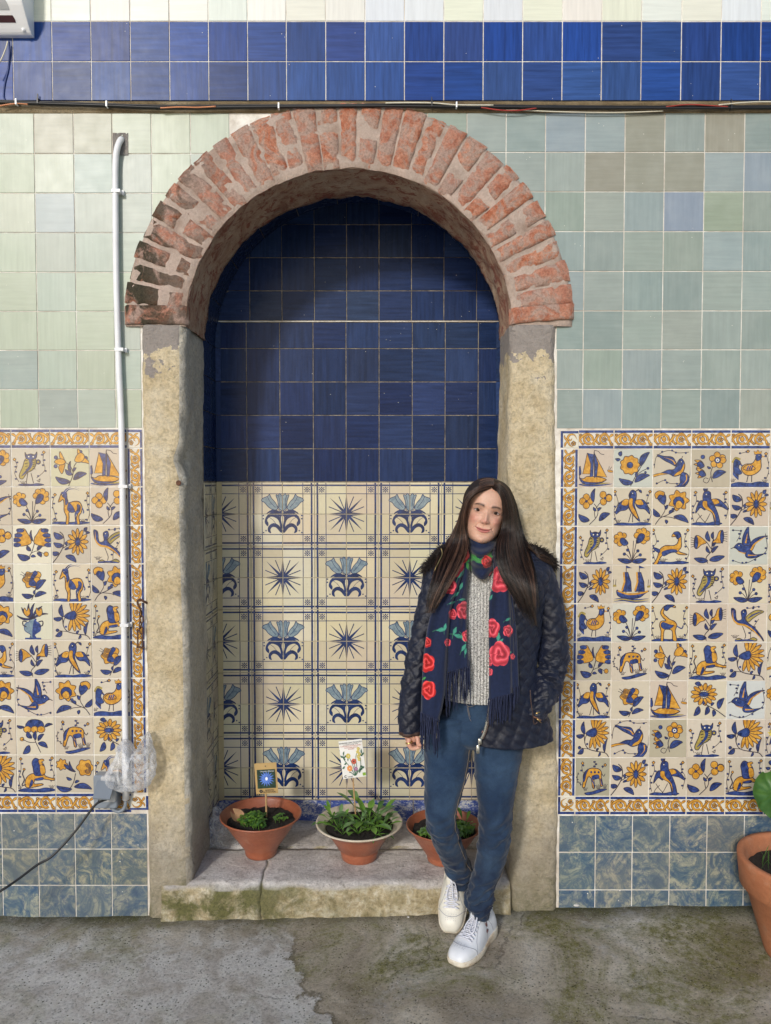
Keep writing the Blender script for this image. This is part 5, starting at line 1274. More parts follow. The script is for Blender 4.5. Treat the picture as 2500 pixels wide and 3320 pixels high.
b = MB(); rbox(b, p0.x, p1.x, -.056, -.0455, p0.z, p1.z, .006); b.build('face_plate', M['light_grey_plastic'], sk)
b = MB(); q = [W(300, 2588, -.12), W(356, 2590, -.12), W(372, 2535, -.06), W(316, 2530, -.06)]
q2 = [p + Vector((0, .004, -.006)) for p in q]; b.cap(q); b.cap(q2[::-1]); b.grid([q, q2], close_u=True); b.build('lid', M['grey_plastic'], sk)
b = MB(); b.tube(spline([W(352, 2560, -.06), W(342, 2578, -.085), W(330, 2590, -.10), W(322, 2600, -.11)], 4), [.016, .017, .018, .018, .018, .018, .017, .015, .013, .011, .009, .007, .006], 10); b.build('plug', M['black_rubber'], sk, smooth=True)
b = MB(); b.tube(spline([W(322, 2600, -.11), W(300, 2620, -.11), W(240, 2700, -.13), W(170, 2775, -.16), W(120, 2805, -.18), W(60, 2850, -.22), W(0, 2890, -.26), W(-120, 2960, -.3)], 8), .0042, 8); b.build('cord', M['black_rubber'], sk, smooth=True)
b = MB(); b.tube(spline([W(362, 2600, -.02), W(366, 2622, -.022), W(385, 2632, -.022), W(404, 2618, -.022), W(408, 2590, -.022)], 6), .0065, 8); b.build('elbow', M['grey_plastic'], sk, smooth=True)

# crumpled plastic bags
def crumple(name, outline, y0, depth, mat, seed, label, ridge=1.0, nu=64, nv=48, amp=.02):
    """closed pillow whose front outline is given in photograph pixels"""
    P = [W(px, py, y0) for px, py in outline]; P = spline(P, 8, True); c = sum(P, Vector()) / len(P); t_ = thing(name, c, label, 'bag')
    b = MB(); rows = []
    for sgn in (-1, 1):
        rows = []
        for i in range(nv + 1):
            s_ = i / nv; row = []
            for k in range(nu):
                e = P[int(k / nu * len(P))]; q = c.lerp(e, s_ ** .8)
                h = math.sqrt(max(0, 1 - s_ ** 2.2)) * depth * .5
                d = fbm(Vector((q.x * 20 + seed, q.z * 20, sgn * 3)), 3)
                rg = (1 - abs(noise.noise(Vector((q.x * 30, q.z * 13 + seed, sgn)))) * 2) * ridge * amp * (1 - s_ * .7)
                q2 = q + Vector((0, sgn * h + d * amp * .6 * (1 - s_ ** 4) + sgn * rg * .6, 0)); q2 += Vector((noise.noise(q * 40 + Vector((seed, 0, 0))), 0, noise.noise(q * 38))) * .006 * s_
                q2.y = min(q2.y, y0 + depth * .5) ; row.append(q2)
            rows.append(row)
        b.grid(rows, close_u=True)
    b.build('film', M[mat], t_, smooth=False); return t_
crumple('plastic_bag', [(405, 2395), (440, 2440), (470, 2385), (482, 2375), (498, 2420), (508, 2470), (500, 2520), (470, 2558), (420, 2566), (370, 2560), (340, 2535), (352, 2490), (375, 2450), (380, 2420)], -.065, .085, 'film', 4, 'crumpled clear plastic bag tied round the foot of the white conduit', amp=.026)
crumple('plastic_bag', [(700, 2616), (722, 2640), (760, 2700), (800, 2745), (790, 2768), (700, 2776), (655, 2765), (668, 2700), (682, 2650)], .30, .07, 'film', 12, 'clear plastic bag slumped in the left corner of the niche behind the pot', amp=.02)

# cables along the top of the green tiles
cb = thing('cable_bundle', W(1250, 345, -.02), 'bundle of black cables strung across the wall over the arch', 'cable')
def cab(pts, r, m, nm='cable', y=-.020):
    b = MB(); b.tube(spline([W(px, py, y + (0 if len(q) == 0 else q[0])) for px, py, *q in pts], 6), r, 7); b.build(nm, M[m], cb, smooth=True)
cab([(-300, 318), (0, 326), (300, 335), (520, 342), (800, 341), (1100, 340), (1250, 338), (1500, 340), (1800, 343), (2100, 345), (2500, 343), (2800, 340)], .0029, 'black_rubber')
cab([(-300, 323), (0, 331), (300, 340), (560, 349), (800, 346), (1100, 344), (1250, 343), (1500, 345), (1800, 348), (2100, 350), (2500, 348), (2800, 345)], .0036, 'black_rubber', y=-.024)
cab([(-300, 330), (0, 336), (300, 344), (540, 353), (820, 350), (1100, 347), (1250, 346), (1500, 350), (1800, 354), (2100, 352), (2500, 352), (2800, 350)], .0024, 'black_rubber', y=-.018)
cab([(1250, 334), (1350, 333), (1420, 335), (1480, 340), (1600, 341)], .0026, 'pale_cable', y=-.026)
cab([(0, 343), (30, 338), (60, 335), (90, 338)], .0026, 'orange_cable', y=-.024)
cab([(520, 350), (580, 347), (640, 348), (700, 345)], .0024, 'orange_cable', y=-.028)
cab([(1560, 348), (1620, 357), (1680, 358), (1740, 350)], .0024, 'red_cable', y=-.024)
cab([(2160, 346), (2230, 339), (2300, 342), (2360, 346)], .0022, 'red_cable', y=-.026)
cab([(1640, 354), (1800, 362), (1990, 365), (2150, 360)], .0022, 'pale_cable', y=-.016)
cab([(2330, 340), (2420, 332), (2500, 330), (2700, 332)], .0024, 'pale_cable', y=-.028)
for px, py, m in ((54, 331, 'white_plastic'), (347, 338, 'white_plastic'), (904, 344, 'white_plastic'), (1480, 341, 'white_plastic'), (124, 328, 'black_rubber'), (1400, 338, 'black_rubber'), (2370, 345, 'black_rubber')):
    b = MB(); c = W(px, py, -.021); b.box(c.x - .0025, c.x + .0025, -.029, -.012, c.z - .010, c.z + .009)
    if m == 'black_rubber': b.box(c.x - .002, c.x + .001, -.026, -.022, c.z + .010, c.z + .024)
    b.build('cable_tie', M[m], cb)

# white wall unit in the top left corner
ux = wx(116, 60); ac = thing('air_conditioner', (ux - .3, -.05, wz(60, 130)), 'white plastic air conditioner at the top left corner with a dark slot', 'air conditioner')
zb_ = wz(60, 131); prof = [(-.001, zb_), (-.012, zb_ - .001), (-.03, zb_ + .004), (-.07, zb_ + .045), (-.098, zb_ + .082), (-.106, zb_ + .13), (-.108, zb_ + .22), (-.10, zb_ + .30), (-.08, zb_ + .33), (-.001, zb_ + .33)]
prof = [(p.x, p.y) for p in spline([(a, c, 0) for a, c in prof[1:-1]], 4)]; prof = [(-.001 + BY, zb_)] + [(a + BY, c) for a, c in prof] + [(-.001 + BY, zb_ + .33)]
b = MB(); x0 = ux - .75
b.grid([[(x0, y, z) for y, z in prof], [(ux - .004, y, z) for y, z in prof], [(ux, y * .985, z) for y, z in prof]]); b.cap([(ux, y * .985, z) for y, z in prof]); b.cap([(x0, y, z) for y, z in prof][::-1]); b.build('casing', M['white_plastic'], ac, smooth=False)
def on_prof(z):
    for (y0, z0), (y1, z1) in zip(prof, prof[1:]):
        if z0 <= z <= z1 and z1 > z0: return lerp(y0, y1, (z - z0) / (z1 - z0))
    return prof[3][0]
def acstrip(nm, z0, z1, x1, m, off, rr=.02):
    b = MB(); rows = []
    for k in range(7):
        z = lerp(z0, z1, k / 6); sh = rr * (k / 6) ** 3
        rows.append([(x0 + .01, on_prof(z) - off, z), (x1 - sh, on_prof(z) - off, z), (x1 - sh, on_prof(z) + .002, z)])
    b.grid(rows); b.build(nm, M[m], ac)
acstrip('grille', zb_ + .052, zb_ + .088, ux - .050, 'light_grey_plastic', .0018); acstrip('slot', zb_ + .024, zb_ + .040, ux - .040, 'dark_slot', .0012, .005)
b = MB(); c = Vector((ux - .022, on_prof(zb_ + .010) - .001, zb_ + .010)); b.lathe([(.0001, .004), (.004, .003), (.006, 0), (.006, -.004)], 12); me = b.mesh('knob', [M['white_plastic']], True); o = link('knob', me, ac, c - Vector(ac.location), (R(60), 0, 0))
wc = thing('wire', W(12, 180, -.02), 'short pale wire hanging below the air conditioner', 'wire')
b = MB(); b.tube(spline([W(25, 134, -.03), W(21, 150, -.035), W(12, 175, -.04), W(0, 200, -.045), W(-20, 230, -.05)], 5), .0026, 7); b.build('strand', M['pale_cable'], wc, smooth=True)
b = MB(); b.tube(spline([W(28, 134, -.016), W(31, 170, -.016), W(28, 220, -.016), W(16, 270, -.016), W(12, 310, -.016), W(17, 326, -.018)], 5), .0030, 7); b.build('dark_strand', M['blue_cable'], wc, smooth=True)

# rusty hook and chain on the border, left of the pillar
hk = thing('iron_hook', W(455, 1960, -.01), 'rusty iron hook with a short hanging chain beside the left pillar', 'hook')
b = MB(); b.tube(spline([W(482, 1957, .0), W(470, 1952, -.02), W(455, 1944, -.028), W(446, 1950, -.03), W(450, 1966, -.03), W(458, 1976, -.028)], 6), .0042, 8); b.build('hook', M['rust'], hk, smooth=True)
def chain_link(px, py, h, w_, rot, y=-.026):
    c = W(px, py, y); b = MB(); pts = []
    for k in range(17):
        a = 2 * math.pi * k / 16; x, z = w_ * math.cos(a), h * math.sin(a); pts.append(c + Vector((x * math.cos(rot), x * math.sin(rot), z)))
    b.tube(pts, .0026, 6, caps=False); b.build('chain_link', M['rust'], hk, smooth=True)
for k, (px, py) in enumerate(((456, 1990), (459, 2008), (455, 2026), (458, 2044))): chain_link(px, py, .013, .006, 0.3 if k % 2 else 1.3)
for px in (446, 462): b = MB(); b.tube([W(px, 2040, -.024), W(px + 1, 2098, -.022)], .003, 6); b.build('rod', M['rust'], hk, smooth=True)
b = MB(); b.tube([W(444, 2098, -.023), W(468, 2100, -.023)], .004, 6); b.build('rod', M['rust'], hk, smooth=True)
b = MB(); c = W(579, 1566, -.019); b.lathe([(.0001, 0), (.004, .001), (.008, .002), (.010, .0)], 12); me = b.mesh('screw', [M['rust']], True); o = link('screw', me, jl, c, (R(90), 0, 0))

# ------------------------------------------------------------------ pots
def G(px, py, z):
    u = (px - 1250) / F; v = -(py - 1660) / F; c, s = math.cos(PITCH), math.sin(PITCH)
    dy = c + v * s; dz = -s + v * c; t = (z - HC) / dz
    return Vector((u * t, dy * t - D, z))
rp = random.Random(31)
def add_leaf(b, p, d, L, wd, droop=.3, m=0, round_=False, n=5):
    """one leaf blade: a folded strip; d is the starting direction"""
    d = Vector(d).normalized(); side = d.cross(Vector((0, 0, 1))); side = side.normalized() if side.length > .01 else Vector((1, 0, 0)); p = Vector(p); rows = []
    for i in range(n + 1):
        t_ = i / n; w_ = (math.sin(math.pi * min(1, t_ ** (.6 if round_ else 1.5))) if not round_ else math.sqrt(max(0, 1 - (2 * t_ - 1) ** 2))) * wd * .5 + wd * .04
        up = Vector((0, 0, w_ * .35)); rows.append([p + side * w_ + up, p, p - side * w_ + up])
        d = (d + Vector((0, 0, -droop / n))).normalized(); p = p + d * (L / n)
    b.grid(rows, m)
def stem(b, p0, p1, r=.0012, m=0, bow=.01):
    p0, p1 = Vector(p0), Vector(p1); mid = (p0 + p1) / 2 + Vector((rp.uniform(-bow, bow), rp.uniform(-bow, bow), bow * .5)); b.tube(spline([p0, mid, p1], 3), r, 4, m, caps=False)
def pot(name, label, px, py, base_px, rim_cpy, rim_hw, prof, rim_mat, group='plant pots on the step', rim_from=3, zf=None):
    z0 = (LZ + .002) if zf is None else zf
    fb = G(px, py, z0); sc = F / ((fb.y + D) * 1.08); rb_ = base_px / sc; c = Vector((fb.x, fb.y + rb_, z0)); 
    dist = (c.y + D); h = W(px, rim_cpy, c.y).z - z0; rr = rim_hw / (F / (dist * math.cos(PITCH) + (HC - z0 - h) * math.sin(PITCH)))
    t_ = thing(name, c, label, 'pot', group)
    pr = [(rb_ + (rr - rb_) * a, h * z) for a, z in prof]
    b = MB(); b.lathe([(.001, 0.0)] + pr, 56)
    k0 = len(b.f)
    for i, f in enumerate(b.f):
        row = i // 56
        if row >= rim_from: b.m[i] = 1
    me = b.mesh('body', [M['terracotta'] if zf is None else M['terracotta_dry'], M[rim_mat]], True); link('body', me, t_)
    return t_, c, h, rr
def soil(t_, c, h, r, z):
    b = MB(); rows = []
    for i in range(15):
        rows.append([(r * i / 14 * math.cos(a), r * i / 14 * math.sin(a), z + .010 * fbm(Vector((i * .8 * math.cos(a), i * .8 * math.sin(a), c.x * 9)), 4) + .008 * (1 - i / 14)) for a in [2 * math.pi * k / 48 for k in range(48)]])
    b.grid(rows, close_u=True); me = b.mesh('soil', [M['soil']], True); o = link('soil', me, t_)
    # crumbs
    b = MB()
    for k in range(70):
        a, q, s_ = rp.uniform(0, 6.3), r * .93 * math.sqrt(rp.random()), rp.uniform(.002, .006); x, y = q * math.cos(a), q * math.sin(a); zz = z + .008
        vv = [(x + s_ * rp.uniform(.6, 1) * i, y + s_ * rp.uniform(.6, 1) * j, zz + s_ * rp.uniform(.6, 1) * l) for i, j, l in ((-1, 0, 0), (1, 0, 0), (0, -1, 0), (0, 1, 0), (0, 0, 1), (0, 0, -1))]
        for f in ((0, 2, 4), (2, 1, 4), (1, 3, 4), (3, 0, 4)): b.face([vv[i] for i in f])
    me = b.mesh('soil_crumbs', [M['soil']]); o = link('soil_crumbs', me, t_); o['kind'] = 'stuff'
P1 = [(0.0, 0), (.02, .02), (.05, .12), (.05, .15), (.16, .25), (.55, .60), (.88, .92), (.93, .955), (1.0, .965), (1.01, .99), (.985, 1.01), (.955, 1.0), (.93, .96), (.72, .80), (.60, .72)]
t1, c1_, h1, r1 = pot('flower_pot', 'terracotta bowl with clover-like seedlings and a dry leaf, leftmost of three on the step', 839, 2791, 47, 2637, 131, P1, 'terracotta')
soil(t1, c1_, h1, r1 * .83, h1 * .82)
P2 = [(0.0, 0), (.02, .02), (.07, .22), (.06, .25), (.15, .30), (.50, .70), (.62, .82), (.72, .86), (.94, .95), (1.0, .975), (.99, 1.0), (.95, 1.01), (.90, .985), (.74, .92), (.66, .87), (.60, .80)]
t2, c2_, h2, r2 = pot('flower_pot', 'terracotta pot with broad cream rim full of leafy rosettes', 1163, 2806, 54, 2662, 141, P2, 'cream_glaze', rim_from=8)
soil(t2, c2_, h2, r2 * .775, h2 * .86)
t3, c3_, h3, r3 = pot('flower_pot', 'terracotta bowl half hidden behind the woman\'s legs on the step', 1443, 2812, 50, 2672, 122, P1, 'terracotta')
soil(t3, c3_, h3, r3 * .83, h3 * .82)
# seedlings of the first pot
def seedlings(name, label, c, z, parts_, mats, group='young plants in the pots'):
    t_ = thing(name, c + Vector((0, 0, z)), label, 'plant', group); b = MB(); parts_(b, c + Vector((0, 0, z))); o = b.build('foliage', [M[q] for q in mats], t_, smooth=True); return t_
def clover(b, o, cx, cy, rx, ry, n, m=(0, 1)):
    for k in range(n):
        a, q = rp.uniform(0, 6.3), math.sqrt(rp.random()); x, y = cx + rx * q * math.cos(a), cy + ry * q * math.sin(a); h = rp.uniform(.012, .040) * (1.2 - q * .6)
        top = o + Vector((x + rp.uniform(-.006, .006), y + rp.uniform(-.006, .006), h)); stem(b, o + Vector((x, y, 0)), top, .0008, m[0], .003)
        n_ = rp.choice((2, 3, 3, 4)); a0 = rp.uniform(0, 6.3)
        for j in range(n_): an = a0 + 2 * math.pi * j / n_; add_leaf(b, top, (math.cos(an), math.sin(an), .25), rp.uniform(.010, .016), rp.uniform(.010, .014), .6, rp.choice(m), True, 4)
seedlings('seedling', 'dense clump of bright green clover-like seedlings in the left pot', c1_, h1 * .84, lambda b, o: (clover(b, o, -.028, -.035, .045, .055, 80), clover(b, o, .0, -.07, .03, .03, 25), clover(b, o, .075, -.02, .02, .02, 9)), ('leaf_bright', 'leaf_deep'))
def rosette(b, o, x, y, n, L, lean=(0, 0), up=1.1, m=(0, 1, 2)):
    base = o + Vector((x, y, 0))
    for k in range(n):
        a = 2 * math.pi * k / n + rp.uniform(-.3, .3); e = rp.uniform(.5, 1.5) * up; l = L * rp.uniform(.6, 1.1); d = Vector((math.cos(a) + lean[0], math.sin(a) + lean[1], e)).normalized(); p1 = base + d * l * .55
        stem(b, base, p1, .0013, m[0], .004); add_leaf(b, p1 - d * .004, d, l * .75, l * rp.uniform(.17, .25), rp.uniform(.4, 1.2), rp.choice(m))
def pot2plants(b, o):
    for x, y, n, L in ((.0, -.075, 10, .10), (.035, -.05, 9, .12), (-.075, -.035, 8, .095), (-.06, -.08, 6, .07), (.06, -.01, 9, .11), (.08, -.06, 7, .09), (.03, .01, 9, .13), (-.01, -.03, 6, .07), (.095, -.02, 6, .08)): rosette(b, o, x, y, n, L)
    rosette(b, o, -.105, .01, 6, .09, (-.9, -.2), .8); rosette(b, o, .07, -.085, 5, .06, (.3, -.4), .5)
seedlings('seedling', 'leafy light green rosettes sprouting in the cream rimmed pot', c2_, h2 * .88, pot2plants, ('leaf_bright', 'leaf_sage', 'leaf_deep'))
seedlings('seedling', 'low green seedlings in the pot behind the woman\'s legs', c3_, h3 * .84, lambda b, o: (clover(b, o, -.05, -.06, .05, .04, 45), clover(b, o, .06, -.03, .05, .05, 50), rosette(b, o, .03, -.03, 7, .06), rosette(b, o, .08, .0, 7, .07)), ('leaf_bright', 'leaf_sage', 'leaf_deep'))
# dry leaf
dl = thing('dry_leaf', c1_ + Vector((-.075, -.03, h1 * .9)), 'curled brown dry leaf at the left side of the first pot', 'leaf')
b = MB(); rows = []
for i in range(9):
    t_ = i / 8; wd = .036 * math.sin(math.pi * min(1, .08 + t_ * .9)) + .002; rows.append([(-.02 + t_ * .045 - .012 * abs(k) * (1 - t_), k * wd * .7, .045 * (1 - t_) + .02 * k * k - .02 + .004 * noise.noise(Vector((i, k * 3, 1)))) for k in (-1, -.5, 0, .5, 1)])
b.grid(rows); me = b.mesh('blade', [M['dry_leaf']], True); link('blade', me, dl, rot=(R(20), 0, R(-30)))

# seed packets on sticks
def text(body, size, m, parent, mat_world, align='CENTER', ext=0.0002):
    cu = bpy.data.curves.new('lettering', 'FONT'); cu.body = body; cu.size = size; cu.extrude = ext; cu.align_x = align; cu.align_y = 'CENTER'; cu.resolution_u = 2
    o = bpy.data.objects.new('lettering', cu); COL.objects.link(o); dg = bpy.context.evaluated_depsgraph_get(); me = bpy.data.meshes.new_from_object(o.evaluated_get(dg)); bpy.data.objects.remove(o)
    me.materials.clear(); me.materials.append(M[m]); o = link('lettering', me, parent); o.matrix_local = mat_world; return o
def packet(label, tl, tr, br, bl, y, stick_to, mat, build):
    P = [W(*q, y) for q in (tl, tr, br, bl)]; c = sum(P, Vector()) / 4; t_ = thing('seed_packet', c, label, 'seed packet', 'seed packets on sticks')
    ex = ((P[1] - P[0]) + (P[2] - P[3])) / 2; ez = ((P[0] - P[3]) + (P[1] - P[2])) / 2; w_, h_ = ex.length, ez.length; ex.normalize(); ey = ex.cross(ez.normalized()).normalized() * -1; ez = ex.cross(-ey) * 1; 
    ez = (ez if ez.z > 0 else -ez).normalized()
    b = MB(); rows = []; yb = .0012
    def T(x, z, o=0): return ex * x + ez * z + Vector((0, -1, 0)) * o - Vector((0, 0, 0))
    N2 = 6
    for sg in (1, -1): b.grid([[T(lerp(-w_ / 2, w_ / 2, i / N2), lerp(-h_ / 2, h_ / 2, j / N2), sg * (.0008 + .0035 * math.sin(math.pi * i / N2) * math.sin(math.pi * j / N2))) for i in range(N2 + 1)] for j in range(N2 + 1)])
    me = b.mesh('sachet', [M[mat]], True); link('sachet', me, t_)
    mtx = Matrix(((ex.x, ez.x, 0, 0), (ex.y, ez.y, -1, 0), (ex.z, ez.z, 0, 0), (0, 0, 0, 1)))
    def at(u, v, o=.0052): p = T((u - .5) * w_, (v - .5) * h_, o); mm = mtx.copy(); mm.translation = p; return mm
    def art(a, nm='print'):
        b = MB()
        for pts, m, l in a.q: b.face([T((x - .5) * w_, (z - .5) * h_, .0046 + .00001 * l) for x, z in pts], a.ms.index(m))
        me = b.mesh(nm, [M[q] for q in a.ms]); link(nm, me, t_)
    build(t_, at, art, w_, h_)
    b = MB(); s0, s1 = Vector(stick_to[0]) - c, Vector(stick_to[1]) - c; b.tube([s0, s1], stick_to[2], 6); me = b.mesh('stick', [M['wood']], True); link('stick', me, t_)
    return t_
def art_k(t_, at, art, w_, h_):
    a = Art(3); a.ms = ['photo_dark', 'photo_blue', 'ink_white', 'ink']
    a.rect(.10, .19, .92, .80, 'photo_dark')
    for k in range(16):
        an = 2 * math.pi * k / 16; c_, s_ = math.cos(an), math.sin(an); a.fill([(.52, .50), (.52 + .2 * c_ - .035 * s_, .50 + .15 * s_ + .026 * c_), (.52 + .36 * c_, .50 + .26 * s_), (.52 + .2 * c_ + .035 * s_, .50 + .15 * s_ - .026 * c_)], 'photo_blue', 0, smooth=False)
    a.disc(.52, .50, .06, 'ink_white'); a.disc(.5, .91, .022, 'ink')
    for k in range(6): a.disc(.24 + .055 * math.cos(k * 1.047), .10 + .035 * math.sin(k * 1.047), .024, 'ink')
    art(a)
    text('Chicória | Chicory', h_ * .060, 'ink_white', t_, at(.56, .745)); text('SEMENTES', h_ * .062, 'ink', t_, at(.62, .125)); text('DE PORTUGAL', h_ * .062, 'ink', t_, at(.62, .065))
sp1 = c1_ + Vector((.025, .01, h1 * .82))
packet('kraft paper seed packet showing a blue chicory flower in the left pot', (832, 2477), (905, 2471), (893, 2572), (823, 2574), c1_.y + .01, (W(862, 2560, c1_.y + .014), W(864, 2650, c1_.y + .014), .0042), 'kraft', art_k)
def art_w(t_, at, art, w_, h_):
    a = Art(8); a.ms = ['ink_green', 'ink_red', 'ink_orange', 'ink_yellow', 'ink_mauve', 'ink_lime', 'ink', 'ink_white']
    for p in ([(.52, .06), (.40, .26), (.14, .52), (.12, .62)], [(.54, .06), (.50, .3), (.38, .56)], [(.55, .06), (.56, .3), (.56, .46)], [(.55, .06), (.64, .26), (.66, .56), (.80, .74)], [(.55, .06), (.80, .28), (.84, .52)], [(.52, .06), (.36, .16), (.3, .16)]): a.line(p, .014, 'ink_green')
    for x, y, g in ((.14, .62, 60), (.12, .58, 150), (.16, .56, 20), (.2, .5, 120), (.24, .44, 200), (.3, .46, 60), (.92, .62, 80), (.92, .58, 20), (.94, .56, 140), (.72, .12, 40), (.74, .18, 10), (.66, .14, 90), (.14, .34, 200)): a.leaf(x, y, g, .13, .05, 'ink_green', 0)
    def fl(x, y, r, m, n=7): 
        for k in range(n): a.disc(x + r * .6 * math.cos(6.28 * k / n), y + r * .42 * math.sin(6.28 * k / n), r * .42, m, 0, ry=r * .3)
    fl(.34, .60, .10, 'ink_yellow'); fl(.55, .44, .11, 'ink_red'); a.disc(.55, .44, .03, 'ink', 0, ry=.02); fl(.34, .27, .12, 'ink_orange'); fl(.60, .24, .08, 'ink_mauve')
    for x, y in ((.80, .76), (.76, .68), (.82, .62), (.76, .56), (.78, .48)): fl(x, y, .07, 'ink_yellow', 5)
    for k in range(3): a.disc(.86 + .05 * math.cos(2.1 * k), .26 + .035 * math.sin(2.1 * k), .045, 'ink_green', 0, ry=.03)
    a.rect(.86, .04, .99, .12, 'ink_lime'); a.line([(.16, .04), (.08, .055), (.09, .085), (.16, .09)], .01, 'ink')
    art(a)
    text('SEMENTES COM TRADIÇÃO', h_ * .048, 'ink', t_, at(.5, .945)); text('portuguese heritage seeds', h_ * .036, 'ink', t_, at(.5, .905)); text('FLORES PRIMAVERA PORTUGUESA', h_ * .036, 'ink_red', t_, at(.5, .86)); text('PORTUGUESE SPRING', h_ * .036, 'ink_red', t_, at(.5, .815)); text('FLOWERS', h_ * .036, 'ink_red', t_, at(.5, .775)); text('VIVAS', h_ * .05, 'ink', t_, at(.32, .045))
packet('white seed packet printed with mixed spring flowers in the middle pot', (1102, 2404), (1177, 2395), (1184, 2517), (1108, 2526), c2_.y - .01, (W(1144, 2518, c2_.y - .006), W(1153, 2640, c2_.y - .006), .0030), 'paper', art_w)

# big pot at the right edge
zf_ = floor_z(1.2, -.3)
fb = Vector((W(2612, 2792, -.30).x, -.30, zf_ + .003)); bt = thing('flower_pot', fb, 'large plain terracotta pot standing on the ground at the right edge', 'pot')
hh_ = W(2612, 2790, -.30).z - zf_; b = MB(); Rr_ = .207
b.lathe([(.001, 0), (.116, 0), (.120, .01), (.178, hh_ * .66), (.184, hh_ * .67), (.196, hh_ * .69), (.205, hh_ * .97), (.204, hh_), (.188, hh_ + .001), (.182, hh_ * .97), (.170, hh_ * .80)], 64); me = b.mesh('body', [M['terracotta_dry']], True); link('body', me, bt)
soil(bt, fb, hh_, .172, hh_ * .84)
def bigplants(b, o):
    for k in range(26):
        a = rp.uniform(2.2, 4.2); q = rp.uniform(.02, .13); p = o + Vector((q * math.cos(a) - .02, q * math.sin(a), 0)); d = Vector((rp.uniform(-.5, .5), rp.uniform(-.5, .3), 1)); add_leaf(b, p, d, rp.uniform(.05, .10), .003, .6, 1)
seedlings('grass_tuft', 'thin grassy shoots in the big pot at the right edge', fb, hh_ * .85, bigplants, ('leaf_bright', 'leaf_deep'), group=None)
np_ = thing('nasturtium', W(2560, 2640, -.22), 'broad scalloped green leaves entering at the right edge above the big pot', 'plant')
def roundleaf(px, py, r, y, tilt, m='leaf_deep', lobes=9):
    c = W(px, py, y); b = MB(); rows = []
    for i in range(9):
        row = []
        for k in range(45):
            a = 2 * math.pi * k / 45; rr = r * i / 8 * (1 + .07 * math.cos(lobes * a) * (i / 8) ** 2 + .05 * noise.noise(Vector((a * 2, px, 1))))
            x, z = rr * math.cos(a), rr * math.sin(a); yy = -.012 * math.cos(lobes * a) * (i / 8) ** 2 - .03 * (i / 8) ** 2 + .01 * noise.noise(Vector((x * 30, z * 30, px)))
            row.append(Matrix.Rotation(tilt, 3, 'X') @ Vector((x, yy, z)) + c)
        rows.append(row)
    b.grid(rows, close_u=True); b.build('leaf', M[m], np_, smooth=True)
    b = MB(); b.tube(spline([c, c + Vector((.02, .02, -.06)), fb + Vector((.02, .02, hh_ * .85))], 6), .0022, 6); b.build('stalk', M['leaf_bright'], np_, smooth=True)
roundleaf(2503, 2578, .075, -.26, R(-25)); roundleaf(2585, 2520, .055, -.20, R(-35)); roundleaf(2640, 2620, .06, -.32, R(-50)); roundleaf(2560, 2650, .05, -.3, R(-60), 'leaf_bright')
b = MB(); c = W(2500, 2374, -.2)
for k in range(6): a = k * 1.05; add_leaf(b, c, (math.cos(a), -.5, math.sin(a)), .014, .010, .2)
b.build('blossom', M['ink_yellow'], np_); b = MB(); b.tube(spline([c, c + Vector((.02, 0, -.1)), W(2560, 2600, -.22)], 5), .0015, 5); b.build('stalk', M['leaf_bright'], np_)
# crumbs and pebbles on the ground
for lab, px, py, s_ in (('small white stone chip on the ground right of the doorway', 1868, 2958, .012), ('white crumb on the ground left of the rear shoe', 1324, 2984, .005), ('flat pale chip near the right skirting tiles', 2112, 2940, .009), ('pale pebble on the mossy ground right of the front shoe', 1690, 2965, .006)):
    x, y = G(px, py, 0).x, G(px, py, 0).y; b = MB(); rows = []
    for i in range(7):
        ph = math.pi * i / 6; rows.append([(s_ * (1 + .3 * noise.noise(Vector((i, k, px)))) * math.sin(ph) * math.cos(6.283 * k / 9), s_ * .8 * math.sin(ph) * math.sin(6.283 * k / 9), s_ * .45 * (1 + math.cos(ph)) * (1 + .2 * noise.noise(Vector((i, k, 5))))) for k in range(9)])
    b.grid(rows, close_u=True); me = b.mesh('stone_chip', [M['crumb_white']]); o = link('stone_chip', me, None, (x, y, floor_z(x, y) + .002)); tag(o, lab, 'stone', 'loose chips on the ground')

# ------------------------------------------------------------------ the woman leaning on the right jamb
def ZX(zx): return 1250 + .4159 * zx
def ZY(zy): return 1530 + .4159 * zy
def ZP(zx, zy, Y): return W(ZX(zx), ZY(zy), Y)
def attrmat(name, rough, spec=0.5, sheen=0.0, bump=None, sss=0.0, coat=0.0):
    t = NT(name); a = t.n('ShaderNodeAttribute', attribute_name='tint'); v = t.vec('Object')
    n = t.noise(v, 140, 4, 0.7)
    t.set('Base Color', t.mix(0.16, a.outputs[0], t.ramp(n, [(0.3, (0.3,) * 3), (0.7, (1.0,) * 3)]), 'MULTIPLY')); t.set('Roughness', rough); t.set('Specular IOR Level', spec)
    if sheen: t.set('Sheen Weight', sheen)
    if sss: t.set('Subsurface Weight', sss); t.set('Subsurface Radius', (0.012, 0.005, 0.003)); t.set('Subsurface Scale', 0.6)
    if bump: t.set('Normal', t.bump(t.noise(v, bump[0], 4, 0.7), bump[1], 0.002))
    M[name] = t.mat
attrmat('skin', 0.48, 0.4, sss=0.15, bump=(300, 0.10))
attrmat('scarf_cloth', 0.8, 0.2, sheen=0.2)
t = NT('quilted_satin'); v = t.vec('Object'); n = t.noise(v, 16, 5, 0.6, 0.6)
t.set('Base Color', t.ramp(n, [(0.3, (0.0045, 0.006, 0.014)), (0.7, (0.008, 0.011, 0.026))])); t.set('Roughness', 0.5); t.set('Specular IOR Level', 0.4); t.set('Sheen Weight', 0.12); t.set('Sheen Tint', (0.3, 0.4, 0.8, 1))
t.set('Normal', t.bump(t.noise(v, 60, 5, 0.65, 0.8), 0.5, 0.006)); M['quilted_satin'] = t.mat
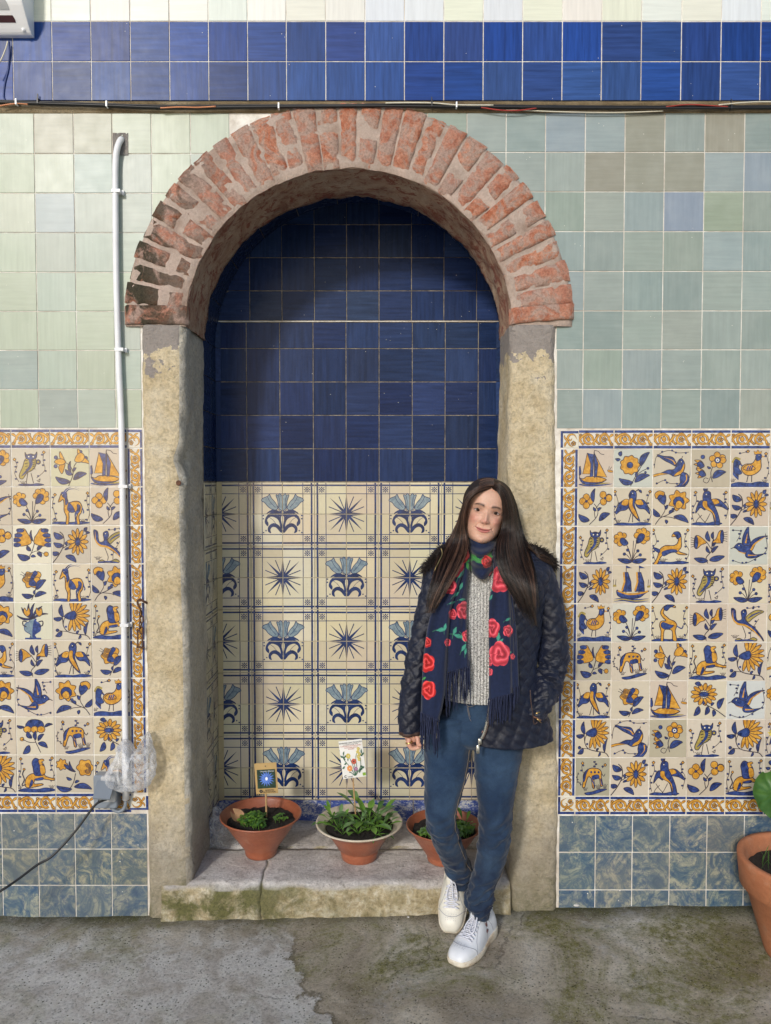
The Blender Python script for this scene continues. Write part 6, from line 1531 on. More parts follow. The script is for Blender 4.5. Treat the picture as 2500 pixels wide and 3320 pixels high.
t = NT('denim'); v = t.vec('Object'); n = t.noise(v, 9, 5, 0.6, 0.4); xyz = t.xyz(); tw = t.noise(t.vec('Object', (900, 300, 260), rot=(0, 0.6, 0)), 1.0, 3, 0.7); f2 = t.noise(v, 45, 6, 0.7)
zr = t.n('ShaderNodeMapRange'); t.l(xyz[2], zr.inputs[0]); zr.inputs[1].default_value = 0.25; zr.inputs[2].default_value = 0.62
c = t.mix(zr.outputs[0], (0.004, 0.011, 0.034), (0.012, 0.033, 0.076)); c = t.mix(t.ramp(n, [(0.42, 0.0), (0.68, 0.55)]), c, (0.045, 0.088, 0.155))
c = t.mix(t.ramp(f2, [(0.5, 0.0), (0.7, 0.25)]), c, (0.005, 0.014, 0.05)); c = t.mix(0.7, c, t.ramp(tw, [(0.3, (0.45,) * 3), (0.65, (1.15,) * 3)]), 'MULTIPLY')
t.set('Base Color', c); t.set('Roughness', 0.85); t.set('Specular IOR Level', 0.25); t.set('Sheen Weight', 0.15); t.set('Normal', t.bump(tw, 0.3, 0.001, t.bump(f2, 0.3, 0.004))); M['denim'] = t.mat
t = NT('knit'); v = t.vec('Object'); xyz = t.xyz(); n = t.noise(v, 230, 4, 0.7)
wx_ = t.math('SINE', t.math('MULTIPLY', xyz[0], 598.0)); wz_ = t.math('SINE', t.math('ADD', t.math('MULTIPLY', xyz[2], 1250.0), t.math('MULTIPLY', xyz[0], 300.0)))
c = t.ramp(n, [(0.36, (0.08, 0.08, 0.08)), (0.46, (0.42, 0.42, 0.41)), (0.60, (0.78, 0.78, 0.76))]); c = t.mix(0.75, c, t.ramp(t.math('MULTIPLY_ADD', wx_, 0.5, 0.5), [(0.1, (0.50,) * 3), (0.55, (1.0,) * 3)]), 'MULTIPLY'); c = t.mix(0.45, c, t.ramp(t.math('MULTIPLY_ADD', wz_, 0.5, 0.5), [(0.1, (0.4,) * 3), (0.6, (1.0,) * 3)]), 'MULTIPLY')  # dark waves paint the shade between ribs and stitch rows into the colour
t.set('Base Color', c); t.set('Roughness', 0.92); t.set('Specular IOR Level', 0.15); t.set('Normal', t.bump(n, 0.5, 0.003)); M['knit'] = t.mat
for hn, hc in (('hair', (0.010, 0.006, 0.005)), ('hair_mid', (0.042, 0.022, 0.015)), ('hair_light', (0.12, 0.064, 0.042))):
    t = NT(hn); v = t.vec('Object'); n = t.noise(v, 30, 3, 0.7); t.set('Base Color', t.ramp(n, [(0.3, tuple(x * .6 for x in hc)), (0.7, tuple(x * 1.4 for x in hc))])); t.set('Roughness', 0.36); t.set('Specular IOR Level', 0.5); M[hn] = t.mat
simple('fur', (0.016, 0.010, 0.009), 0.7, 0.5, 60)
simple('brown_trim', (0.055, 0.030, 0.024), 0.5, 0.2, 60)
simple('gold', (0.75, 0.52, 0.20), 0.28, 0.1, 60, metal=1.0)
simple('eye_white', (0.36, 0.31, 0.285), 0.4, 0.04, 60, spec=0.2)
simple('iris', (0.022, 0.010, 0.006), 0.35, 0.4, 300, spec=0.12)
simple('lash', (0.010, 0.006, 0.005), 0.6, 0.2, 60)
simple('shoe_white', (0.66, 0.68, 0.72), 0.38, 0.05, 40, 0.15, bscale=220)
simple('shoe_cream', (0.64, 0.62, 0.55), 0.42, 0.08, 40, 0.15, bscale=220)
simple('lace', (0.62, 0.63, 0.70), 0.8, 0.12, 160, 0.4)
simple('seam_grey', (0.30, 0.31, 0.35), 0.7, 0.1, 60)
t = NT('sole'); v = t.vec('Object'); n = t.noise(v, 24, 6, 0.7); t.set('Base Color', t.ramp(n, [(0.35, (0.38, 0.27, 0.17)), (0.5, (0.58, 0.52, 0.42)), (0.7, (0.66, 0.64, 0.58))])); t.set('Roughness', 0.6); M['sole'] = t.mat
simple('stitch', (0.32, 0.24, 0.15), 0.7, 0.1, 60)

PC = W(1540, 2950, -.2); PC.z = floor_z(PC.x, PC.y)
woman = thing('person', PC, 'smiling woman with long dark hair in navy quilted jacket, rose print scarf and blue jeans', 'person')
def sec(zy, xl, xr, Yc, hd, fy=None):
    """cross-section from photograph silhouettes (zoomed torso pixels)"""
    y_ = ZY(zy) if fy is None else fy; X = ZX if fy is None else (lambda q: q)
    z = W(1500, y_, Yc - hd * .7).z; a, b_ = W(X(xl), y_, Yc).x, W(X(xr), y_, Yc).x
    return (z, ((a + b_) / 2, (b_ - a) / 2, Yc, hd))
def ztab(L): return sorted(L, key=lambda q: q[0])
def pr_(a, n): return math.copysign(abs(a) ** (2 / n), a)

# --- head shape in its own frame (x to the right of the picture, y backwards, z up)
HT = [(-.1085, (.006, .058, -.03)), (-.105, (.022, .074, -.005)), (-.096, (.040, .084, .015)), (-.08, (.0535, .086, .035)), (-.06, (.0615, .085, .055)), (-.03, (.0655, .084, .075)), (0, (.068, .083, .088)), (.03, (.071, .086, .095)), (.06, (.070, .080, .094)), (.08, (.061, .067, .080)), (.095, (.044, .048, .060)), (.103, (.024, .026, .034)), (.106, (.004, .004, .006))]
def gs(x, z, cx, cz, sx, sz): return math.exp(-((x - cx) / sx) ** 2 - ((z - cz) / sz) ** 2)
def mouth_z(ax): return -.0595 + .0070 * min(1.25, (ax / .028) ** 2)
def face_d(x, z):
    """outward relief of the face at (x, z)"""
    ax = abs(x); d = 0
    d -= .0080 * gs(ax, z, .029, .000, .0150, .0100); d += .0042 * gs(ax, z, .027, .0195, .019, .0062); d -= .0035 * gs(x, z, 0, .004, .008, .010)
    if z < .022:
        k = max(0, min(1, (.012 - z) / .040)); below = 1 / (1 + math.exp((-.0365 - z) / .0026))
        d += (.003 + .0145 * k ** 1.3) * math.exp(-(x / (.0058 + .0042 * k)) ** 2) * below * (1 - smooth01((z - .008) / .014))
        d += .0052 * gs(ax, z, .0108, -.0325, .0046, .0048) * below
    mz = mouth_z(ax); lw_ = math.exp(-(ax / .0235) ** 4)
    d += (.0034 * math.exp(-((z - mz - .0036) / .0030) ** 2) + .0046 * math.exp(-((z - mz + .0046) / .0036) ** 2) - .0030 * math.exp(-((z - mz) / .0012) ** 2)) * lw_
    d -= .0014 * gs(ax, z, .0300, mz + .001, .0035, .0055); d += .0060 * gs(ax, z, .038, -.028, .014, .013)
    fx = .0165 + .017 * max(0, min(1, (-.034 - z) / .026)); d -= .0017 * math.exp(-((ax - fx) / .0022) ** 2) * smooth01((-.034 - z) / .006) * smooth01((z + .066) / .008)
    d -= .0012 * gs(ax, z, .028, -.0125, .013, .0022)
    d += .005 * gs(x, z, 0, -.092, .014, .011); d -= .0028 * gs(x, z, 0, -.077, .016, .005); d -= .0008 * gs(x, z, 0, -.045, .0022, .006)
    return d
def head_y(x, z):
    w_, f, b_ = smooth_tab(HT, z); q = max(0, 1 - (abs(x) / w_) ** 2.3) ** (1 / 2.3) if abs(x) < w_ else 0
    return -f * q - face_d(x, z)
HM = Matrix.Translation(ZP(773, 303, -.165)) @ Matrix.Rotation(R(11.5), 4, 'Y') @ Matrix.Rotation(R(-2), 4, 'Z') @ Matrix.Rotation(R(2), 4, 'X')
raw = MB(); rows = []
for i in range(91):
    z = lerp(-.1085, .106, i / 90); w_, f, b_ = smooth_tab(HT, z); row = []
    for k in range(120):
        a = 2 * math.pi * k / 120; x = w_ * pr_(math.sin(a), 2.3); c_ = math.cos(a)
        y = -f * pr_(c_, 2.3) if c_ > 0 else -b_ * pr_(c_, 2.1)
        if c_ > 0: y -= face_d(x, z) * smooth01(c_ * 3)
        row.append(HM @ Vector((x, y, z)))
    rows.append(row)
raw.grid(rows, close_u=True); raw.cap(rows[0][::-1]); raw.cap(rows[-1])
for sx in (-1, 1):   # ears
    P = [HM @ Vector((sx * (.058 + .008 * math.sin(k)), .012 + .012 * math.cos(k), -.012 + .026 * math.sin(k * 1.0 - .4))) for k in [0.2 * j for j in range(16)]]; raw.tube(P, .005, 8)
def rtube(pts, r): raw.tube([Vector(p) for p in pts], r, 14)
neckb = ZP(770, 640, -.155); rtube([HM @ Vector((0, .015, -.03)), HM @ Vector((0, .02, -.09)), ZP(755, 590, -.16), neckb, ZP(760, 760, -.15), ZP(760, 1000, -.15), ZP(750, 1400, -.15), ZP(740, 1800, -.15), ZP(740, 2000, -.16)], [.052, .052, .052, .056, .085, .085, .075, .09, .09])
rtube([ZP(640, 740, -.15), ZP(460, 780, -.16), ZP(380, 950, -.17), ZP(300, 1300, -.18), ZP(235, 1700, -.205), ZP(205, 1960, -.215), ZP(203, 2040, -.217)], [.05, .045, .036, .03, .026, .021, .021])
rtube([ZP(900, 740, -.15), ZP(1150, 800, -.16), W(1790, 1960, -.16), W(1788, 2120, -.165), W(1775, 2200, -.18), W(1752, 2290, -.24), W(1742, 2330, -.26)], [.05, .045, .036, .03, .028, .022, .020])
# her right hand, loosely curled below the cuff
hy = -.218
rtube([W(1334, 2372, hy), W(1334, 2388, hy), W(1337, 2402, hy)], [.020, .0235, .021])
def finger(pts, r=.0075): raw.tube(spline(pts, 4), [lerp(r * 1.08, r * .82, k / (4 * (len(pts) - 1))) for k in range(4 * (len(pts) - 1) + 1)], 10); raw.lathe([(.0001, r * .8), (r * .55, r * .6), (r * .8, 0), (r * .5, -r * .6), (.0001, -r * .8)], 10, c=tuple(pts[-1]))
finger([W(1327, 2394, hy - .022), W(1325, 2410, hy - .027), W(1334, 2425, hy - .027), W(1348, 2426, hy - .026), W(1362, 2421, hy - .025)], .0082)
finger([W(1336, 2394, hy - .006), W(1334, 2414, hy - .008), W(1346, 2424, hy - .006), W(1360, 2420, hy - .006), W(1370, 2416, hy - .005)], .0078)
finger([W(1338, 2394, hy + .010), W(1336, 2412, hy + .010), W(1346, 2421, hy + .011), W(1362, 2415, hy + .012)], .0074)
finger([W(1340, 2394, hy + .022), W(1342, 2408, hy + .024), W(1352, 2414, hy + .024), W(1362, 2408, hy + .023)], .0064)
finger([W(1350, 2382, hy - .020), W(1355, 2398, hy - .028), W(1356, 2412, hy - .032), W(1364, 2416, hy - .034)], .0080)
# legs and feet inside the jeans
LEGL = [(2330, 1390, 1545, -.155, .085), (2400, 1377, 1534, -.165, .080), (2460, 1376, 1528, -.175, .078), (2550, 1376, 1507, -.20, .070), (2610, 1377, 1491, -.215, .064), (2652, 1378, 1478, -.222, .060), (2700, 1386, 1482, -.215, .058), (2740, 1398, 1494, -.195, .056), (2790, 1425, 1513, -.165, .052), (2832, 1442, 1531, -.135, .048), (2862, 1458, 1533, -.115, .043), (2886, 1467, 1524, -.10, .038)]
LEGR = [(2330, 1535, 1700, -.155, .085), (2400, 1539, 1696, -.165, .080), (2450, 1536, 1693, -.175, .080), (2550, 1543, 1676, -.195, .072), (2610, 1549, 1666, -.205, .066), (2670, 1553, 1660, -.21, .062), (2760, 1548, 1653, -.21, .058), (2838, 1537, 1626, -.21, .050), (2900, 1518, 1600, -.212, .044), (2950, 1513, 1590, -.213, .042), (2984, 1529, 1583, -.212, .037)]
for T_ in (LEGL, LEGR):
    T_ = [tuple(lerp(a_, b_, f_) for a_, b_ in zip(T_[i], T_[i + 1])) for i in range(len(T_) - 1) for f_ in (0, .5)] + [T_[-1]]
    rtube([W((a + b_) / 2, y_, Yc) for y_, a, b_, Yc, hd in T_], [hd * (.60 if y_ < 2650 else .42) for y_, a, b_, Yc, hd in T_])
me = raw.mesh('body', [M['skin']], True); tmp = bpy.data.objects.new('body', me); COL.objects.link(tmp)
md = tmp.modifiers.new('r', 'REMESH'); md.mode = 'VOXEL'; md.voxel_size = 0.0021; md.use_smooth_shade = True
md2 = tmp.modifiers.new('s', 'SMOOTH'); md2.factor = .5; md2.iterations = 2
dg = bpy.context.evaluated_depsgraph_get(); me2 = bpy.data.meshes.new_from_object(tmp.evaluated_get(dg)); bpy.data.objects.remove(tmp)
HMi = HM.inverted()
bm = bmesh.new(); bm.from_mesh(me2)
def infront(p):
    if p.z < 1.2: return False
    q = HMi @ p; return q.y < -.030 and q.z > -.108 and q.z < .085
fs = [f for f in bm.faces if infront(f.calc_center_median())]
bmesh.ops.subdivide_edges(bm, edges=list({e for f in fs for e in f.edges}), cuts=2, use_grid_fill=True)
for vtx in bm.verts:
    if infront(vtx.co):
        q = HMi @ vtx.co
        if q.z > -.097 and abs(q.x) < .052:
            hy_ = head_y(q.x, q.z); wt = smooth01((.052 - abs(q.x)) / .012) * smooth01((q.z + .097) / .012) * smooth01((.085 - q.z) / .01)
            if abs(hy_ - q.y) < .008: q.y = lerp(q.y, hy_, wt); vtx.co = HM @ q
bm.to_mesh(me2); bm.free()
at = me2.color_attributes.new('tint', 'FLOAT_COLOR', 'POINT'); cols = []
SK = Vector((.60, .355, .26))
def mixc(a, b_, t_): return a + (b_ - a) * max(0, min(1, t_))
for vtx in me2.vertices:
    p = vtx.co; c = SK.copy()
    if p.z > 1.2:
        q = HMi @ p; x, z = q.x, q.z; ax = abs(x)
        if q.y < -.02 and z > -.115:
            c = c * (1 + .05 * noise.noise(Vector((x * 160, z * 160, 1))) + .05 * noise.noise(Vector((x * 45, z * 45, 7))))
            c = mixc(c, Vector((.56, .20, .165)), .55 * gs(ax, z, .039, -.027, .016, .015)); c = mixc(c, Vector((.55, .22, .18)), .6 * gs(x, z, 0, -.031, .011, .008)); c = mixc(c, Vector((.60, .39, .30)), .5 * gs(x, z, 0, .045, .03, .02))
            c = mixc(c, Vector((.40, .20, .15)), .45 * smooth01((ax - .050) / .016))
            fx = .0165 + .017 * max(0, min(1, (-.034 - z) / .026)); c = mixc(c, Vector((.34, .15, .11)), .35 * math.exp(-((ax - fx) / .0018) ** 2) * smooth01((-.034 - z) / .006) * smooth01((z + .066) / .008))  # shade of the smile folds painted into the skin colour
            mz = mouth_z(ax); wd = .0262
            if ax < wd:
                k = (1 - (ax / wd) ** 2) ** .6; up = .0056 * k - (.0010 * math.exp(-(x / .0030) ** 2)); lo = .0088 * (1 - (ax / (wd * .93)) ** 2) ** .6 if ax < wd * .93 else 0
                ins = min(smooth01((mz + up - z) / .0012 + .5), smooth01((z - mz + lo) / .0016 + .5)); c = mixc(c, Vector((.47, .14, .13)), .85 * ins * smooth01((wd - ax) / .004))
            c = mixc(c, Vector((.12, .03, .025)), .95 * math.exp(-((z - mz) / .0009) ** 2) * smooth01((.0300 - ax) / .004))
            c = mixc(c, Vector((.10, .03, .02)), .85 * gs(ax, z, .0066, -.0372, .0030, .0014)); c = mixc(c, Vector((.36, .16, .12)), .5 * gs(ax, z, .0150, -.033, .0018, .005))  # nostril hollows and wing creases: their shade painted as dark skin colour
            tb = max(0, min(1, (ax - .009) / .038)); bz = .0185 + .0052 * math.sin(tb * 2.3) - .0045 * tb * tb; bt_ = .0046 * (1 - .72 * tb ** 1.6) + .0004
            if .007 < ax < .050: c = mixc(c, Vector((.040, .022, .016)), (.97 + .2 * noise.noise(Vector((x * 900, z * 250, 3)))) * math.exp(-((z - bz) / bt_) ** 2 * 1.1) * smooth01((ax - .008) / .007) * smooth01((.050 - ax) / .012))
            c = mixc(c, Vector((.30, .15, .115)), .55 * gs(ax, z, .029, .0015, .0165, .0075)); c = mixc(c, Vector((.24, .11, .085)), .55 * math.exp(-((z - .0088 + 9 * (ax - .028) ** 2) / .0010) ** 2) * gs(ax, 0, .028, 0, .013, 1))  # eye socket shading and lid crease painted into the skin colour
            c = mixc(c, Vector((.34, .15, .12)), .4 * math.exp(-((z + .0078 - 7 * (ax - .028) ** 2) / .0016) ** 2) * gs(ax, 0, .028, 0, .013, 1))  # painted shade below the lower lid
    elif abs(p.x) < .5 and p.z > .7:
        c = mixc(c, Vector((.50, .20, .15)), .35)
    cols += [c.x, c.y, c.z, 1]
at.data.foreach_set('color', cols); me2.materials.clear(); me2.materials.append(M['skin'])
for p in me2.polygons: p.use_smooth = True
o = link('body', me2, woman); o.location = -Vector(woman.location)
WO = Vector(woman.location)
def wbuild(b, nm, m, parent=None, smooth=True):
    mats = m if isinstance(m, (list, tuple)) else [m]; o = b.build(nm, [M[q] for q in mats], parent or woman, smooth=smooth)
    if parent is not None: o.location = (0, 0, 0)
    return o
# eyes
for sx in (-1, 1):
    cx, cz = sx * .0295, .0015; L_, H_ = .0132, .0052
    def eyeS(u, v, off=0.0):  # u -1..1, v -1..1 inside the almond
        hz = (1 - abs(u) ** 2.2); x = cx + u * L_; z = cz + (H_ * hz * v if v > 0 else H_ * .78 * hz * v) - .0008 * u * -sx * .8
        return HM @ Vector((x, head_y(cx, cz) - .0005 - .0028 * (1 - u * u * .8) * (1 - v * v * .35) - off, z))
    b = MB(); b.grid([[eyeS(lerp(-1, 1, i / 14), lerp(-1, 1, j / 8)) for i in range(15)] for j in range(9)]); ey = wbuild(b, 'eye', 'eye_white')
    b = MB(); rows = []
    for j in range(6):
        row = []
        for k in range(20):
            r_ = .0060 * j / 5; a = 2 * math.pi * k / 20; x = r_ * math.cos(a) + .0004; z = min(r_ * math.sin(a) + .0012, H_ * .92); z = max(z, -H_ * .74)
            row.append(HM @ Vector((cx + x, head_y(cx, cz) - .0044 + .0008 * (r_ / .006) ** 2, cz + z)))
        rows.append(row)
    b.grid(rows, close_u=True); wbuild(b, 'iris', 'iris', ey)
    b = MB(); b.lathe([(.0001, 0.0004), (.0009, .0002), (.001, 0)], 8); 
    b = MB(); b.tube([eyeS(lerp(-1.08, 1.08, i / 14), 1.0, .0006) for i in range(15)], [.0015 * (1 - abs(i / 7 - 1) * .4) for i in range(15)], 6); wbuild(b, 'lashes', 'lash', ey)
    b = MB(); up_ = [eyeS(lerp(-1.1, 1.1, i / 14), 1.0, .0001) + HM.to_3x3() @ Vector((0, 0, .0020)) for i in range(15)]; b.tube(up_, .0016, 8); lid = wbuild(b, 'eyelid', 'skin')
    b2 = lid.data.color_attributes.new('tint', 'FLOAT_COLOR', 'POINT'); b2.data.foreach_set('color', [.44, .235, .175, 1] * len(lid.data.vertices))
    b = MB(); b.tube([eyeS(lerp(-1.0, 1.0, i / 14), -1.0, .0000) - HM.to_3x3() @ Vector((0, 0, .0008)) for i in range(15)], .0010, 6); lid = wbuild(b, 'eyelid', 'skin')
    b2 = lid.data.color_attributes.new('tint', 'FLOAT_COLOR', 'POINT'); b2.data.foreach_set('color', [.46, .25, .19, 1] * len(lid.data.vertices))

# --- quilting relief
def quilt(s, t_, a=.050):
    p, q = (s + t_) / a, (s - t_) / a
    return (abs(math.sin(math.pi * p)) * abs(math.sin(math.pi * q))) ** .45
def skin_rows(rows, disp, closed=False):
    """push a grid of points along its own normals by disp(i, j, s, t)"""
    R_, C = len(rows), len(rows[0]); out = []
    for i in range(R_):
        row = []; s = 0
        for j in range(C):
            if j: s += (rows[i][j] - rows[i][j - 1]).length
            jn = (j + 1) % C if closed else min(C - 1, j + 1); jp = (j - 1) % C if closed else max(0, j - 1)
            du = rows[i][jn] - rows[i][jp]; dv = rows[min(R_ - 1, i + 1)][j] - rows[max(0, i - 1)][j]; n_ = du.cross(dv)
            n_ = n_.normalized() if n_.length > 1e-12 else Vector((0, -1, 0)); row.append((rows[i][j], n_, s))
        out.append(row)
    res = []
    for i in range(R_):
        L0 = out[i][-1][2]; res.append([p + n_ * disp(i, j, s, L0) for j, (p, n_, s) in enumerate(out[i])])
    return res
def sleeve(path, rad, nm, folds, sgn=1, seed=0, flat=1.0):
    P = spline(path, 26); Rr = [smooth_tab([(k / (len(rad) - 1), rad[k]) for k in range(len(rad))], i / (len(P) - 1)) for i in range(len(P))]
    C = 72; rows = []; up = Vector((0, 1, 0)); T = 0; tt = []
    for i, p in enumerate(P):
        t_ = (P[min(len(P) - 1, i + 1)] - P[max(0, i - 1)]).normalized(); a = (up - t_ * up.dot(t_)).normalized(); b_ = t_.cross(a)
        if i: T += (P[i] - P[i - 1]).length
        tt.append(T); rows.append([p + (a * math.cos(k) + b_ * math.sin(k) * flat) * Rr[i] for k in [2 * math.pi * j / C for j in range(C)]])
    def d(i, j, s, L0):
        f_ = folds(i / (len(P) - 1)); ang = 2 * math.pi * j / C; q = quilt(s, tt[i]) * .0052
        w_ = fbm((math.cos(ang) * 1.1 + seed, math.sin(ang) * 1.1, tt[i] * 26), 3) * .0085 * f_; return sgn * (q + w_ - .003)
    rows = skin_rows(rows, d, True)
    b = MB(); b.grid(rows, close_u=True); b.cap(rows[0]); e = rows[-1]; c = sum(e, Vector()) / len(e); b.grid([e, [c.lerp(q, .86) for q in e], [c.lerp(q, .8) + (P[-3] - P[-1]) * .8 for q in e]], close_u=True)
    return b, rows
jk = None
# torso of the jacket
JT = ztab([sec(590, 610, 930, -.150, .075), sec(640, 500, 1080, -.150, .092), sec(690, 420, 1190, -.150, .108), sec(760, 370, 1250, -.152, .120), sec(880, 350, 1255, -.155, .128), sec(1050, 345, 1235, -.157, .130), sec(1300, 320, 1190, -.158, .130), sec(1550, 300, 1160, -.158, .130), sec(1800, 290, 1185, -.158, .132), sec(1980, 285, 1245, -.158, .134), sec(2140, 285, 1292, -.158, .136)])
zt = lambda zy: W(1500, ZY(zy), -.155 - .09).z
EL = ztab([(zt(590), 690), (zt(750), 640), (zt(900), 580), (zt(1200), 500), (zt(1600), 445), (zt(1900), 415), (zt(2090), 393), (zt(2160), 390)])
ER = ztab([(zt(590), 790), (zt(750), 860), (zt(900), 900), (zt(1200), 880), (zt(1650), 840), (zt(1800), 812), (zt(1980), 782), (zt(2090), 742), (zt(2160), 752)])
NV_, NU_ = 190, 230; rows = []; zs_ = [lerp(JT[-1][0], JT[0][0], i / NV_) for i in range(NV_ + 1)]
tl_ = []; T = 0
for i, z in enumerate(zs_):
    cx, a, Yc, hd = smooth_tab(JT, z); row = []
    py_ = None
    def px2x(zx): return (ZX(zx) - 1250) / F * ((D + Yc - hd) * math.cos(PITCH) + (HC - z) * math.sin(PITCH))
    pL = math.asin(max(-.98, min(.98, (px2x(interp(EL, z)) - cx) / a))); pR = math.asin(max(-.98, min(.98, (px2x(interp(ER, z)) - cx) / a)))
    for j in range(NU_ + 1):
        # left half hem ends a little higher than the right
        ph = lerp(pL, pR - 2 * math.pi, j / NU_); zz = z
        hem = smooth01((zt(1750) - z) / .2); side = -math.sin(ph) ; zz += hem * .040 * smooth01(side * .8 + .3) - hem * .004 * side
        row.append(Vector((cx + a * pr_(math.sin(ph), 2.25), Yc - hd * pr_(math.cos(ph), 2.25), zz)))
    rows.append(row); 
def dj(i, j, s, L0):
    q = quilt(s, zs_[0] - zs_[i], .052) * .0068; e = min(j, NU_ - j) / 5; w_ = fbm((rows[i][j].x * 5, rows[i][j].y * 5, zs_[i] * 9), 3) * .010
    return -(q * min(1, e) + w_ * min(1, .3 + e)) * 1.0
r2 = skin_rows(rows, dj); 
# orientation check: outward must grow the radius
if (r2[60][115] - rows[60][115]).dot(rows[60][115] - Vector((smooth_tab(JT, zs_[60])[0], -.158, rows[60][115].z))) < 0: r2 = skin_rows(rows, lambda *q: -dj(*q))
b = MB(); b.grid(r2)
inner = [[p + (Vector((smooth_tab(JT, zs_[i])[0], -.158, p.z)) - p).normalized() * .012 for p in r2[i]] for i in range(0, NV_ + 1)]
b.grid(inner); b.grid([r2[-1], inner[-1]]); b.grid([[r[0] for r in r2], [r[0] for r in inner]]); b.grid([[r[-1] for r in r2], [r[-1] for r in inner]])
jk = wbuild(b, 'jacket', 'quilted_satin')
b, rws = sleeve([ZP(520, 700, -.150), ZP(430, 760, -.155), ZP(392, 900, -.165), ZP(350, 1060, -.175), ZP(308, 1220, -.185), ZP(266, 1400, -.195), ZP(228, 1600, -.205), ZP(200, 1800, -.213), ZP(190, 1950, -.217), ZP(192, 2022, -.218)], [.050, .052, .049, .046, .043, .041, .040, .040, .039, .036], 's', lambda t_: .25 + .7 * gs(t_, 0, .62, 0, .25, 1), 1, 3)
s1 = wbuild(b, 'sleeve', 'quilted_satin', jk)
e = [rws[-1][k] for k in range(len(rws[-1]))]; c = sum(e, Vector()) / len(e); b = MB(); b.grid([[c.lerp(q, 1.0) + Vector((0, 0, .005)) for q in e], [c.lerp(q, 1.03) for q in e], [c.lerp(q, 1.03) + Vector((0, 0, -.008)) for q in e], [c.lerp(q, .9) + Vector((0, 0, -.009)) for q in e]], close_u=True); wbuild(b, 'cuff', 'brown_trim', jk)
b, rws = sleeve([ZP(1050, 700, -.150), ZP(1170, 770, -.152), W(1768, 1925, -.155), W(1783, 1990, -.158), W(1792, 2060, -.160), W(1794, 2120, -.163), W(1786, 2175, -.17), W(1772, 2225, -.19), W(1757, 2270, -.225), W(1744, 2305, -.25), W(1736, 2330, -.262)], [.048, .052, .051, .050, .050, .050, .051, .050, .042, .034, .028], 's', lambda t_: .35 + 1.3 * gs(t_, 0, .66, 0, .22, 1), 1, 8)
wbuild(b, 'sleeve', 'quilted_satin', jk)
# pocket trim, zips, tab
b = MB(); b.tube(spline([ZP(1128, 1700, -.302), ZP(1135, 1800, -.304), ZP(1150, 1900, -.302), ZP(1160, 1965, -.298), ZP(1185, 1950, -.295)], 5), .0018, 6); wbuild(b, 'pocket_trim', 'brown_trim', jk)
for q in ([ZP(1172, 1882, -.296), ZP(1202, 1872, -.29)], [ZP(1180, 1925, -.298), ZP(1212, 1955, -.292)]):
    b = MB(); b.tube(q, [.004, .0028], 6, flat=.5); wbuild(b, 'pocket_tab', 'gold', jk)
def zipline(pts, nm='zip'):
    P = spline(pts, 14); b = MB(); b.tube(P, .0022, 6); n_ = int(sum((P[k + 1] - P[k]).length for k in range(len(P) - 1)) / .0032)
    for k in range(n_):
        q = P[int(k / n_ * (len(P) - 1))]; b.box(q.x - .0038, q.x + .0038, q.y - .0025, q.y + .001, q.z - .0009, q.z + .0009)
    return wbuild(b, nm, 'steel', jk, smooth=False)
zl_ = [ZP(812, 1800, -.296), ZP(800, 1880, -.298), ZP(785, 1970, -.300), ZP(765, 2040, -.302), ZP(742, 2085, -.303)]
zipline(zl_); zr_ = [ZP(415, 1905, -.298), ZP(408, 1980, -.300), ZP(396, 2075, -.300)]; zipline(zr_)
for P, dx in ((zl_, .006), (zr_, -.006)):
    b = MB(); b.tube([p + Vector((dx, .002, 0)) for p in spline(P, 5)], .0052, 6, flat=.5); wbuild(b, 'facing', 'brown_trim', jk)
b = MB(); q = ZP(735, 2100, -.305); rbox(b, q.x - .006, q.x + .006, q.y - .004, q.y + .003, q.z - .010, q.z + .010, .003); q2 = ZP(722, 2160, -.305); b.tube([ZP(732, 2120, -.307), ZP(726, 2140, -.306)], .0018, 5); rbox(b, q2.x - .0055, q2.x + .0045, q2.y - .002, q2.y + .001, q2.z - .016, q2.z + .013, .004); wbuild(b, 'zip_pull', 'steel', jk)
b = MB(); b.tube(spline([ZP(434, 596, -.235), ZP(442, 640, -.245), ZP(415, 700, -.262), ZP(383, 770, -.275), ZP(378, 830, -.28), ZP(392, 870, -.285), ZP(385, 910, -.288)], 5), .0019, 5); wbuild(b, 'hood_zip', 'gold', jk)
# fur edging of the hood
rf = random.Random(4); b = MB()
def fur(path, r, n):
    P = spline(path, 10)
    for k in range(n):
        p = P[rf.randrange(len(P))]; d = Vector((rf.gauss(0, 1), rf.gauss(0, 1), rf.gauss(0, 1))).normalized(); q = p + d * r * rf.uniform(.3, .8); e_ = q + d * rf.uniform(.012, .024) + Vector((0, 0, -.006)); b.tube([q, (q + e_) / 2 + Vector((rf.gauss(0, .002), 0, .001)), e_], [.0009, .0007, .0002], 3, caps=False)
fur([ZP(470, 600, -.17), ZP(420, 640, -.19), ZP(370, 700, -.20), ZP(330, 740, -.18), ZP(330, 770, -.15)], .020, 1500)
fur([ZP(1090, 600, -.14), ZP(1160, 610, -.15), ZP(1230, 650, -.16), ZP(1285, 700, -.15), ZP(1290, 720, -.12)], .024, 2000)
b.tube(spline([ZP(470, 600, -.16), ZP(400, 660, -.18), ZP(350, 740, -.17)], 6), .020, 10); b.tube(spline([ZP(1080, 600, -.13), ZP(1180, 630, -.15), ZP(1275, 705, -.14)], 6), .022, 10)
wbuild(b, 'fur_trim', 'fur', jk)

